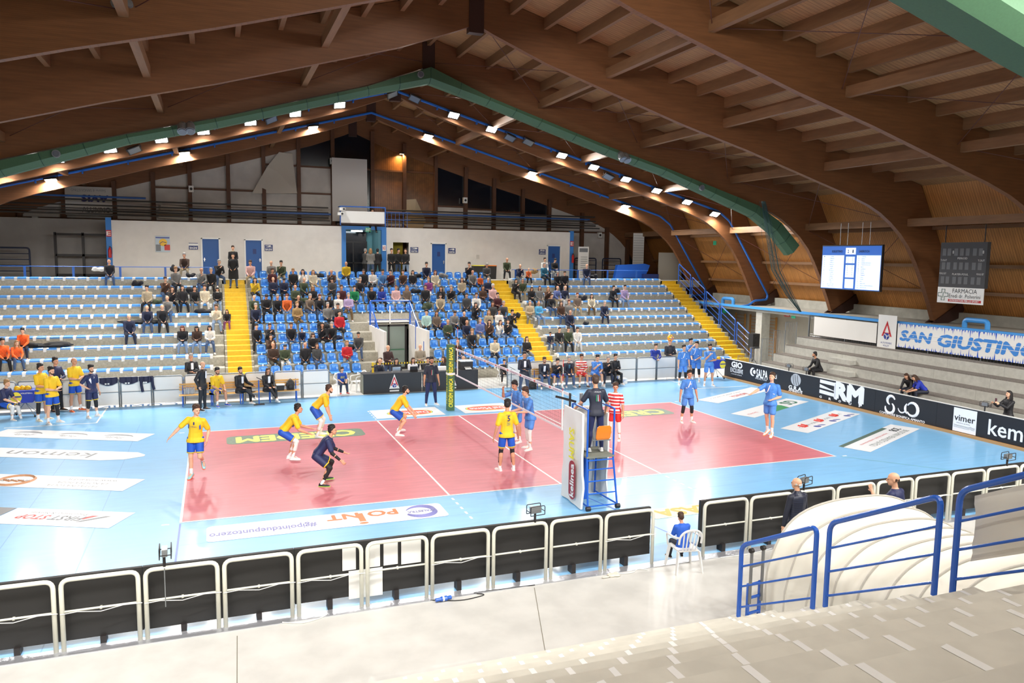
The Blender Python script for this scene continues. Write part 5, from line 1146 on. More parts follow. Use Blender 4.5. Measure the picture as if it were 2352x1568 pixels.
# shirts hanging over the far barrier at the left
def hung(px0, px1, drop, label, sleeves=False):
    x0, x1 = at(px0, 870, y=14.22).x, at(px1, 870, y=14.22).x; n = 10; b = MB(); vs = []
    for s_ in (0, 1):
        for i in range(n+1):
            t = i/n; x = x0+(x1-x0)*t; dz = drop*(.65+.35*math.sin(math.pi*t)); y = 14.235-.02*s_-.015*math.sin(i*1.9)
            vs += [(x, y, 1.13), (x, y-.03, 1.13-dz)]
    N = 2*(n+1); fs = []
    for i in range(n): fs += [(2*i, 2*i+1, 2*i+3, 2*i+2), (N+2*i, N+2*i+2, N+2*i+3, N+2*i+1), (2*i, 2*i+2, N+2*i+2, N+2*i), (2*i+1, N+2*i+1, N+2*i+3, 2*i+3)]
    fs += [(0, N, N+1, 1), (2*n, 2*n+1, N+2*n+1, N+2*n)]
    o = empty('hung_shirt', (0, 0, 0), label=label, cat='shirt'); MBB = MB().add(vs, fs); MBB.build('shirt_body', navy_c, o)
    if sleeves:
        for x in (x0+.06, x1-.04): MB().tube([(x, 14.19, 1.1), (x+.02, 14.17, .8), (x+.06, 14.17, .55 if x < x0+.2 else .62)], .05, 7).build('sleeve', navy_c, o)
    for q in (.35, .5): MB().box(x0+(x1-x0)*q-.03, x0+(x1-x0)*q+.03, 14.15, 14.155, .88, .93).build('logo_patch', white_p, o)
navy_c = mat('shirt_navy', (30, 36, 66), .7)
hung(228, 270, .30, 'navy training top hung over the barrier, leftmost of three'); hung(274, 317, .28, 'navy training top hung over the barrier, middle one'); hung(319, 352, .26, 'navy training top with dangling sleeves hung over the barrier', True)
# ball carts
def ball_cart(x, y, label, side):
    o = empty('ball_cart', (x, y, 0), label=label, cat='cart')
    b = MB(); b.prism([(-.36, .95), (.36, .95), (.28, .52), (-.28, .52)], lambda a, c, d: (a, d, c), -.28, .28); b.build('cloth_bag', mat('cart_blue', (36, 60, 170), .6), o)
    for sx in (-.33, .33):
        MB().tube([(sx, -.26, .05), (-sx, .26, .95)], .012, 5).build('leg', galv, o); MB().tube([(sx, .26, .05), (-sx, -.26, .95)], .012, 5).build('leg', galv, o)
    for q in ((-.33, -.26), (.33, -.26), (-.33, .26), (.33, .26)): MB().tube([(q[0]-.02, q[1], .04), (q[0]+.02, q[1], .04)], .04, 8).build('wheel', dark_fr, o)
    b = MB(); b.ell((-.2*side, -.29, .72), (.17, .012, .19), n=14); b.build('ball_print', yel_t, o); MB().box(-.2*side-.15, -.2*side+.15, -.31, -.30, .72, .77).build('print_stripe', blue_t, o)
    if side > 0: text('VOLLEYBALL', 'lettering', white_p, (.12, -.296, .86), (1, 0, 0), (0, 0, 1), .36, .045, o, depth=0, bold=.02)
    for i, (a, c) in enumerate(((-.2, -.05), (-.05, .02), (.12, -.04))):
        v = empty('volleyball', (x+a, y+c, .99), label='yellow volleyball lying in the blue ball cart at the %s' % ('left' if side > 0 else 'right'), cat='ball', group='balls in the %s cart' % ('left' if side > 0 else 'right'))
        MB().ell((0, 0, 0), (.105,)*3, n=16).build('ball', MT['ball_yellow'], v, smooth=True); MB().tube([(.106*math.cos(t), .03, .106*math.sin(t)) for t in [2*math.pi*j/16 for j in range(16)]], .008, 5, closed=True).build('blue_seam', blue_t, v)
ball_cart(at(58, 930, y=13.4).x, 13.4, 'blue ball cart with yellow ball print at the left touchline', 1); ball_cart(at(1640, 860, y=13.9).x, 13.8, 'blue and yellow ball cart in the far right corner', -1)
# small floodlights clamped on boards
def clamp_light(p, rz_, label):
    o = empty('work_light', p, rz_, label=label, cat='work light')
    MB().box(-.10, .10, -.05, .03, .16, .27).build('lamp_head', galv, o); b = MB(); b.tube(fillet([(-.14, -.1, .14), (-.14, -.1, .30), (.14, -.1, .30), (.14, -.1, .14)], .03), .008, 5, closed=False)
    b.tube([(-.14, -.1, .14), (.14, -.1, .14)], .008, 5); b.tube([(-.14, -.1, .2), (-.14, .06, .2)], .008, 5); b.tube([(.14, -.1, .2), (.14, .06, .2)], .008, 5); b.tube(fillet([(-.14, .06, .14), (-.14, .06, .30), (.14, .06, .30), (.14, .06, .14), (-.14, .06, .14)], .03), .008, 5); b.build('guard_frame', dark_fr, o)
    MB().tube([(0, 0, -.04), (0, 0, .16)], .022, 7).build('clamp', dark_fr, o)
clamp_light((at(377, 1285, y=-5.27).x, -5.27, 1.12), 1.6, 'small work light clamped on the near barrier at the left'); clamp_light((at(1229, 1186, y=-5.27).x, -5.27, 1.12), .1, 'small work light clamped on the near barrier in the middle')
clamp_light((at(2312, 1075, y=-5.27).x, -5.27, 1.12), .1, 'small work light clamped on the near barrier at the right edge'); clamp_light((at(1846, 1118, y=-5.27).x, -5.27, 1.10), .3, 'small work light behind the man in the quilted vest')
for px, py, lb in ((1812, 846, 'left of two small work lights standing on the court end board'), (1852, 854, 'right of two small work lights standing on the court end board'), (2262, 937, 'small tilted work light on the court end board at the right')): clamp_light((24.28, at(px, py, x=24.28).y, .98), 1.6, lb)
MB().tube([(0, 0, .5), (0, 0, 1.1)], .008, 5).build('light_pole', galv, label='thin pole hanging below the left work light on the barrier', cat='pole', loc=(at(379, 1340, y=-5.32).x, -5.34, 0))
# things on the side tiers
o = empty('water_bottle', (25.55, at(2137, 905, x=25.6).y, .40), label='clear water bottle standing alone on the lowest side tier', cat='bottle'); MB().tube([(0, 0, 0), (0, 0, .2), (0, 0, .25), (0, 0, .28)], [.04, .04, .015, .015], 8).build('bottle_body', pla, o); MB().tube([(0, 0, .28), (0, 0, .3)], .017, 8).build('cap', white_p, o)
b = MB(); y = at(1972, 885, x=25.3).y; b.prism([(-.6, 0), (.6, .02), (.55, .12), (.1, .2), (-.5, .16)], lambda a, c, d: (25.3+d, y+a, .40+c), -.12, .3); b.build('folded_bag', mat('bag_stripe', (190, 200, 225), .6, rgb2=(50, 70, 190), scale=5), label='blue and white striped bag lying on the lowest side tier', cat='bag')
# ------------------------------------------------------------------ tunnel cover, ladder and rails by the near stand
TU = empty('players_tunnel', (11.0, -7.5, 0), label='folded players tunnel under a white tarpaulin beside the near stand', cat='tunnel')
tarp = mat('tarp_white', (232, 229, 216), .42, var=.03, scale=1.4, bump=.35, bscale=2.2)
rings = []; nr = 30; prof = 26
def tun(t, u):     # t along the tunnel, u around the hoop
    yy = -7.55-4.2*t; a = math.pi*u; hw = 1.78-.15*t; hh = 1.74-.25*t-.10*math.sin(7*t); rib = .045*abs(math.sin(math.pi*t*10))
    x = -math.copysign(abs(math.cos(a))**.8, math.cos(a)); z = math.sin(a)**.55; w = 1-rib*(.35+z*.8); fold = .03*math.sin(31*u+9*t)*(1-z)+.02*noise.noise(Vector((u*7, t*9, 1)))
    return Vector((11.05+x*hw*(w+fold)+.25*t, yy, z*hh*w+.02*noise.noise(Vector((u*5, t*6, 4)))))
b = MB(); vs = []; fs = []; NR = 60; NU = 36
for s_ in (0, 1):
    for i in range(NR+1):
        for j in range(NU+1):
            p = tun(i/NR, j/NU); q = Vector((11.15, p.y, .4)); vs.append(p+(q-p).normalized()*.02*s_-Vector((11.0, -7.5, 0)))
n = NU+1; N = (NR+1)*n
for i in range(NR):
    for j in range(NU):
        a = i*n+j; fs += [(a, a+1, a+n+1, a+n), (N+a, N+a+n, N+a+n+1, N+a+1)]
for j in range(NU): fs += [(j, N+j, N+j+1, j+1), (NR*n+j, NR*n+j+1, N+NR*n+j+1, N+NR*n+j)]
for i in range(NR): fs += [(i*n, (i+1)*n, N+(i+1)*n, N+i*n), (i*n+NU, N+i*n+NU, N+(i+1)*n+NU, (i+1)*n+NU)]
b.add(vs, fs); b.build('tarpaulin', tarp, TU, smooth=True)
for i in range(0, 11):
    t = i/10; pts = [tun(min(.999, t), j/30)-Vector((11.0, -7.5, 0))+Vector((0, .0, .0)) for j in range(31)]
    MB().tube([p*1.0+Vector((0, 0, .01)) for p in pts], .016, 5).build('hoop_seam', mat('seam_grey', (200, 196, 186), .5), TU)
# end curtain closing the front hoop
b = MB(); p0 = [tun(0, j/30)-Vector((11.0, -7.5, 0)) for j in range(31)]; vs = p0+[p+Vector((0, .03, 0)) for p in p0]; b.add(vs, [tuple(range(31)), tuple(range(61, 30, -1))]+[(j, j+1, 32+j, 31+j) for j in range(30)]+[(30, 0, 31, 61)]); b.build('end_curtain', tarp, TU)
LA = empty('folding_ladder', (8.85, -7.78, 0), label='folded grey and blue ladder leaning beside the tunnel cover', cat='ladder'); LA.rotation_euler = (0, 0, .15)
for sx in (-.13, .13):
    MB().box(sx-.018, sx+.018, -.035, .0, 0.3, 1.18).build('upper_rail', mat('ladder_grey', (130, 132, 134), .4, metal=.5), LA); MB().box(sx-.022, sx+.022, 0.0, .04, 0, .62).build('lower_rail', blue_d, LA); MB().tube([(sx-.03, -.01, 1.18), (sx+.03, -.01, 1.18)], .04, 10).build('hinge', dark_fr, LA)
for z in (.12, .38, .60): MB().box(-.13, .13, -.01, .03, z-.015, z+.015).build('rung', blue_d, LA)
MB().box(-.13, .13, -.03, 0, .9, .92).build('rung', MT['ladder_grey'], LA)
def slope_rail(y0, z0, y1, z1, x, label, h=1.12, rr=.034):
    o = empty('stand_railing', (x, y0, z0), label=label, cat='railing', group='blue railings of the near stand'); L = y1-y0; D = z1-z0
    MB().tube(fillet([(0, 0, -.0), (0, 0, h), (0, L, h+D), (0, L, D)], .13, 6), rr, 10).build('frame', blue_d, o)
    for t in (.13, .42, .70): MB().tube([(0, .0, h*t), (0, L, h*t+D)], .016, 7).build('bar', blue_d, o)
    return o
slope_rail(-8.30, .40, -9.80, 1.20, 8.14, 'blue sloping stand railing, nearest to the ladder'); slope_rail(-10.02, 1.32, -11.58, 2.15, 8.14, 'blue sloping stand railing, middle one before the tunnel cover'); slope_rail(-11.80, 2.27, -13.3, 3.07, 8.14, 'blue sloping stand railing at the right edge with white sheet behind')
slope_rail(-8.3, .40, -9.8, 1.2, 13.35, 'blue stand railing on the far side of the tunnel cover'); slope_rail(-10.0, 1.3, -11.6, 2.15, 13.35, 'second blue stand railing beyond the tunnel cover')
wavy(8.32, -13.6, 8.30, -11.86, 2.62, 3.34, .01, .05, 'hung_sheet', None, tarp, 14, 8)
o = bpy.data.objects['hung_sheet']
for v in o.data.vertices: v.co.z += (-11.86-v.co.y)*.534
o['label'] = 'white vinyl sheet hung behind the right hand stand railing'; o['category'] = 'sheet'
# ------------------------------------------------------------------ people
SKIN = [mat('skin_a', (224, 172, 140), .5), mat('skin_b', (206, 150, 118), .5), mat('skin_c', (186, 128, 98), .5)]
HAIRC = {'k': mat('hair_black', (28, 22, 20), .6), 'b': mat('hair_brown', (66, 44, 30), .6), 'l': mat('hair_light', (150, 112, 70), .6), 'g': mat('hair_grey', (150, 146, 142), .6), 'r': mat('hair_red', (100, 44, 26), .6), 'w': mat('hair_white', (200, 198, 194), .6)}
eye_m = mat('eye_dark', (30, 22, 20), .3); lip_m = mat('lips', (170, 96, 88), .5); shoe_w = mat('shoe_white', (232, 232, 230), .45); shoe_k = mat('shoe_black', (30, 30, 32), .45); sock_w = mat('sock_white', (236, 236, 236), .7)
def dirv(a, b, s):
    a, b = math.radians(a), math.radians(b); return Vector((s*math.sin(b), math.sin(a)*math.cos(b), -math.cos(a)*math.cos(b)))
def skeleton(H, lean=0, side=0, twist=0, head=(0, 0), seat=0, la=(0, 8, 10, 4), ra=(0, 8, 10, 4), ll=(0, 4, 0, 2), rl=(0, 4, 0, 2), foot=(0, 0), shrug=0, rfoot=None):
    """joint positions in body frame (facing +Y); angles in degrees: limb = (upper fwd, upper out, lower fwd, lower out)"""
    J = {}; up = (Matrix.Rotation(math.radians(side), 3, 'Y')@Matrix.Rotation(math.radians(-lean), 3, 'X'))@Vector((0, 0, 1))
    Rt = Matrix.Rotation(math.radians(twist), 3, 'Z'); rt = Rt@Vector((1, 0, 0)); rt = (rt-up*rt.dot(up)).normalized(); fw = up.cross(rt)
    J['pel'] = Vector((0, 0, 0)); J['wst'] = up*.10*H; J['chs'] = up*.215*H; J['nck'] = up*.30*H; J['up'] = up; J['rt'] = rt; J['fw'] = fw
    hy, hp = head; hq = Matrix.Rotation(math.radians(hy), 3, 'Z')@Matrix.Rotation(math.radians(-hp), 3, 'X')
    J['hR'] = hq; nk = (up+Vector((0, 0, .8))).normalized(); J['hb'] = J['nck']+nk*.035*H; J['hd'] = J['hb']+hq@Vector((0, .018*H, .066*H))
    for s, A, n in ((-1, la, 'l'), (1, ra, 'r')):
        sh = J['nck']-up*.040*H+rt*s*.098*H+up*shrug*.02*H; J[n+'sh'] = sh
        J[n+'el'] = sh+Rt@dirv(A[0], A[1], s)*.168*H; J[n+'wr'] = J[n+'el']+Rt@dirv(A[2], A[3], s)*.145*H
        J[n+'hdir'] = (J[n+'wr']-J[n+'el']).normalized()
    for s, A, n, f in ((-1, ll, 'l', foot[0]), (1, rl, 'r', foot[1])):
        hp_ = Vector((s*.052*H, 0, -.01*H)); J[n+'hp'] = hp_; J[n+'kn'] = hp_+dirv(A[0], A[1], s)*.238*H; J[n+'an'] = J[n+'kn']+dirv(A[2], A[3], s)*.232*H
        a = math.radians(f); J[n+'ft'] = Vector((s*.25, math.cos(a), math.sin(a))).normalized()
    return J
def ering(c, rt, fw, a, b, n=12): return [c+rt*(a*math.cos(2*math.pi*i/n))+fw*(b*math.sin(2*math.pi*i/n)) for i in range(n)]
def torso(m, J, H, g=0.0, low=True, wid=1.0, hem=0.0):
    up, rt, fw = J['up'], J['rt'], J['fw']; px = Vector((1, 0, 0)); r2 = (px+rt).normalized()
    R = []
    if hem: R.append(ering(J['pel']-Vector((0, 0, hem*H)), px, Vector((0, 1, 0)), .112*H*wid+g, .082*H*wid+g)); R.append(ering(J['pel']-Vector((0, 0, .01*H)), px, Vector((0, 1, 0)), .106*H*wid+g, .078*H*wid+g))
    if not hem: R.append(ering(J['pel']-Vector((0, 0, .035*H)), px, Vector((0, 1, 0)), .090*H*wid+g, .064*H*wid+g))
    R += [ering(J['pel']+up*.03*H, r2, fw, .088*H*wid+g, .062*H*wid+g),
         ering(J['wst'], r2, fw, .078*H*wid+g, .055*H*wid+g), ering(J['wst']+up*.05*H, rt, fw, .084*H*wid+g, .058*H*wid+g), ering(J['chs'], rt, fw, .098*H*wid+g, .066*H*wid+g),
         ering(J['chs']+up*.040*H, rt, fw, .098*H*wid+g, .062*H*wid+g), ering(J['chs']+up*.066*H, rt, fw, .078*H*wid+g, .052*H*wid+g), ering(J['nck']-up*.006*H, rt, fw, .052*H*wid+g*.7, .042*H*wid+g*.7), ering(J['nck']+up*.012*H, rt, fw, .036*H+g*.5, .034*H+g*.5)]
    m.loft(R)
def hand(m, J, n, H, curl=.5, fine=True):
    w = J[n+'wr']; d = J[n+'hdir']; s = -1 if n == 'l' else 1; k = H/1.8
    side = Vector((0, 1, 0)); side = (side-d*side.dot(d)).normalized() if abs(d.y) < .85 else (Vector((-s, 0, 0))-d*(-s*d.x)).normalized()
    nrm = d.cross(side)*s           # palm normal, towards the body
    if nrm.dot(Vector((-s, 0, 0))) < 0 and abs(d.y) < .85: nrm = -nrm
    pc = w+d*.045*k; m.cap(w-d*.01*k, w+d*.03*k, .024*k, .027*k)
    for q in (-.022, 0, .022): m.cap(w+d*.012*k+side*q*.6*k, w+d*.085*k+side*q*k, .016*k, .015*k, n=8)
    for i, (q, L) in enumerate(((.031, .072), (.0105, .08), (-.0105, .075), (-.031, .058))):
        b0 = w+d*.088*k+side*q*k; spread = side*q*2.2; c1 = (d+nrm*curl*.5+spread).normalized(); c2 = (d+nrm*curl*1.6+spread).normalized()
        e = b0+c1*L*.5*k; m.cap(b0, e, .0098*k, .0092*k, n=6); m.cap(e, e+c2*L*.5*k, .0092*k, .008*k, n=6)
    t0 = w+d*.03*k+side*.028*k; t1 = t0+(d*.7+side*.75+nrm*.2).normalized()*.036*k; m.cap(t0, t1, .0125*k, .011*k, n=6); m.cap(t1, t1+(d+side*.25+nrm*.35).normalized()*.03*k, .011*k, .009*k, n=6)
def head_mesh(m, J, H):
    k = H/1.8; c = J['hd']; R = J['hR']; f = lambda x, y, z: c+R@Vector((x*k, y*k, z*k))
    m.ell(f(0, -.012, .028), (.077*k, .096*k, .088*k), R, 16); m.ell(f(0, .022, -.035), (.062*k, .070*k, .080*k), R, 14)
    m.ell(f(0, .055, -.088), (.030*k, .030*k, .026*k), R, 8); m.ell(f(0, .040, -.075), (.048*k, .048*k, .034*k), R, 10)
    m.cap(f(0, .088, .012), f(0, .106, -.026), .010*k, .015*k, n=8)
    for s in (-1, 1): m.ell(f(s*.078, -.005, -.012), (.010*k, .020*k, .031*k), R, 8); m.ell(f(s*.032, .072, .022), (.026*k, .016*k, .012*k), R, 8)
    m.cap(J['nck']-J['up']*.03*H, f(0, -.018, -.06), .036*H*.92, .050*k)
def face(J, H):
    k = H/1.8; c = J['hd']; R = J['hR']; f = lambda x, y, z: c+R@Vector((x*k, y*k, z*k)); out = []
    for s in (-1, 1):
        e = MB(); e.ell(f(s*.031, .087, .003), (.014*k, .007*k, .008*k), R, 8); out.append(('eye', e, eye_m))
    e = MB(); e.ell(f(0, .090, -.055), (.026*k, .008*k, .007*k), R, 8); out.append(('mouth', e, lip_m)); return out
def hair(J, H, st):
    """st: s short, c curly, l long, t tied back, b bald (ring), h hood/hat"""
    k = H/1.8; c = J['hd']; R = J['hR']; f = lambda x, y, z: c+R@Vector((x*k, y*k, z*k)); m = MB(); rnd = random.Random(hash(st) % 7)
    if st == 'b':
        for s in (-1, 1): m.ell(f(s*.066, -.030, -.002), (.013*k, .044*k, .030*k), R, 8)
        m.ell(f(0, -.088, -.012), (.062*k, .020*k, .034*k), R, 10); return m
    if st == 'h':
        m.ell(f(0, -.014, .048), (.088*k, .104*k, .082*k), R, 14); m.ell(f(0, -.045, -.01), (.083*k, .072*k, .09*k), R, 12); return m
    m.ell(f(0, -.020, .054), (.084*k, .102*k, .074*k), R@Matrix.Rotation(.42, 3, 'X'), 14); m.ell(f(0, -.052, .0), (.080*k, .062*k, .075*k), R, 12)
    m.cap(f(-.042, .050, .100), f(.042, .052, .100), .021*k, .021*k)
    for s in (-1, 1): m.ell(f(s*.076, -.012, .028), (.012*k, .034*k, .04*k), R, 8)
    if st in 'sc':
        n = 26 if st == 'c' else 14; amp = .02 if st == 'c' else .012
        for i in range(n):
            a = 2.4*i; t = .25+.9*i/n; m.ell(f(.078*math.sin(t)*math.cos(a), -.02+.09*math.sin(t)*math.sin(a), .06+.078*math.cos(t)), ((.018+amp)*k,)*3, R, 6)
    if st == 't': m.ell(f(0, -.13, .03), (.032*k, .036*k, .032*k), R, 8)
    if st == 'l':
        for s in (-1, 1):
            m.cap(f(s*.075, -.01, .03), f(s*.088, -.01, -.10), .026*k, .034*k); m.cap(f(s*.088, -.01, -.10), f(s*.085, .03, -.25), .034*k, .022*k)
        m.cap(f(0, -.07, .0), f(0, -.10, -.16), .07*k, .08*k); m.cap(f(0, -.10, -.16), f(0, -.09, -.27), .08*k, .05*k)
    return m
def limbs(m, J, H, g=0.0, arms=True, legs=True, arm_to=1.0, leg_to=1.0, hands=True, curl=(.5, .5), feet=True, arm_from=0):
    for n in 'lr':
        if arms:
            sh, el, wr = J[n+'sh'], J[n+'el'], J[n+'wr']
            ua = min(arm_to, .5)*2; m.cap(sh-J['rt']*(.02*H)*(1 if n == 'r' else -1), sh, .036*H+g, .034*H+g)
            m.cap(sh, sh.lerp(el, ua), .034*H+g, (.034-.0095*ua)*H+g)
            if arm_to > .5:
                t = (arm_to-.5)*2; m.cap(el, el.lerp(wr, min(1, t*.35)), .0245*H+g, .0258*H+g); m.cap(el.lerp(wr, .3), el.lerp(wr, t), .0258*H+g, (.0258-.0105*t)*H+g)
            if hands and arm_to >= 1: hand(m, J, n, H, curl[0 if n == 'l' else 1])
        if legs:
            hp, kn, an = J[n+'hp'], J[n+'kn'], J[n+'an']; t = min(leg_to, .5)*2
            m.cap(hp, hp.lerp(kn, t), .055*H+g, (.055-.023*t)*H+g)
            if leg_to > .5:
                t = (leg_to-.5)*2; dn = (an-kn).normalized(); bk = (Vector((0, -1, 0))-dn*(-dn.y)).normalized() if abs(dn.y) < .95 else Vector((0, 0, -1))
                cm = kn.lerp(an, .3)+bk*.010*H; m.cap(kn, cm, .031*H+g, .0325*H+g)
                if t > .35: m.cap(cm, kn.lerp(an, t), .0325*H+g, (.0325-.0125*t)*H+g)
            if feet and leg_to >= 1: m.cap(an, an+J[n+'ft']*.05*H-Vector((0, 0, .018*H)), .018*H, .014*H)
def shoe(J, n, H):
    m = MB(); an = J[n+'an']; d = J[n+'ft']; s = d.cross(Vector((0, 0, 1))).normalized(); u = s.cross(d).normalized(); k = H/1.8; rings = []
    for t, w, h0, h1 in ((-.075, .026, .0, .055), (-.05, .036, -.0, .085), (.0, .038, 0, .085), (.06, .044, 0, .065), (.12, .047, 0, .048), (.17, .040, .004, .038), (.20, .022, .01, .028)):
        c = an+d*t*k-u*.072*k; rings.append([c-s*w*k+u*h0*k, c+s*w*k+u*h0*k, c+s*w*k+u*(h0*.5+h1*.5)*k, c+s*w*.6*k+u*h1*k, c-s*w*.6*k+u*h1*k, c-s*w*k+u*(h0*.5+h1*.5)*k])
    m.loft(rings); m.cap(an-u*.02*k, an+u*.03*k, .036*k, .032*k); return m
def sole(J, n, H):
    m = MB(); an = J[n+'an']; d = J[n+'ft']; s = d.cross(Vector((0, 0, 1))).normalized(); u = s.cross(d).normalized(); k = H/1.8; rings = []
    for t, w in ((-.08, .028), (-.05, .040), (.0, .040), (.06, .047), (.12, .05), (.17, .043), (.208, .022)):
        c = an+d*t*k-u*.078*k; rings.append([c-s*w*k, c+s*w*k, c+s*w*k+u*.02*k, c-s*w*k+u*.02*k])
    m.loft(rings); return m
def lowest(J, H): return min(J[n+'an'].z-.078*H/1.8-(.0 if J[n+'ft'].z >= 0 else -J[n+'ft'].z*.2*H/1.8) for n in 'lr')
def figure(P, H=1.8, vox=.011, sleeve='short', bottom='shorts', hairs='s', socks=True, knee='', wide=1.0, hoodie=False, jacket=False, hem=.02, fine=True, beard=False, trim=False):
    """meshes of a dressed figure in body frame: list of (part name, mesh, slot)"""
    J = skeleton(H, **P); out = []
    b = MB(); torso(b, J, H); limbs(b, J, H, curl=P.get('_c', (.5, .5))); head_mesh(b, J, H); out.append(('body', fuse(b, 'body', vox, 2), 'skin'))
    g = .011 if not jacket else .018
    b = MB(); torso(b, J, H, g+.004, wid=wide, hem=(.045 if not jacket else .085) if P.get('lean', 0) < 32 and hem and not P.get('seat') else 0.0); limbs(b, J, H, g, legs=False, hands=False, arm_to=.36 if sleeve == 'short' else .99 if sleeve == 'long' else .36)
    if sleeve == 'short':
        for n in 'lr': b.cap(J[n+'sh'], J[n+'sh'].lerp(J[n+'el'], .72), .036*H+g, .034*H+g)
    if hoodie: b.ell(J['nck']-J['fw']*.05*H+J['up']*.01*H, (.07*H, .045*H, .035*H))
    out.append(('top', fuse(b, 'top', max(vox, .012), 4), 'top'))
    b = MB(); m2 = .014; R = [ering(J['pel']+J['up']*.05*H, J['rt'], J['fw'], .078*H+.002, .054*H+.002), ering(J['pel']-Vector((0, 0, .01*H)), Vector((1, 0, 0)), Vector((0, 1, 0)), .092*H+.004, .064*H+.004), ering(J['pel']-Vector((0, 0, .05*H)), Vector((1, 0, 0)), Vector((0, 1, 0)), .080*H, .058*H)]
    b.loft(R)
    if bottom == 'shorts':
        for n in 'lr': b.cap(J[n+'hp'], J[n+'hp'].lerp(J[n+'kn'], .62), .058*H+.006, .046*H+.018, n=12)
    else: limbs(b, J, H, .012, arms=False, leg_to=.97, feet=False)
    out.append(('shorts' if bottom == 'shorts' else 'trousers', fuse(b, 'bottom', max(vox, .012), 3), 'bottom'))
    if trim:
        for n in 'lr':
            hp, kn = J[n+'hp'], J[n+'kn']; d = (kn-hp).normalized(); c = hp.lerp(kn, .62)+d*.036*H; r = .044*H+.018; a = Vector((1, 0, 0)); a = (a-d*a.dot(d)).normalized(); e = d.cross(a)
            b = MB(); b.loft([ering(c-d*.028, a, e, r*.99, r*.99, 14), ering(c-d*.024, a, e, r*1.03, r*1.03, 14), ering(c-d*.004, a, e, r*.98, r*.98, 14), ering(c+d*.0, a, e, r*.9, r*.9, 14)]); out.append(('shorts_trim', fix(b.mesh('shorts_trim', [], True)), 'trim'))
    for n in 'lr':
        if bottom == 'shorts' and socks:
            b = MB(); b.cap(J[n+'kn'].lerp(J[n+'an'], .74), J[n+'an'], .023*H+.005, .022*H+.004); out.append(('sock', fuse(b, 'sock', .011, 2), 'sock'))
        b = shoe(J, n, H); out.append(('shoe', fuse(b, 'shoe', .012 if fine else .02, 2), 'shoe'))
        if fine: out.append(('sole', fix(sole(J, n, H).mesh('sole')), 'sole'))
        if n in knee or (n.upper() in knee):
            b = MB(); kn = J[n+'kn']; up_ = (J[n+'hp']-kn).normalized(); dn = (J[n+'an']-kn).normalized(); L = .07 if n in knee else .12
            b.cap(kn+up_*L*H*.8, kn, .034*H+.008, .034*H+.009); b.cap(kn, kn+dn*L*H, .034*H+.009, .030*H+.009); out.append(('knee_pad', fuse(b, 'knee_pad', .012, 2), 'knee'))
    hb = hair(J, H, hairs)
    out.append(('hat' if hairs == 'h' else 'hair', fuse(hb, 'hair', .011 if fine else .016, 1 if hairs in 'c' else 2), 'hair'))
    for nm, e, m in face(J, H): out.append((nm, fix(e.mesh(nm, [m], True)), None))
    if beard:
        k = H/1.8; b = MB(); f = lambda x, y, z: J['hd']+J['hR']@Vector((x*k, y*k, z*k)); b.ell(f(0, .052, -.088), (.042*k, .042*k, .032*k), J['hR'], 10)
        for s in (-1, 1): b.cap(f(s*.058, .02, -.03), f(s*.045, .05, -.08), .016*k, .02*k)
        out.append(('beard', fuse(b, 'beard', .011, 1), 'hair'))
    return J, out
def place(J, parts, loc, rz, mats, label, H=1.8, ground=0.0, seat=None, group=None, mesh_share=False, cat='person', scale=1.0):
    """loc x,y; the lowest shoe stands on `ground` unless a seat height is given (pelvis then rests on the seat)"""
    z = (ground-lowest(J, H)*scale) if seat is None else seat+.062*H*scale
    o = empty('person', (loc[0], loc[1], z), rz, label=label, cat=cat, group=group); o.scale = (scale,)*3
    o['_J'] = 0; del o['_J']
    for nm, me, slot in parts:
        if slot is None: link(nm, me, o); continue
        c = link(nm, me, o); m = mats.get(slot) or mats.get('top')
        if mesh_share:
            if not me.materials: me.materials.append(m)
            c.material_slots[0].link = 'OBJECT'; c.material_slots[0].material = m
        else: me.materials.append(m)
    return o
STAND = dict(lean=2, la=(2, 9, 12, 3), ra=(0, 9, 10, 4), ll=(2, 5, -2, 4), rl=(0, 5, -1, 4))
CROSS = dict(lean=-1, la=(22, 10, 78, -62), ra=(16, 10, 66, -58), ll=(2, 6, -1, 5), rl=(0, 6, -1, 5))
jy = stripes('jersey_yellow', (238, 196, 36), (246, 214, 70), 'Z', 9, .001, .7, .03); sb_ = mat('shorts_royal', (24, 84, 190), .6); navy = mat('jersey_navy', (34, 42, 84), .6); trim_y = mat('trim_yellow', (235, 198, 44), .6)
jb = mat('jersey_sky', (74, 134, 212), .6, rgb2=None, var=.10, scale=9); jb2 = mat('shorts_sky', (84, 142, 218), .6, var=.08, scale=7)
jr = stripes('jersey_hoops', (206, 44, 46), (236, 232, 230), 'Z', .105, .045, .6, .03); sr = mat('shorts_red', (214, 48, 46), .6)
ref_n = mat('polo_ink', (40, 44, 60), .6); ref_t = mat('trousers_navy', (34, 42, 86), .6); kn_w = mat('pad_white', (228, 226, 222), .7); kn_k = mat('pad_black', (28, 28, 30), .7)
suit_k = mat('suit_black', (30, 30, 34), .6); suit_n = mat('suit_navy', (32, 36, 52), .6); shirt_w = mat('shirt_white', (228, 230, 236), .6); jean = mat('jeans_blue', (72, 92, 128), .8)
sole_w = mat('sole_white', (240, 240, 238), .5); sole_g = mat('sole_lime', (170, 240, 90), .5); sole_o = mat('sole_orange', (245, 150, 60), .5); shoe_o = mat('shoe_orange', (240, 110, 60), .5); shoe_b = mat('shoe_blue', (40, 90, 200), .5)
wrn = mat('number_navy', (40, 44, 110), .6); wrw = mat('number_white', (235, 235, 240), .6)
def M(top, bottom, skin=0, hr='b', sock=sock_w, shoe=shoe_w, sole=sole_w, knee=kn_w, trim=trim_y): return dict(top=top, bottom=bottom, skin=SKIN[skin], hair=HAIRC[hr], sock=sock, shoe=shoe, sole=sole, knee=knee, trim=trim)
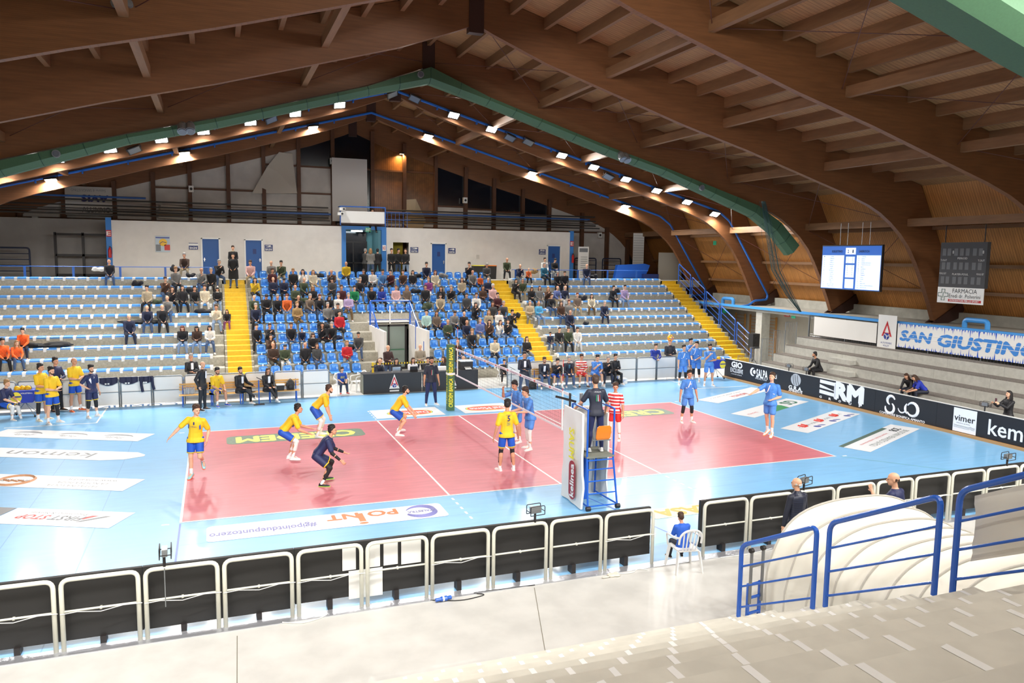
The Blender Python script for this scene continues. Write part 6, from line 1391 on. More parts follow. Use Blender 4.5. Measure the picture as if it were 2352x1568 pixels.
def chest(o, J, H, s, m, w, h, back=False, dz=0, dx=0, off=None, **k):
    c = J['chs']+J['up']*dz+J['rt']*dx; f = (.066*H+.022) if off is None else off; r = J['rt'] if back else -J['rt']
    c = c+J['fw']*(-f if back else f); return text(s, 'lettering', m, c, r, J['up'], w, h, o, depth=0, **k)
def cpart(o, J, H, pts, m, nm, back=False, off=.022):
    """thin patch on the torso: pts in (across, up) metres from the chest"""
    f = (.066*H+off)*(-1 if back else 1); b = MB(); rr = []
    vs = []
    for d in (0, .006):
        for a, z in pts: cv = math.sqrt(max(.05, 1-(a/(.105*H))**2)); vs.append(J['chs']+J['rt']*a+J['up']*z+J['fw']*(f*cv+(d if not back else -d)))
    n = len(pts); b.add(vs, [tuple(range(n)), tuple(range(n, 2*n))]+[(i, (i+1) % n, n+(i+1) % n, n+i) for i in range(n)])
    return b.build(nm, m, o)
def open_jacket(o, J, H, shirt=None):
    cpart(o, J, H, [(-.05, .10), (0, .115), (.05, .10), (.045, .0), (.05, -.14), (.0, -.16), (-.05, -.14), (-.045, 0)], shirt or shirt_w, 'shirt_front', off=.030)
def stand_at(px, py, P, mats, label, hd, H=1.9, z=0.0, loc=None, group=None, **k):
    J, parts = figure(P, H=H, **k); q = loc or at(px, py, z=z)
    return place(J, parts, (q[0], q[1]), math.radians(hd-90), mats, label, H, ground=z, group=group), J
PL = []
# --- left team on court
o, J = stand_at(452, 1098, dict(lean=10, side=-4, twist=-10, head=(38, 4), ra=(6, 46, 22, 40), la=(-30, 14, 24, -4), ll=(12, 1, -62, 2), rl=(4, 3, -6, 1), foot=(-60, -14)), M(jy, sb_, 0, 'b', shoe=mat('shoe_teal', (150, 200, 205), .5), sole=shoe_o), 'player in yellow number 1 jersey and blue shorts running along the left end line', 262, 1.92, trim=True)
chest(o, J, 1.92, '1', wrn, .035, .08, dz=.05); chest(o, J, 1.92, 'OK&L', wrn, .16, .035, dz=-.04)
cpart(o, J, 1.92, [(-.15, .03), (-.16, -.1), (-.135, -.12), (-.125, -.02)], sb_, 'side_panel'); cpart(o, J, 1.92, [(.15, .03), (.16, -.1), (.135, -.12), (.125, -.02)], sb_, 'side_panel')
CR = dict(lean=42, head=(0, -3), la=(28, 8, 74, -6), ra=(22, 8, 66, -4), ll=(52, 8, -26, 4), rl=(46, 8, -30, 4))
o, J = stand_at(650, 1058, dict(CR, ll=(44, 10, -20, 4), rl=(56, 4, -14, 0)), M(jy, sb_, 1, 'k'), 'player in yellow jersey crouching with white knee pads, left centre of the court', 352, 1.93, trim=True, knee='RL')
cpart(o, J, 1.93, [(.12, .0), (.16, -.12), (.1, -.13), (.11, -.04)], sb_, 'side_panel')
o, J = stand_at(722, 1002, dict(lean=46, head=(0, 0), la=(6, 4, 14, -4), ra=(10, 4, 18, -4), ll=(36, 8, -14, 4), rl=(32, 8, -16, 4)), M(jy, sb_, 0, 'b', knee=kn_w), 'player in yellow jersey bending with hands on padded knees, behind the crouching one', 345, 1.95, trim=True, knee='RL', beard=True)
o, J = stand_at(728, 1112, dict(lean=38, head=(-4, -2), la=(24, 10, 64, 6), ra=(18, 12, 50, 12), ll=(58, 16, -22, 8), rl=(50, 12, -28, 4)), M(navy, navy, 1, 'k', shoe=shoe_k, sole=sole_g, knee=kn_k, trim=trim_y), 'libero in navy kit with lime soled shoes crouching nearest on the left half', 350, 1.86, trim=True, knee='RL', sleeve='long' if False else 'short')
chest(o, J, 1.86, '8', wrw, .06, .1, back=True, dz=.02, bold=.03); chest(o, J, 1.86, 'BUS', wrw, .12, .04, back=True, dz=-.12)
for n in 'lr':
    b = MB(); b.cap(J[n+'el'].lerp(J[n+'sh'], .55), J[n+'el'], .031*1.86+.004, .026*1.86+.004); b.cap(J[n+'el'], J[n+'wr'].lerp(J[n+'el'], .12), .027*1.86+.004, .018*1.86+.004); link('arm_sleeve', fuse(b, 'arm_sleeve', .011, 2, [kn_k]), o)
    b = MB(); b.cap(J[n+'kn'], J[n+'an'].lerp(J[n+'kn'], .32), .0335*1.86+.005, .026*1.86+.005); link('leg_sleeve', fuse(b, 'leg_sleeve', .011, 2, [kn_k]), o)
o, J = stand_at(904, 998, dict(CR, lean=36, la=(34, 6, 40, -4), ra=(28, 6, 38, -6), ll=(60, 14, -26, 8), rl=(50, 10, -30, 4)), M(jy, sb_, 0, 'k'), 'bearded player in yellow jersey crouching near the attack line by the far sideline', 350, 1.93, trim=True, beard=True)
o, J = stand_at(1163, 1080, dict(lean=0, head=(-30, 6), la=(-4, 16, 12, 12), ra=(2, 18, 22, 14), ll=(4, 6, -4, 5), rl=(-3, 6, -3, 5)), M(jy, sb_, 1, 'k'), 'player in yellow number 5 jersey seen from behind, standing by the net', 88, 1.97, trim=True, hairs='s')
chest(o, J, 1.97, '5', wrn, .07, .15, back=True, dz=.02, bold=.02); chest(o, J, 1.97, 'PARTENIO', wrn, .17, .028, back=True, dz=.115); chest(o, J, 1.97, 'DNV', mat('print_teal', (60, 130, 120), .6), .1, .1, back=True, dz=-.13)
for n in 'lr':
    b = MB(); b.cap(J[n+'kn'].lerp(J[n+'hp'], .3), J[n+'kn'], .036*1.97+.004, .032*1.97+.004); b.cap(J[n+'kn'], J[n+'an'].lerp(J[n+'kn'], .38), .033*1.97+.005, .027*1.97+.005); link('leg_sleeve', fuse(b, 'leg_sleeve', .011, 2, [kn_k]), o)
# --- right team on court
def blue_marks(o, J, H, back=False):
    cpart(o, J, H, [(-.01, .12), (.02, .12), (.05, .02), (.09, -.1), (.06, -.1), (.02, .0)], wrw, 'white_slash', back); cpart(o, J, H, [(-.15, -.14), (.15, -.11), (.15, -.13), (-.15, -.16)], wrw, 'white_stroke', back)
o, J = stand_at(1186, 1014, dict(lean=4, head=(10, 16), ra=(72, 10, 158, -26), la=(6, 12, 26, 4), ll=(4, 6, -3, 4), rl=(-6, 6, -6, 4)), M(jb, jb2, 1, 'k', knee=kn_w), 'player in sky blue jersey wiping his face behind the net', 196, 1.98, knee='R')
blue_marks(o, J, 1.98)
o, J = stand_at(1217, 1031, dict(lean=12, head=(0, 12), ra=(22, 8, 84, -4), la=(26, 6, 92, 4), ll=(12, 4, -2, 2), rl=(4, 4, -8, 2)), M(jb, jb2, 0, 'b', knee=kn_w), 'curly haired player in sky blue jersey facing left beside the net', 186, 1.94, knee='RL', hairs='c')
blue_marks(o, J, 1.94); blue_marks(o, J, 1.94, True)
o, J = stand_at(1578, 970, dict(STAND, la=(2, 16, 4, 12), ra=(0, 17, 8, 10), ll=(4, 6, -4, 4), rl=(0, 8, -2, 7)), M(jb, jb2, 1, 'k', knee=kn_k), 'player in sky blue number 10 jersey with black knee pads facing the camera', 262, 1.90, knee='rl')
blue_marks(o, J, 1.9); chest(o, J, 1.9, '10', wrw, .07, .07, dz=.02, bold=.02)
q = at(1765, 1004, z=.22)
o, J = stand_at(0, 0, dict(lean=-4, head=(8, -10), twist=14, ra=(62, 28, 70, 22), la=(-6, 14, 70, -38), ll=(4, 2, 0, 1), rl=(-4, 2, -12, 1), foot=(-30, -34)), M(jb, jb2, 0, 'b', sole=sole_o), 'server in sky blue jersey airborne at the right end line with one arm out', 200, 1.96, loc=(q.x, q.y), z=.22)
blue_marks(o, J, 1.96)
o, J = stand_at(1411, 1010, dict(STAND, head=(20, 0), la=(2, 14, 10, 8), ra=(4, 10, 16, 2)), M(jr, sr, 1, 'b', knee=kn_w), 'libero in red and white hooped shirt and red shorts beside the referee stand', 222, 1.86, knee='RL', hairs='c')
chest(o, J, 1.86, '14', sb_, .05, .05, dz=.05)
# --- referees
o, J = stand_at(0, 0, dict(lean=5, head=(-5, 10), la=(14, 30, 46, 20), ra=(8, 26, 36, 6), ll=(2, 5, -2, 4), rl=(0, 5, -1, 4)), M(ref_n, ref_t, 1, 'b'), 'referee in dark polo with tricolour stripes standing on the referee stand, back turned', 84, 1.80, loc=(9.13, -1.55), z=1.25, bottom='long', hairs='s')
for a, m in ((-.045, mat('flag_green', (40, 150, 100), .6)), (-.005, wrw), (.035, mat('flag_red', (210, 60, 60), .6))): cpart(o, J, 1.8, [(a, -.13), (a+.016, -.13), (a+.012, .02), (a, .02)], m, 'flag_stripe', True)
chest(o, J, 1.8, 'ITALIA', wrw, .16, .022, back=True, dz=.09)
o, J = stand_at(990, 930, dict(STAND, head=(-8, 4), la=(0, 14, 8, 8), ra=(0, 14, 8, 8), ll=(2, 7, -2, 6), rl=(0, 7, -1, 6)), M(ref_n, ref_t, 1, 'k'), 'bearded referee in navy polo with whistle standing before the scorer table', 276, 1.92, bottom='long', beard=True)
for a, m in ((-.015, mat('flag_green', (40, 150, 100), .6)), (.01, wrw), (.035, MT['flag_red'])): cpart(o, J, 1.92, [(a, -.2), (a+.012, -.2), (a+.01, .0), (a, .0)], m, 'flag_stripe')
b = MB(); b.ell(J['hd']+J['hR']@Vector((0, .125, -.055)), (.02, .025, .012)); b.build('whistle', mat('whistle_red', (240, 90, 60), .4), o)
# --- left bench side
o, J = stand_at(98, 965, CROSS, M(jy, sb_, 1, 'k', knee=kn_k, shoe=mat('shoe_cream', (222, 216, 190), .5)), 'player in yellow jersey at the left touchline, turned sideways with blue side panel', 330, 1.97, trim=True, knee='R')
cpart(o, J, 1.97, [(-.13, .04), (-.16, -.06), (-.12, -.16), (-.1, -.05)], sb_, 'side_panel')
o, J = stand_at(123, 972, CROSS, M(jy, sb_, 0, 'k', knee=kn_k), 'dark haired player in yellow jersey with arms crossed, nearest of the left substitutes', 318, 1.93, trim=True, knee='L', hairs='c', beard=True)
o, J = stand_at(175, 944, CROSS, M(jy, sb_, 1, 'b', shoe=shoe_o), 'bald player in yellow jersey with arms crossed before the white barriers', 318, 1.98, trim=True, hairs='b')
o, J = stand_at(132, 944, CROSS, M(navy, suit_k, 1, 'k', shoe=shoe_k), 'person in dark navy training top half hidden behind the yellow substitutes', 320, 1.98, sleeve='long', bottom='long')
o, J = stand_at(213, 958, dict(lean=0, head=(-10, 0), ra=(-24, 30, 40, -40), la=(-8, 16, 10, 8), ll=(2, 6, -1, 5), rl=(2, 7, -3, 5)), M(navy, navy, 0, 'k', knee=kn_k), 'libero in navy kit with white side panels, hand on hip at the left', 318, 1.86, trim=True, hairs='c', knee='rl', beard=True)
chest(o, J, 1.86, '3', wrw, .05, .06, dz=.05); cpart(o, J, 1.86, [(.12, .05), (.16, -.02), (.1, -.16), (.1, -.04)], wrw, 'side_panel')
# seated / partly cut at the left edge
SEATED = dict(lean=14, head=(0, 6), la=(22, 6, 66, -20), ra=(22, 6, 66, -20), ll=(86, 8, 2, 4), rl=(86, 8, 2, 4))
def seated(px, py, P, mats, label, hd, seat, y=None, H=1.78, loc=None, **k):
    J, parts = figure(P, H=H, **k); q = loc or at(px, py, y=y); o = place(J, parts, (q[0], q[1]), math.radians(hd-90), mats, label, H, seat=seat); return o, J
o, J = seated(6, 905, dict(SEATED, ll=(70, 12, 10, 4), rl=(80, 4, -4, 0)), M(navy, sb_, 0, 'l', knee=kn_w), 'blond player in navy top and blue shorts seated at the left edge', 335, .45, y=13.0, sleeve='short', knee='RL', trim=True)
MB().box(-.22, .22, -.22, .22, .40, .45).build('stool', shoe_k, label='dark stool under the seated blond player at the left edge', cat='stool').location = (at(6, 905, y=13.0).x, 13.0, 0)
o, J = stand_at(0, 0, dict(lean=2, head=(-20, 2), ra=(-20, 24, 20, -10), la=(-18, 22, 24, -30), ll=(3, 4, -2, 3), rl=(0, 4, -2, 3)), M(suit_k, suit_k, 0, 'b', shoe=shoe_k), 'bald coach in black suit and white shirt standing before the left bench', 332, 1.84, loc=(.30, 12.75), jacket=True, sleeve='long', bottom='long', hairs='b')
open_jacket(o, J, 1.84)
def bseat(px, P, mats, label, hd, hdpy, y=13.65, seat=.47, **k):
    x = at(px, 890, y=y).x; return seated(0, 0, P, mats, label, hd, seat, loc=(x, y), **k)
o, J = bseat(494, SEATED, M(jy, sb_, 1, 'k', shoe=shoe_b), 'player in yellow number 4 jersey sitting on the left bench', 300, 0, trim=True, H=1.9, beard=True); chest(o, J, 1.9, '4', wrn, .04, .05, dz=.05)
XLEG = dict(lean=0, head=(-10, 0), la=(-10, 34, 60, 30), ra=(16, 12, 70, -20), ll=(84, 6, -2, 2), rl=(92, -6, 46, -26))
o, J = bseat(552, XLEG, M(suit_k, suit_k, 0, 'k'), 'bearded person in black suit and white shirt with crossed legs on the left bench', 306, 0, jacket=True, sleeve='long', bottom='long', beard=True); open_jacket(o, J, 1.78)
o, J = bseat(615, dict(SEATED, lean=2, rl=(92, -6, 30, -20)), M(suit_k, suit_k, 1, 'b'), 'long haired person in black jacket and white top on the left bench', 290, 0, jacket=True, sleeve='long', bottom='long', hairs='l', H=1.7); open_jacket(o, J, 1.7)
o, J = stand_at(0, 0, dict(CROSS, head=(-25, 0)), M(suit_k, suit_k, 1, 'g'), 'grey haired person in black cardigan with crossed arms behind the left barriers', 285, 1.8, loc=(at(440, 850, y=15.4).x, 15.4), sleeve='long', bottom='long'); open_jacket(o, J, 1.8)
# --- scorer table
for px, top, sk, hr, st, lb, hd_ in ((868, suit_n, 0, 'g', 'b', 'grey haired official in navy jacket with lanyard, left end of the scorer table', 300), (909, suit_k, 0, 'k', 'l', 'long haired official in black behind the silver laptop', 270), (946, shirt_w, 0, 'b', 'l', 'long haired official in white top behind the black laptop', 280), (981, suit_k, 0, 'k', 't', 'dark haired official with glasses half hidden behind the referee', 270), (1024, suit_k, 1, 'b', 'l', 'long haired person in black at the right end of the scorer table', 200), (1062, suit_n, 0, 'g', 'b', 'grey haired official peeking over the printer', 270)):
    seated(0, 0, dict(SEATED, lean=10), M(top, suit_k, sk, hr), lb, hd_, .47, loc=(at(px, 850, y=15.25).x, 15.25), H=1.72, sleeve='long', bottom='long', hairs=st)
seated(0, 0, dict(SEATED, lean=35, head=(20, 20)), M(navy, suit_k, 0, 'b'), 'long haired person bending over beside the orange chair, left of the table', 330, .47, loc=(at(855, 850, y=16.4).x, 16.4), H=1.7, sleeve='long', bottom='long', hairs='l')
o, J = stand_at(0, 0, CROSS, M(mat('jumper_maroon', (62, 42, 42), .8), jean, 0, 'b', shoe=shoe_k), 'bald person in dark maroon jumper with crossed arms in the doorway under the stand', 290, 1.78, loc=(at(891, 830, y=16.7).x, 16.7), sleeve='long', bottom='long', hairs='b')
o, J = stand_at(0, 0, CROSS, M(mat('jumper_taupe', (150, 140, 124), .8), suit_n, 0, 'g', shoe=shoe_k), 'grey haired person in taupe jumper with crossed arms right of the doorway', 262, 1.78, loc=(at(965, 830, y=16.7).x, 16.7), sleeve='long', bottom='long', hairs='b')
# --- right bench
o, J = seated(0, 0, dict(SEATED, lean=16), M(suit_k, suit_k, 0, 'k'), 'child in black and white sitting on a white chair right of the scorer table', 262, .42, loc=(at(1156, 880, y=15.2).x, 15.2), H=1.4, sleeve='long', bottom='long')
o, J = stand_at(0, 0, CROSS, M(suit_n, mat('trousers_slate', (66, 82, 110), .7), 1, 'k', shoe=shoe_k), 'coach in navy blazer and slate trousers with crossed arms, right of the scorer table', 262, 1.86, loc=(at(1203, 908, z=0).x, at(1203, 908, z=0).y), jacket=True, sleeve='long', bottom='long'); open_jacket(o, J, 1.86)
CH = dict(lean=20, head=(0, 8), ra=(44, 2, 132, -22), la=(24, 4, 74, -34), ll=(86, 8, 4, 4), rl=(86, 8, 2, 4))
o, J = bseat(1247, SEATED, M(suit_n, jean, 1, 'b'), 'person in navy blazer and jeans with papers on the lap, first on the right bench', 262, 0, jacket=True, sleeve='long', bottom='long', beard=True); open_jacket(o, J, 1.78)
o, J = bseat(1275, dict(CH, lean=30), M(suit_k, sb_, 0, 'k'), 'person in black top and shorts holding the chin on the right bench', 262, 0, sleeve='long')
o, J = bseat(1303, SEATED, M(suit_n, jean, 0, 'g'), 'grey haired person in navy jacket, scarf and jeans on the right bench', 262, 0, sleeve='long', bottom='long', beard=True); cpart(o, J, 1.78, [(-.04, .12), (.04, .12), (.02, -.05), (-.02, -.05)], mat('scarf_teal', (70, 110, 130), .8), 'scarf')
o, J = bseat(1333, dict(CH, lean=4), M(jr, sr, 1, 'b', shoe=shoe_k), 'libero in red and white hoops sitting on the right bench', 262, 0, H=1.88)
o, J = bseat(1366, dict(CH, lean=24), M(jb, jb2, 0, 'k'), 'player in sky blue kit resting the face on one hand on the right bench', 262, 0, H=1.92); blue_marks(o, J, 1.92)
o, J = bseat(1392, dict(CH, lean=26), M(suit_k, suit_n, 0, 'g'), 'grey haired person in dark suit leaning on one hand on the right bench', 255, 0, jacket=True, sleeve='long', bottom='long')
o, J = bseat(1410, dict(SEATED, lean=4, ra=(16, 6, 74, -60), la=(20, 6, 70, -58)), M(suit_k, suit_k, 0, 'k'), 'person in black tracksuit at the right end of the right bench', 268, 0, sleeve='long', bottom='long')
# --- standing at the right
LEANF = dict(lean=34, head=(0, 4), la=(40, 4, 66, -34), ra=(36, 4, 62, -34), ll=(-6, 5, -6, 4), rl=(-6, 5, -6, 4))
stand_at(0, 0, LEANF, M(mat('jacket_royal', (28, 52, 150), .6), suit_n, 0, 'b'), 'young person in royal blue jacket leaning over the right barrier', 258, 1.84, loc=(at(1499, 850, y=14.75).x, 14.75), sleeve='long', bottom='long')
o, J = stand_at(1536, 868, CROSS, M(mat('top_charcoal', (40, 42, 50), .6), jb2, 0, 'k'), 'player in black long sleeved top and sky blue shorts with crossed arms', 258, 1.95, sleeve='long')
for px, py, hd, P, H, kn, lb, hs in ((1567, 884, 262, dict(STAND, la=(4, 14, 14, 2)), 1.88, 'rl', 'player in sky blue kit and black knee pads left of the right hand group', 's'), (1582, 868, 268, dict(STAND, ra=(60, 6, 150, -24)), 1.97, '', 'curly haired player in sky blue, hand to mouth, back of the right group', 'c'),
                             (1598, 876, 215, dict(STAND, la=(14, 6, 70, -20), ra=(14, 6, 72, -24)), 1.93, 'rl', 'player in sky blue kit looking left in the middle of the right group', 's'), (1627, 886, 250, dict(CROSS, ra=(40, 4, 140, -26)), 1.95, '', 'bearded player in sky blue kit holding his chin, rightmost of the right group', 's')):
    o, J = stand_at(px, py, P, M(jb, jb2, 1 if 'bearded' in lb else 0, 'k', knee=kn_k), lb, hd, H, knee=kn, hairs=hs, beard='bearded' in lb); blue_marks(o, J, H)
# --- near side
vest = stripes('quilted_vest', (36, 42, 62), (22, 26, 40), 'Z', .045, .008, .4, .05)
STB = dict(STAND, la=(4, 14, 6, 6), ra=(0, 10, 10, 0), head=(10, 0))
o, J = stand_at(0, 0, STB, M(suit_n, suit_k, 0, 'w', shoe=shoe_k), 'bald person with glasses in navy quilted vest standing behind the near barriers', 96, 1.74, loc=(11.0, -6.25), sleeve='long', bottom='long', hairs='b')
b = MB(); torso(b, J, 1.74, .03, hem=.04); b.tube([J['nck']-J['up']*.02, J['nck']+J['up']*.05], [.075, .065], 12); link('quilted_vest', fuse(b, 'quilted_vest', .012, 3, [vest]), o)
q = at(2066, 1096, y=-7.1)
o, J = stand_at(0, 0, dict(lean=6, head=(40, 6), twist=10, la=(40, 12, 146, -18), ra=(6, 14, 40, -10), ll=(2, 5, -2, 4), rl=(0, 5, -1, 4)), M(navy, suit_n, 0, 'b', shoe=shoe_k), 'bald person in navy T-shirt, hand at the mouth, behind the tunnel cover', 100, 1.93, loc=(q.x, -7.1), bottom='long', hairs='b')
b = MB(); b.tube([J['nck']+J['rt']*.062*math.cos(t)+J['fw']*.058*math.sin(t)-J['up']*.005 for t in [2*math.pi*i/14 for i in range(14)]], .008, 5, closed=True); b.build('lanyard', mat('lanyard_blue', (50, 90, 200), .5), o)
o, J = seated(0, 0, dict(SEATED, lean=14, head=(8, 14), ra=(20, 4, 70, -20)), M(mat('shirt_cobalt', (36, 92, 196), .7), suit_n, 1, 'b', shoe=shoe_k), 'child in blue T-shirt on a white plastic chair in the barrier opening', 82, .40, loc=(8.92, -5.62), H=1.22, bottom='long')
o, J = seated(0, 0, SEATED, M(mat('shirt_blue_logo', (26, 70, 160), .7), mat('tracksuit_ink', (44, 52, 72), .7), 0, 'k', shoe=mat('shoe_red', (200, 40, 50), .5)), 'child in blue T-shirt with yellow print and red shoes on a white chair', 280, .42, loc=(at(785, 880, y=14.4).x, 14.55), H=1.42, bottom='long'); chest(o, J, 1.42, 'BEACH', yel_t, .16, .1, dz=-.03)
# --- right tiers
o, J = seated(0, 0, dict(SEATED, lean=26, head=(-20, 0)), M(suit_k, suit_k, 1, 'k'), 'bearded person in black tracksuit sitting alone on the lower side tier', 172, .80, loc=(26.35, at(1880, 850, x=26.3).y), sleeve='long', bottom='long', beard=True)
o, J = seated(0, 0, dict(SEATED, lean=38, head=(0, 30)), M(suit_k, suit_n, 0, 'b'), 'long haired person in black looking at a phone, left of two on the side tier', 190, .80, loc=(26.08, at(2078, 880, x=25.6).y+.1), H=1.62, sleeve='long', bottom='long', hairs='l')
o, J = seated(0, 0, dict(SEATED, lean=42, head=(10, 30)), M(mat('shirt_ultra', (40, 60, 180), .7), suit_n, 0, 'b'), 'long haired person in blue T-shirt, right of two on the side tier', 150, .80, loc=(26.08, at(2096, 880, x=25.6).y-.18), H=1.66, bottom='long', hairs='l')
o, J = stand_at(0, 0, dict(STAND, la=(52, 8, 120, -16), ra=(50, 8, 118, -16), head=(0, -6)), M(suit_k, suit_k, 0, 'k'), 'long haired person in black with blue lanyard filming with a phone, right edge', 165, 1.70, loc=(24.85, at(2316, 950, x=24.85).y), sleeve='long', bottom='long', hairs='l')
b = MB(); R_ = Matrix.Rotation(o.rotation_euler.z, 3, 'Z'); b.obox(R_@((J['lwr']+J['rwr'])/2+Vector((0, .03, .10))), (.075, .012, .15), R_); b.build('phone', mat('phone_red', (90, 40, 50), .3), label='dark red phone held up by the person at the right edge', cat='phone', loc=o.matrix_basis.translation)
# ------------------------------------------------------------------ the crowd: shared seated figures, one of each pose
S0 = dict(seat=1, ll=(79, 8, 4, 5), rl=(80, 8, 1, 5))
TP = {
 'a': (dict(S0, lean=20, head=(0, 6), la=(26, 4, 58, -24), ra=(26, 4, 58, -24)), 'hands clasped'),
 'b': (dict(S0, lean=2, head=(0, 0), la=(22, 8, 74, -64), ra=(16, 8, 64, -60)), 'arms crossed'),
 'c': (dict(S0, lean=20, head=(-6, 6), ra=(44, 0, 138, -22), la=(26, 4, 72, -40)), 'chin on hand'),
 'd': (dict(S0, lean=4, head=(0, 2), la=(10, 8, 62, -24), ra=(10, 8, 64, -22)), 'hands in lap'),
 'e': (dict(S0, lean=12, head=(0, 30), la=(18, 4, 78, -30), ra=(18, 4, 80, -30)), 'looking down at a phone'),
 'f': (dict(S0, lean=0, head=(8, 0), la=(8, 12, 56, -24), ra=(10, 10, 60, -24), ll=(84, 4, 2, 2), rl=(92, -8, 26, -34)), 'legs crossed'),
 's': (dict(lean=2, la=(14, 8, 60, -26), ra=(10, 8, 56, -20), ll=(2, 5, -2, 4), rl=(0, 5, -1, 4)), 'standing'),
}
CT = {}; HT = {}
for key, (P, _) in TP.items():
    J, parts = figure(P, H=1.74, vox=.019, sleeve='long', bottom='long', hairs='s', fine=False, wide=1.06)
    CT[key] = (J, [p for p in parts if p[0] not in ('hair', 'mouth')])
    for st in 'sclbht': HT[key+st] = fuse(hair(J, 1.74, st), 'hair', .016, 1, [HAIRC['k']])
CC = {  # code: rgb, wording
 'k': ((34, 33, 36), 'black top'), 'K': ((30, 30, 32), 'black jacket'), 'g': ((120, 118, 114), 'grey top'), 'G': ((72, 72, 72), 'dark grey top'), 'n': ((32, 38, 62), 'navy top'), 'w': ((222, 218, 210), 'white top'), 'c': ((206, 194, 168), 'cream top'),
 'o': ((206, 96, 40), 'orange top'), 'r': ((186, 34, 44), 'red top'), 'm': ((74, 32, 36), 'maroon top'), 'b': ((78, 54, 40), 'brown top'), 'B': ((64, 46, 36), 'brown jacket'), 'y': ((196, 162, 30), 'mustard yellow jacket'), 'v': ((62, 72, 50), 'olive green top'), 'V': ((24, 120, 70), 'bright green hoodie'),
 'p': ((212, 170, 166), 'pale pink top'), 'u': ((132, 62, 122), 'purple top'), 'l': ((170, 150, 186), 'lilac shirt'), 't': ((40, 100, 124), 'teal jacket'), 'q': ((84, 160, 200), 'light blue jacket'), 's': ((96, 110, 160), 'blue shirt'), 'S': ((84, 130, 180), 'blue plaid shirt'), 'e': ((176, 160, 132), 'beige top'), 'H': ((240, 100, 40), 'hi-vis orange vest'), 'f': ((112, 96, 82), 'patterned brown top'), 'i': ((170, 200, 190), 'mint top'), 'x': ((150, 120, 76), 'tan coat'), 'U': ((40, 60, 150), 'royal blue jacket')}
CMAT = {k: mat('cloth_'+k, v[0], .85, var=.12, scale=14 if k not in 'fS' else 30) for k, v in CC.items()}
PM_ = {'j': ('jeans', mat('cloth_jeans', (70, 90, 122), .85, var=.12, scale=12)), 'k': ('black trousers', mat('cloth_ktr', (30, 30, 34), .85)), 'e': ('beige trousers', mat('cloth_etr', (168, 152, 122), .85)), 'w': ('white trousers', mat('cloth_wtr', (214, 210, 202), .85)), 'g': ('grey trousers', mat('cloth_gtr', (120, 120, 116), .85)), 'l': ('light jeans', mat('cloth_ltr', (130, 150, 176), .85)), 'n': ('navy trousers', mat('cloth_ntr', (34, 40, 58), .85)), 'b': ('brown trousers', mat('cloth_btr', (104, 82, 52), .85)), 'v': ('olive trousers', mat('cloth_vtr', (62, 58, 44), .85)), 'u': ('purple trousers', mat('cloth_utr', (130, 70, 110), .85))}
HN = {'s': 'short haired', 'c': 'curly haired', 'l': 'long haired', 'b': 'bald', 'h': 'hat wearing', 't': 'tied back haired'}
HCN = {'k': 'dark', 'b': 'brown', 'l': 'blond', 'g': 'grey', 'r': 'red', 'w': 'white'}
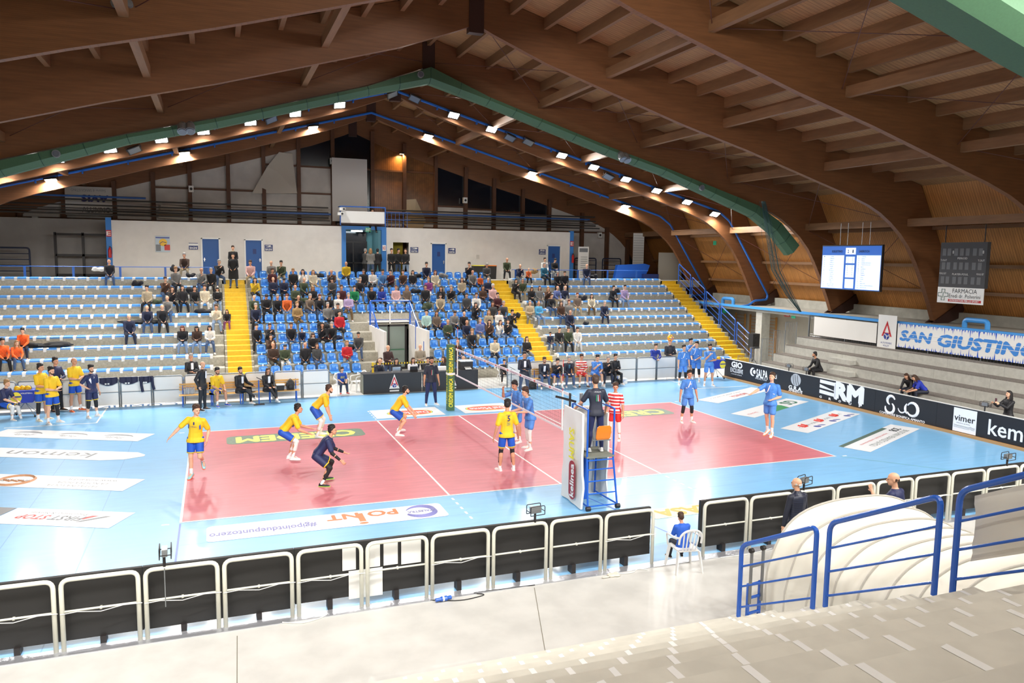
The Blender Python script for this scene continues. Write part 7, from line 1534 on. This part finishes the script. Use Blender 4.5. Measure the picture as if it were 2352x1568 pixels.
# crop origin, crop x, crop y of the head, top, trousers, hair style, hair colour, pose
TAB = '''A 980 425 k j b g a|A 1665 420 B e s g a|A 1960 485 k j s g c|A 1475 585 b j s b c|A 1577 570 g k c l d|A 1535 670 k k l b c|A 1613 665 k k l k d|A 1322 655 e k c k d|A 1515 748 g j b g a|A 1627 728 K g s k a
A 1805 570 g j b g c|A 1883 570 K k s g d|A 1810 725 c w c b d|A 1960 730 K l l k e|A 2042 820 k u l k a|A 1945 880 c l s b c|A 1150 920 n n b g a|A 1325 905 n j b g a|A 1455 905 k k b g a|A 1645 1065 K l l r e|A 1775 1070 B l l k e|A 1888 1070 w j l k e|A 130 1140 H j l l a|A 217 1105 H n s k a|A 8 1215 H k s k a
B 102 500 p e s b a|B 287 500 g e b g d|B 378 500 v e s k c|B 545 520 w k l k c|B 648 525 c e l l d|B 293 570 m k s b d|B 380 600 n k h k e|B 483 580 k k s l d|B 130 650 y k l k c|B 303 640 n k b g b|B 127 735 v k b b a|B 320 735 K k s g a|B 568 655 v k b g a|B 655 665 k w l l e|B 830 575 B k b g c|B 840 650 G k s k e|B 917 660 m g s b d|B 962 498 y k b g d|B 1073 590 k g s g a|B 1117 540 k k h k d|B 1175 515 w k s b e|B 1285 550 m k s k c|B 1223 575 S j s k a|B 1190 680 K k h k a|B 1255 670 U k l b e|B 1408 665 p w t r d|B 1505 665 f k l l d|B 1478 580 b j s b a|B 1530 540 k l l k d|B 1680 510 n k s k a|B 1760 530 c e l r d
B 1703 605 u w s l b|B 1675 680 k k t b d|B 1820 670 k e l k a|B 1905 665 k e s g c|B 2005 600 e k l b d|B 2090 585 g k b g a|B 2125 570 o k s b d|B 2070 515 k k s k c|B 2225 465 G g s g e|B 2240 600 n k b g b|B 2192 665 b j l b b|B 2278 670 p k s w d|B 2325 740 m k s k b|B 2088 735 w k s b a|B 1030 730 V j s k a|B 850 740 w k s g d|B 765 735 k e l k e|B 675 745 k j s r a|B 592 740 f j s g a|B 500 730 v k b g b|B 140 820 n k s g a|B 237 810 k k h k e|B 330 810 o l s r a|B 432 805 K k b g a|B 517 820 x b s l b|B 960 800 l b s g b|B 885 815 G k h k a|B 793 890 g k s g f|B 898 910 r k s k f
B 1812 800 e b h g a|B 2047 800 G k h k d|B 2115 815 k k l k c|B 2280 810 G k l b d|B 1685 895 i k c k d|B 1760 895 f k l b d|B 1928 885 g k s b e|B 2015 880 k k b g a|B 2245 890 e e l l d|B 2335 880 w e s k b|B 1875 965 v n b g b|B 2040 960 n b b g a|B 2220 965 b k l k c|B 2280 965 w l l b c|B 260 1010 k k s b c|B 460 1010 k j s b a|B 550 995 n j s k a|B 740 1000 k k l k c|B 843 1000 K k s g a|B 145 1070 k k s k a|B 267 1085 b l l k c|B 660 1070 k k l b e|B 380 1170 v w t k e|B 590 1165 k k b g d|B 680 1165 G j l b d|B 967 1165 r g s l b|B 1075 1145 G j h g a|B 300 1250 B v b g b|B 2085 1060 k k s l a|B 2165 1035 s e s g b|B 1950 1130 B j b g a|B 2297 1130 c n s k e
C 250 460 v k b g a|C 360 480 n g b g c|C 440 480 o k b g a|C 590 450 w k s k d|C 675 465 K g s k e|C 585 520 t k s g b|C 700 540 K k s g a|C 755 550 k k h k a|C 318 600 k k l k c|C 395 595 v e s g a|C 470 680 k k l b e|C 523 680 g g l b d|C 597 675 b k l l c|C 655 715 s e b g a|C 730 660 n w b g a|C 460 805 e g s g b|C 537 800 q l b w b|C 637 785 k j s b a|C 737 805 b j l b d|C 787 810 g k s r d|C 885 795 f e s r d|C 1010 790 c b l k a|C 1122 805 n n s g a|C 809 900 n n b g a|C 968 530 n j b g a|C 1195 675 K k s k a|C 1300 675 l l s k a|C 632 1055 n j s k a|C 707 1035 k g t k a|C 797 1050 v k h k a|C 880 1030 w w s k a|C 212 810 G j s g a|C 213 965 k j l k c|C 280 950 k k s k c|C 427 1195 k g l b b'''
ORG = {'A': (0, 480), 'B': (550, 480), 'C': (1100, 480)}
SP = []
for ln in TAB.replace('\n', '|').split('|'):
    c, x, y, tp, tr, hs, hc, ps = ln.split(); px = ORG[c][0]+float(x)/3.92; py = ORG[c][1]+float(y)/3.92
    best = None
    for k in range(2, 13):     # the tier whose seated head height fits the photograph best
        yy = ry(k)+.20 if k < 12 else 25.7; zz = rz(k)+.105 if k < 12 else 4.85
        p = at(px, py, y=yy); e = abs(p.z-(zz+.86))
        if best is None or e < best[0]: best = (e, k, p.x, yy, zz)
    _, k, X, yy, zz = best; SP.append([k, X, yy, zz, tp, tr, hs, hc, ps, px, py])
def block(x): return 'left block' if x < 1.6 else ('middle block' if x < 16.2 else 'right block')
rowsn = {12: 'on the landing', 11: 'top row', 10: 'second row down', 9: 'third row down', 8: 'fourth row down', 7: 'fifth row down', 6: 'sixth row down', 5: 'seventh row down', 4: 'eighth row down', 3: 'ninth row down', 2: 'tenth row down'}
groups = {}
for s in SP: groups.setdefault((s[0], block(s[1])), []).append(s)
OR2 = ['first', 'second', 'third', 'fourth', 'fifth', 'sixth', 'seventh', 'eighth', 'ninth', 'tenth', 'eleventh', 'twelfth', '13th', '14th', '15th', '16th', '17th', '18th']
rnd = random.Random(11)
for (k, bl), L in groups.items():
    L.sort(key=lambda s: s[1])
    for i in range(1, len(L)):                      # nobody sits inside a neighbour
        if L[i][1]-L[i-1][1] < .50: L[i][1] = L[i-1][1]+.50
    for i, (k_, X, yy, zz, tp, tr, hs, hc, ps, px, py) in enumerate(L):
        J, parts = CT[ps]; hat = 'hat' if hs == 'h' else 'hair'
        who = {'b': 'bald person', 'h': 'person with a hat'}.get(hs, '%s %s person' % (HCN[hc], HN[hs].replace('tied back haired', 'tied haired')))
        lab = '%s in %s %s, %s from left, %s' % (who, CC[tp][1], rowsn[k_], OR2[i], bl)
        if len(lab.split()) > 16: lab = '%s in %s %s, %s from left, %s' % (who.replace(' person', '').replace('person with a', 'with'), CC[tp][1], rowsn[k_], OR2[i], bl)
        child = (tp, tr) in (('k', 'u'), ('o', 'k')) or (tp, tr, hs) == ('n', 'j', 's')
        sc = .72 if child else rnd.uniform(.97, 1.05)*(.96 if hs in 'lt' else 1.0)
        sk = SKIN[rnd.choice((0, 0, 1))]; mats = {'skin': sk, 'top': CMAT[tp], 'bottom': PM_[tr][1], 'sock': sock_w, 'shoe': rnd.choice((shoe_w, shoe_k, shoe_k))}
        rz_ = math.radians(270-90+rnd.uniform(-16, 20)+(6 if X < 6 else -8))
        o = place(J, parts, (X, yy), rz_, mats, lab, 1.74, seat=zz, mesh_share=True, group='seated spectators of the %s' % bl, scale=sc)
        h = link(hat, HT[ps+hs], o); h.material_slots[0].link = 'OBJECT'; h.material_slots[0].material = HAIRC[hc if hs != 'h' else 'k']
        if hs in 'l' and tp in 'kKn' and rnd.random() < .3:
            b = MB(); n_ = J['nck']; b.tube([n_+Vector((.07*math.cos(t), .065*math.sin(t)+.005, .01)) for t in [2*math.pi*q/10 for q in range(10)]], .028, 6, closed=True); b.build('scarf', CMAT['w'], o)
        if k_ == 12 and not (tp == 'G'):
            b = MB(); b.box(-.22, .22, -.2, .22, .40, .44); st = b.build('low_stool', seat_b if tp == 'k' else white_plast, label='low stool under the %s on the landing' % lab.split(' on the landing')[0], cat='stool'); st.location = (X, yy, 4.4)
            for q in ((-.2, -.18), (.2, -.18), (-.2, .2), (.2, .2)): MB().box(q[0]-.02, q[0]+.02, q[1]-.02, q[1]+.02, 0, .4).build('leg', white_plast, st)
# standing people at the top
for px, py, y, tp, tr, hs, hc, hd, lb in ((535, 579, 27.0, 'K', 'k', 's', 'b', 272, 'person in black jacket with pale scarf standing before the first blue door'), (541, 602, 24.6, 'K', 'j', 't', 'k', 268, 'person in long dark coat coming down the left yellow stairs'),
      (851, 578, 27.0, 'g', 'j', 'l', 'l', 80, 'fair haired person in grey jumper seen from behind in the blue doorway'), (867, 577, 27.6, 'k', 'k', 'h', 'k', 70, 'person in black with hood in the blue doorway'), (838, 582, 28.2, 'G', 'k', 'h', 'g', 20, 'person in dark jacket and pale cap behind the white covered table'),
      (899, 569, 27.4, 'K', 'k', 's', 'k', 272, 'bearded person in black puffer jacket standing right of the blue doorway'), (914, 577, 28.05, 'K', 'j', 's', 'k', 300, 'person in black jacket at the open ochre doorway'), (932, 578, 27.1, 'K', 'l', 't', 'b', 240, 'person in black leather jacket and light jeans by the ochre doorway'),
      (855, 479, 28.85, 'k', 'k', 's', 'k', 265, 'person in black peeking over the press box railing')):
    J, parts = CT['d' if px == 855 else 's']; g = 4.4 if px != 541 else 4.2; p = at(px, py, y=y)
    if px == 541: p.x, y, g = 1.72, 24.3, 4.0
    mats = {'skin': SKIN[0], 'top': CMAT[tp], 'bottom': PM_[tr][1], 'shoe': shoe_k}
    o = place(J, parts, (p.x, y), math.radians(hd-90), mats, lb, 1.74, ground=g, seat=7.55 if px == 855 else None, mesh_share=True, scale=1.02)
    h = link('hat' if hs == 'h' else 'hair', HT[('d' if px == 855 else 's')+hs], o); h.material_slots[0].link = 'OBJECT'; h.material_slots[0].material = HAIRC[hc]
    if px == 541 or px == 535:
        b = MB(); torso(b, J, 1.74, .04, wid=1.05, hem=.26 if px == 541 else .12); link('coat', fuse(b, 'coat', .02, 2, [CMAT['K']]), o)
    if px == 535: b = MB(); b.tube([J['nck']+Vector((.08*math.cos(t), .075*math.sin(t), .02)) for t in [2*math.pi*q/10 for q in range(10)]], .03, 6, closed=True); b.build('scarf', CMAT['c'], o)
# ------------------------------------------------------------------ coats and bags lying about
def lump(px, py, k, w, d, h, m, label, name='folded_coat', cat='coat', X=None, yz=None):
    b = MB(); r = random.Random(int(px*7+py)); n = 7
    for i in range(n): b.ell((r.uniform(-.36, .36)*w, r.uniform(-.3, .3)*d, r.uniform(.25, .6)*h), (w*r.uniform(.18, .32), d*r.uniform(.25, .4), h*r.uniform(.3, .5)), Matrix.Rotation(r.uniform(-.5, .5), 3, 'Z'), 10)
    b.ell((0, 0, h*.28), (w*.48, d*.45, h*.28), n=12)
    yy, zz = yz if yz else (ry(k)+.18, rz(k)+.135); p = at(px, py, y=yy)
    return link(name, fuse(b, name, .018, 2, [m]), loc=(X if X is not None else p.x, yy, zz), label=label, cat=cat)
kk, KK, nn_, vv, gg, ww = CMAT['k'], CMAT['K'], CMAT['n'], CMAT['v'], CMAT['g'], CMAT['w']
for a in ((331, 764, 6, 1.9, .4, .2, KK, 'black coats laid out below the three seated men in the left block'), (105, 822, 4, 1.9, .45, .22, KK, 'dark jacket with pale lining spread over the lowest left benches'), (470, 737, 7, .8, .4, .25, kk, 'black coat on the bench beside the cream hooded person'),
          (360, 693, 8, .5, .4, .22, vv, 'olive bag beside the grey hooded person in the left block'), (438, 652, 11, .42, .35, .24, kk, 'black bag on the top left bench near the grey haired pair'), (316, 672, 10, .5, .35, .3, kk, 'black fur coat left of the beige jumper person'), (443, 690, 9, .55, .35, .4, kk, 'black fluffy coat held beside the cream dressed person'),
          (226, 612, 12, .6, .4, .25, ww, 'white fur trimmed coat on the landing rail at the left'), (404, 618, 12, .5, .4, .35, kk, 'dark coat hanging on the landing rail beside the brown jacket person'), (703, 710, 8, .55, .4, .3, vv, 'olive rucksack in the middle block fifth row'), (728, 714, 8, .5, .4, .3, kk, 'black bag right of the olive rucksack'),
          (741, 775, 5, .55, .4, .4, KK, 'black coat heap in the middle of the lower left seats'), (746, 800, 4, .6, .35, .3, CMAT['m'], 'maroon coat heap on a lower middle seat'), (776, 795, 4, .45, .3, .25, nn_, 'navy and white bag on a lower middle seat'), (788, 749, 6, .5, .35, .25, KK, 'black coat right of the white haired navy person'),
          (588, 733, 7, .5, .35, .28, KK, 'black coat on the first seat right of the left stairs'), (806, 821, 3, .6, .4, .3, kk, 'black coat with fur hood on a lower seat'), (733, 634, 11, .5, .35, .28, kk, 'black bag on the top row right of the long haired pair'), (958, 634, 11, .5, .35, .25, kk, 'dark coat on the top row left of the purple person'),
          (1018, 633, 11, .5, .35, .3, gg, 'grey blue coat on the top row right of the long red haired person'), (1064, 657, 10, .5, .35, .28, kk, 'black bag in the second row left of the beige coat person'), (957, 672, 9, .5, .35, .28, KK, 'black bag in the third row of the middle block'), (979, 742, 7, .55, .4, .45, vv, 'dark olive coat heap below the mint top person'),
          (1005, 748, 6, .5, .35, .25, CMAT['t'], 'teal and grey bundle on a seat in the centre'), (1015, 791, 5, .45, .35, .3, CMAT['U'], 'blue rucksack on a lower seat behind the net post'), (1110, 791, 5, .45, .35, .28, CMAT['U'], 'blue and white bag on a lower seat'), (1162, 767, 6, .5, .35, .26, CMAT['q'], 'pale grey jacket on a seat near the middle stairs'),
          (1186, 767, 6, .42, .35, .32, kk, 'black rucksack at the end seat by the middle stairs'), (1278, 655, 10, .8, .35, .2, kk, 'black coats on the second bench of the right block'), (1365, 638, 11, .5, .35, .28, kk, 'dark coat beside the navy top person on the top right bench'), (1418, 673, 9, .35, .3, .3, kk, 'dark bag between two people high in the right block'),
          (1345, 766, 5, .4, .3, .2, kk, 'black scarf on the bench right of the white hooded person'), (1338, 707, 8, .5, .35, .3, kk, 'black coat right of the patterned jumper person'), (1228, 622, 12, .45, .35, .35, CMAT['x'], 'tan coat on the landing right of the orange top person')):
    px, py, k, w, d, h, m, lb = a; lump(px, py, k, w, d, h, m, lb, name='coat_heap' if 'coat' in lb or 'jacket' in lb or 'scarf' in lb else 'bag', cat='coat' if 'coat' in lb or 'jacket' in lb or 'scarf' in lb else 'bag', yz=(25.6, 4.8) if k == 12 else None)
bpy.data.scenes.remove(TMP)
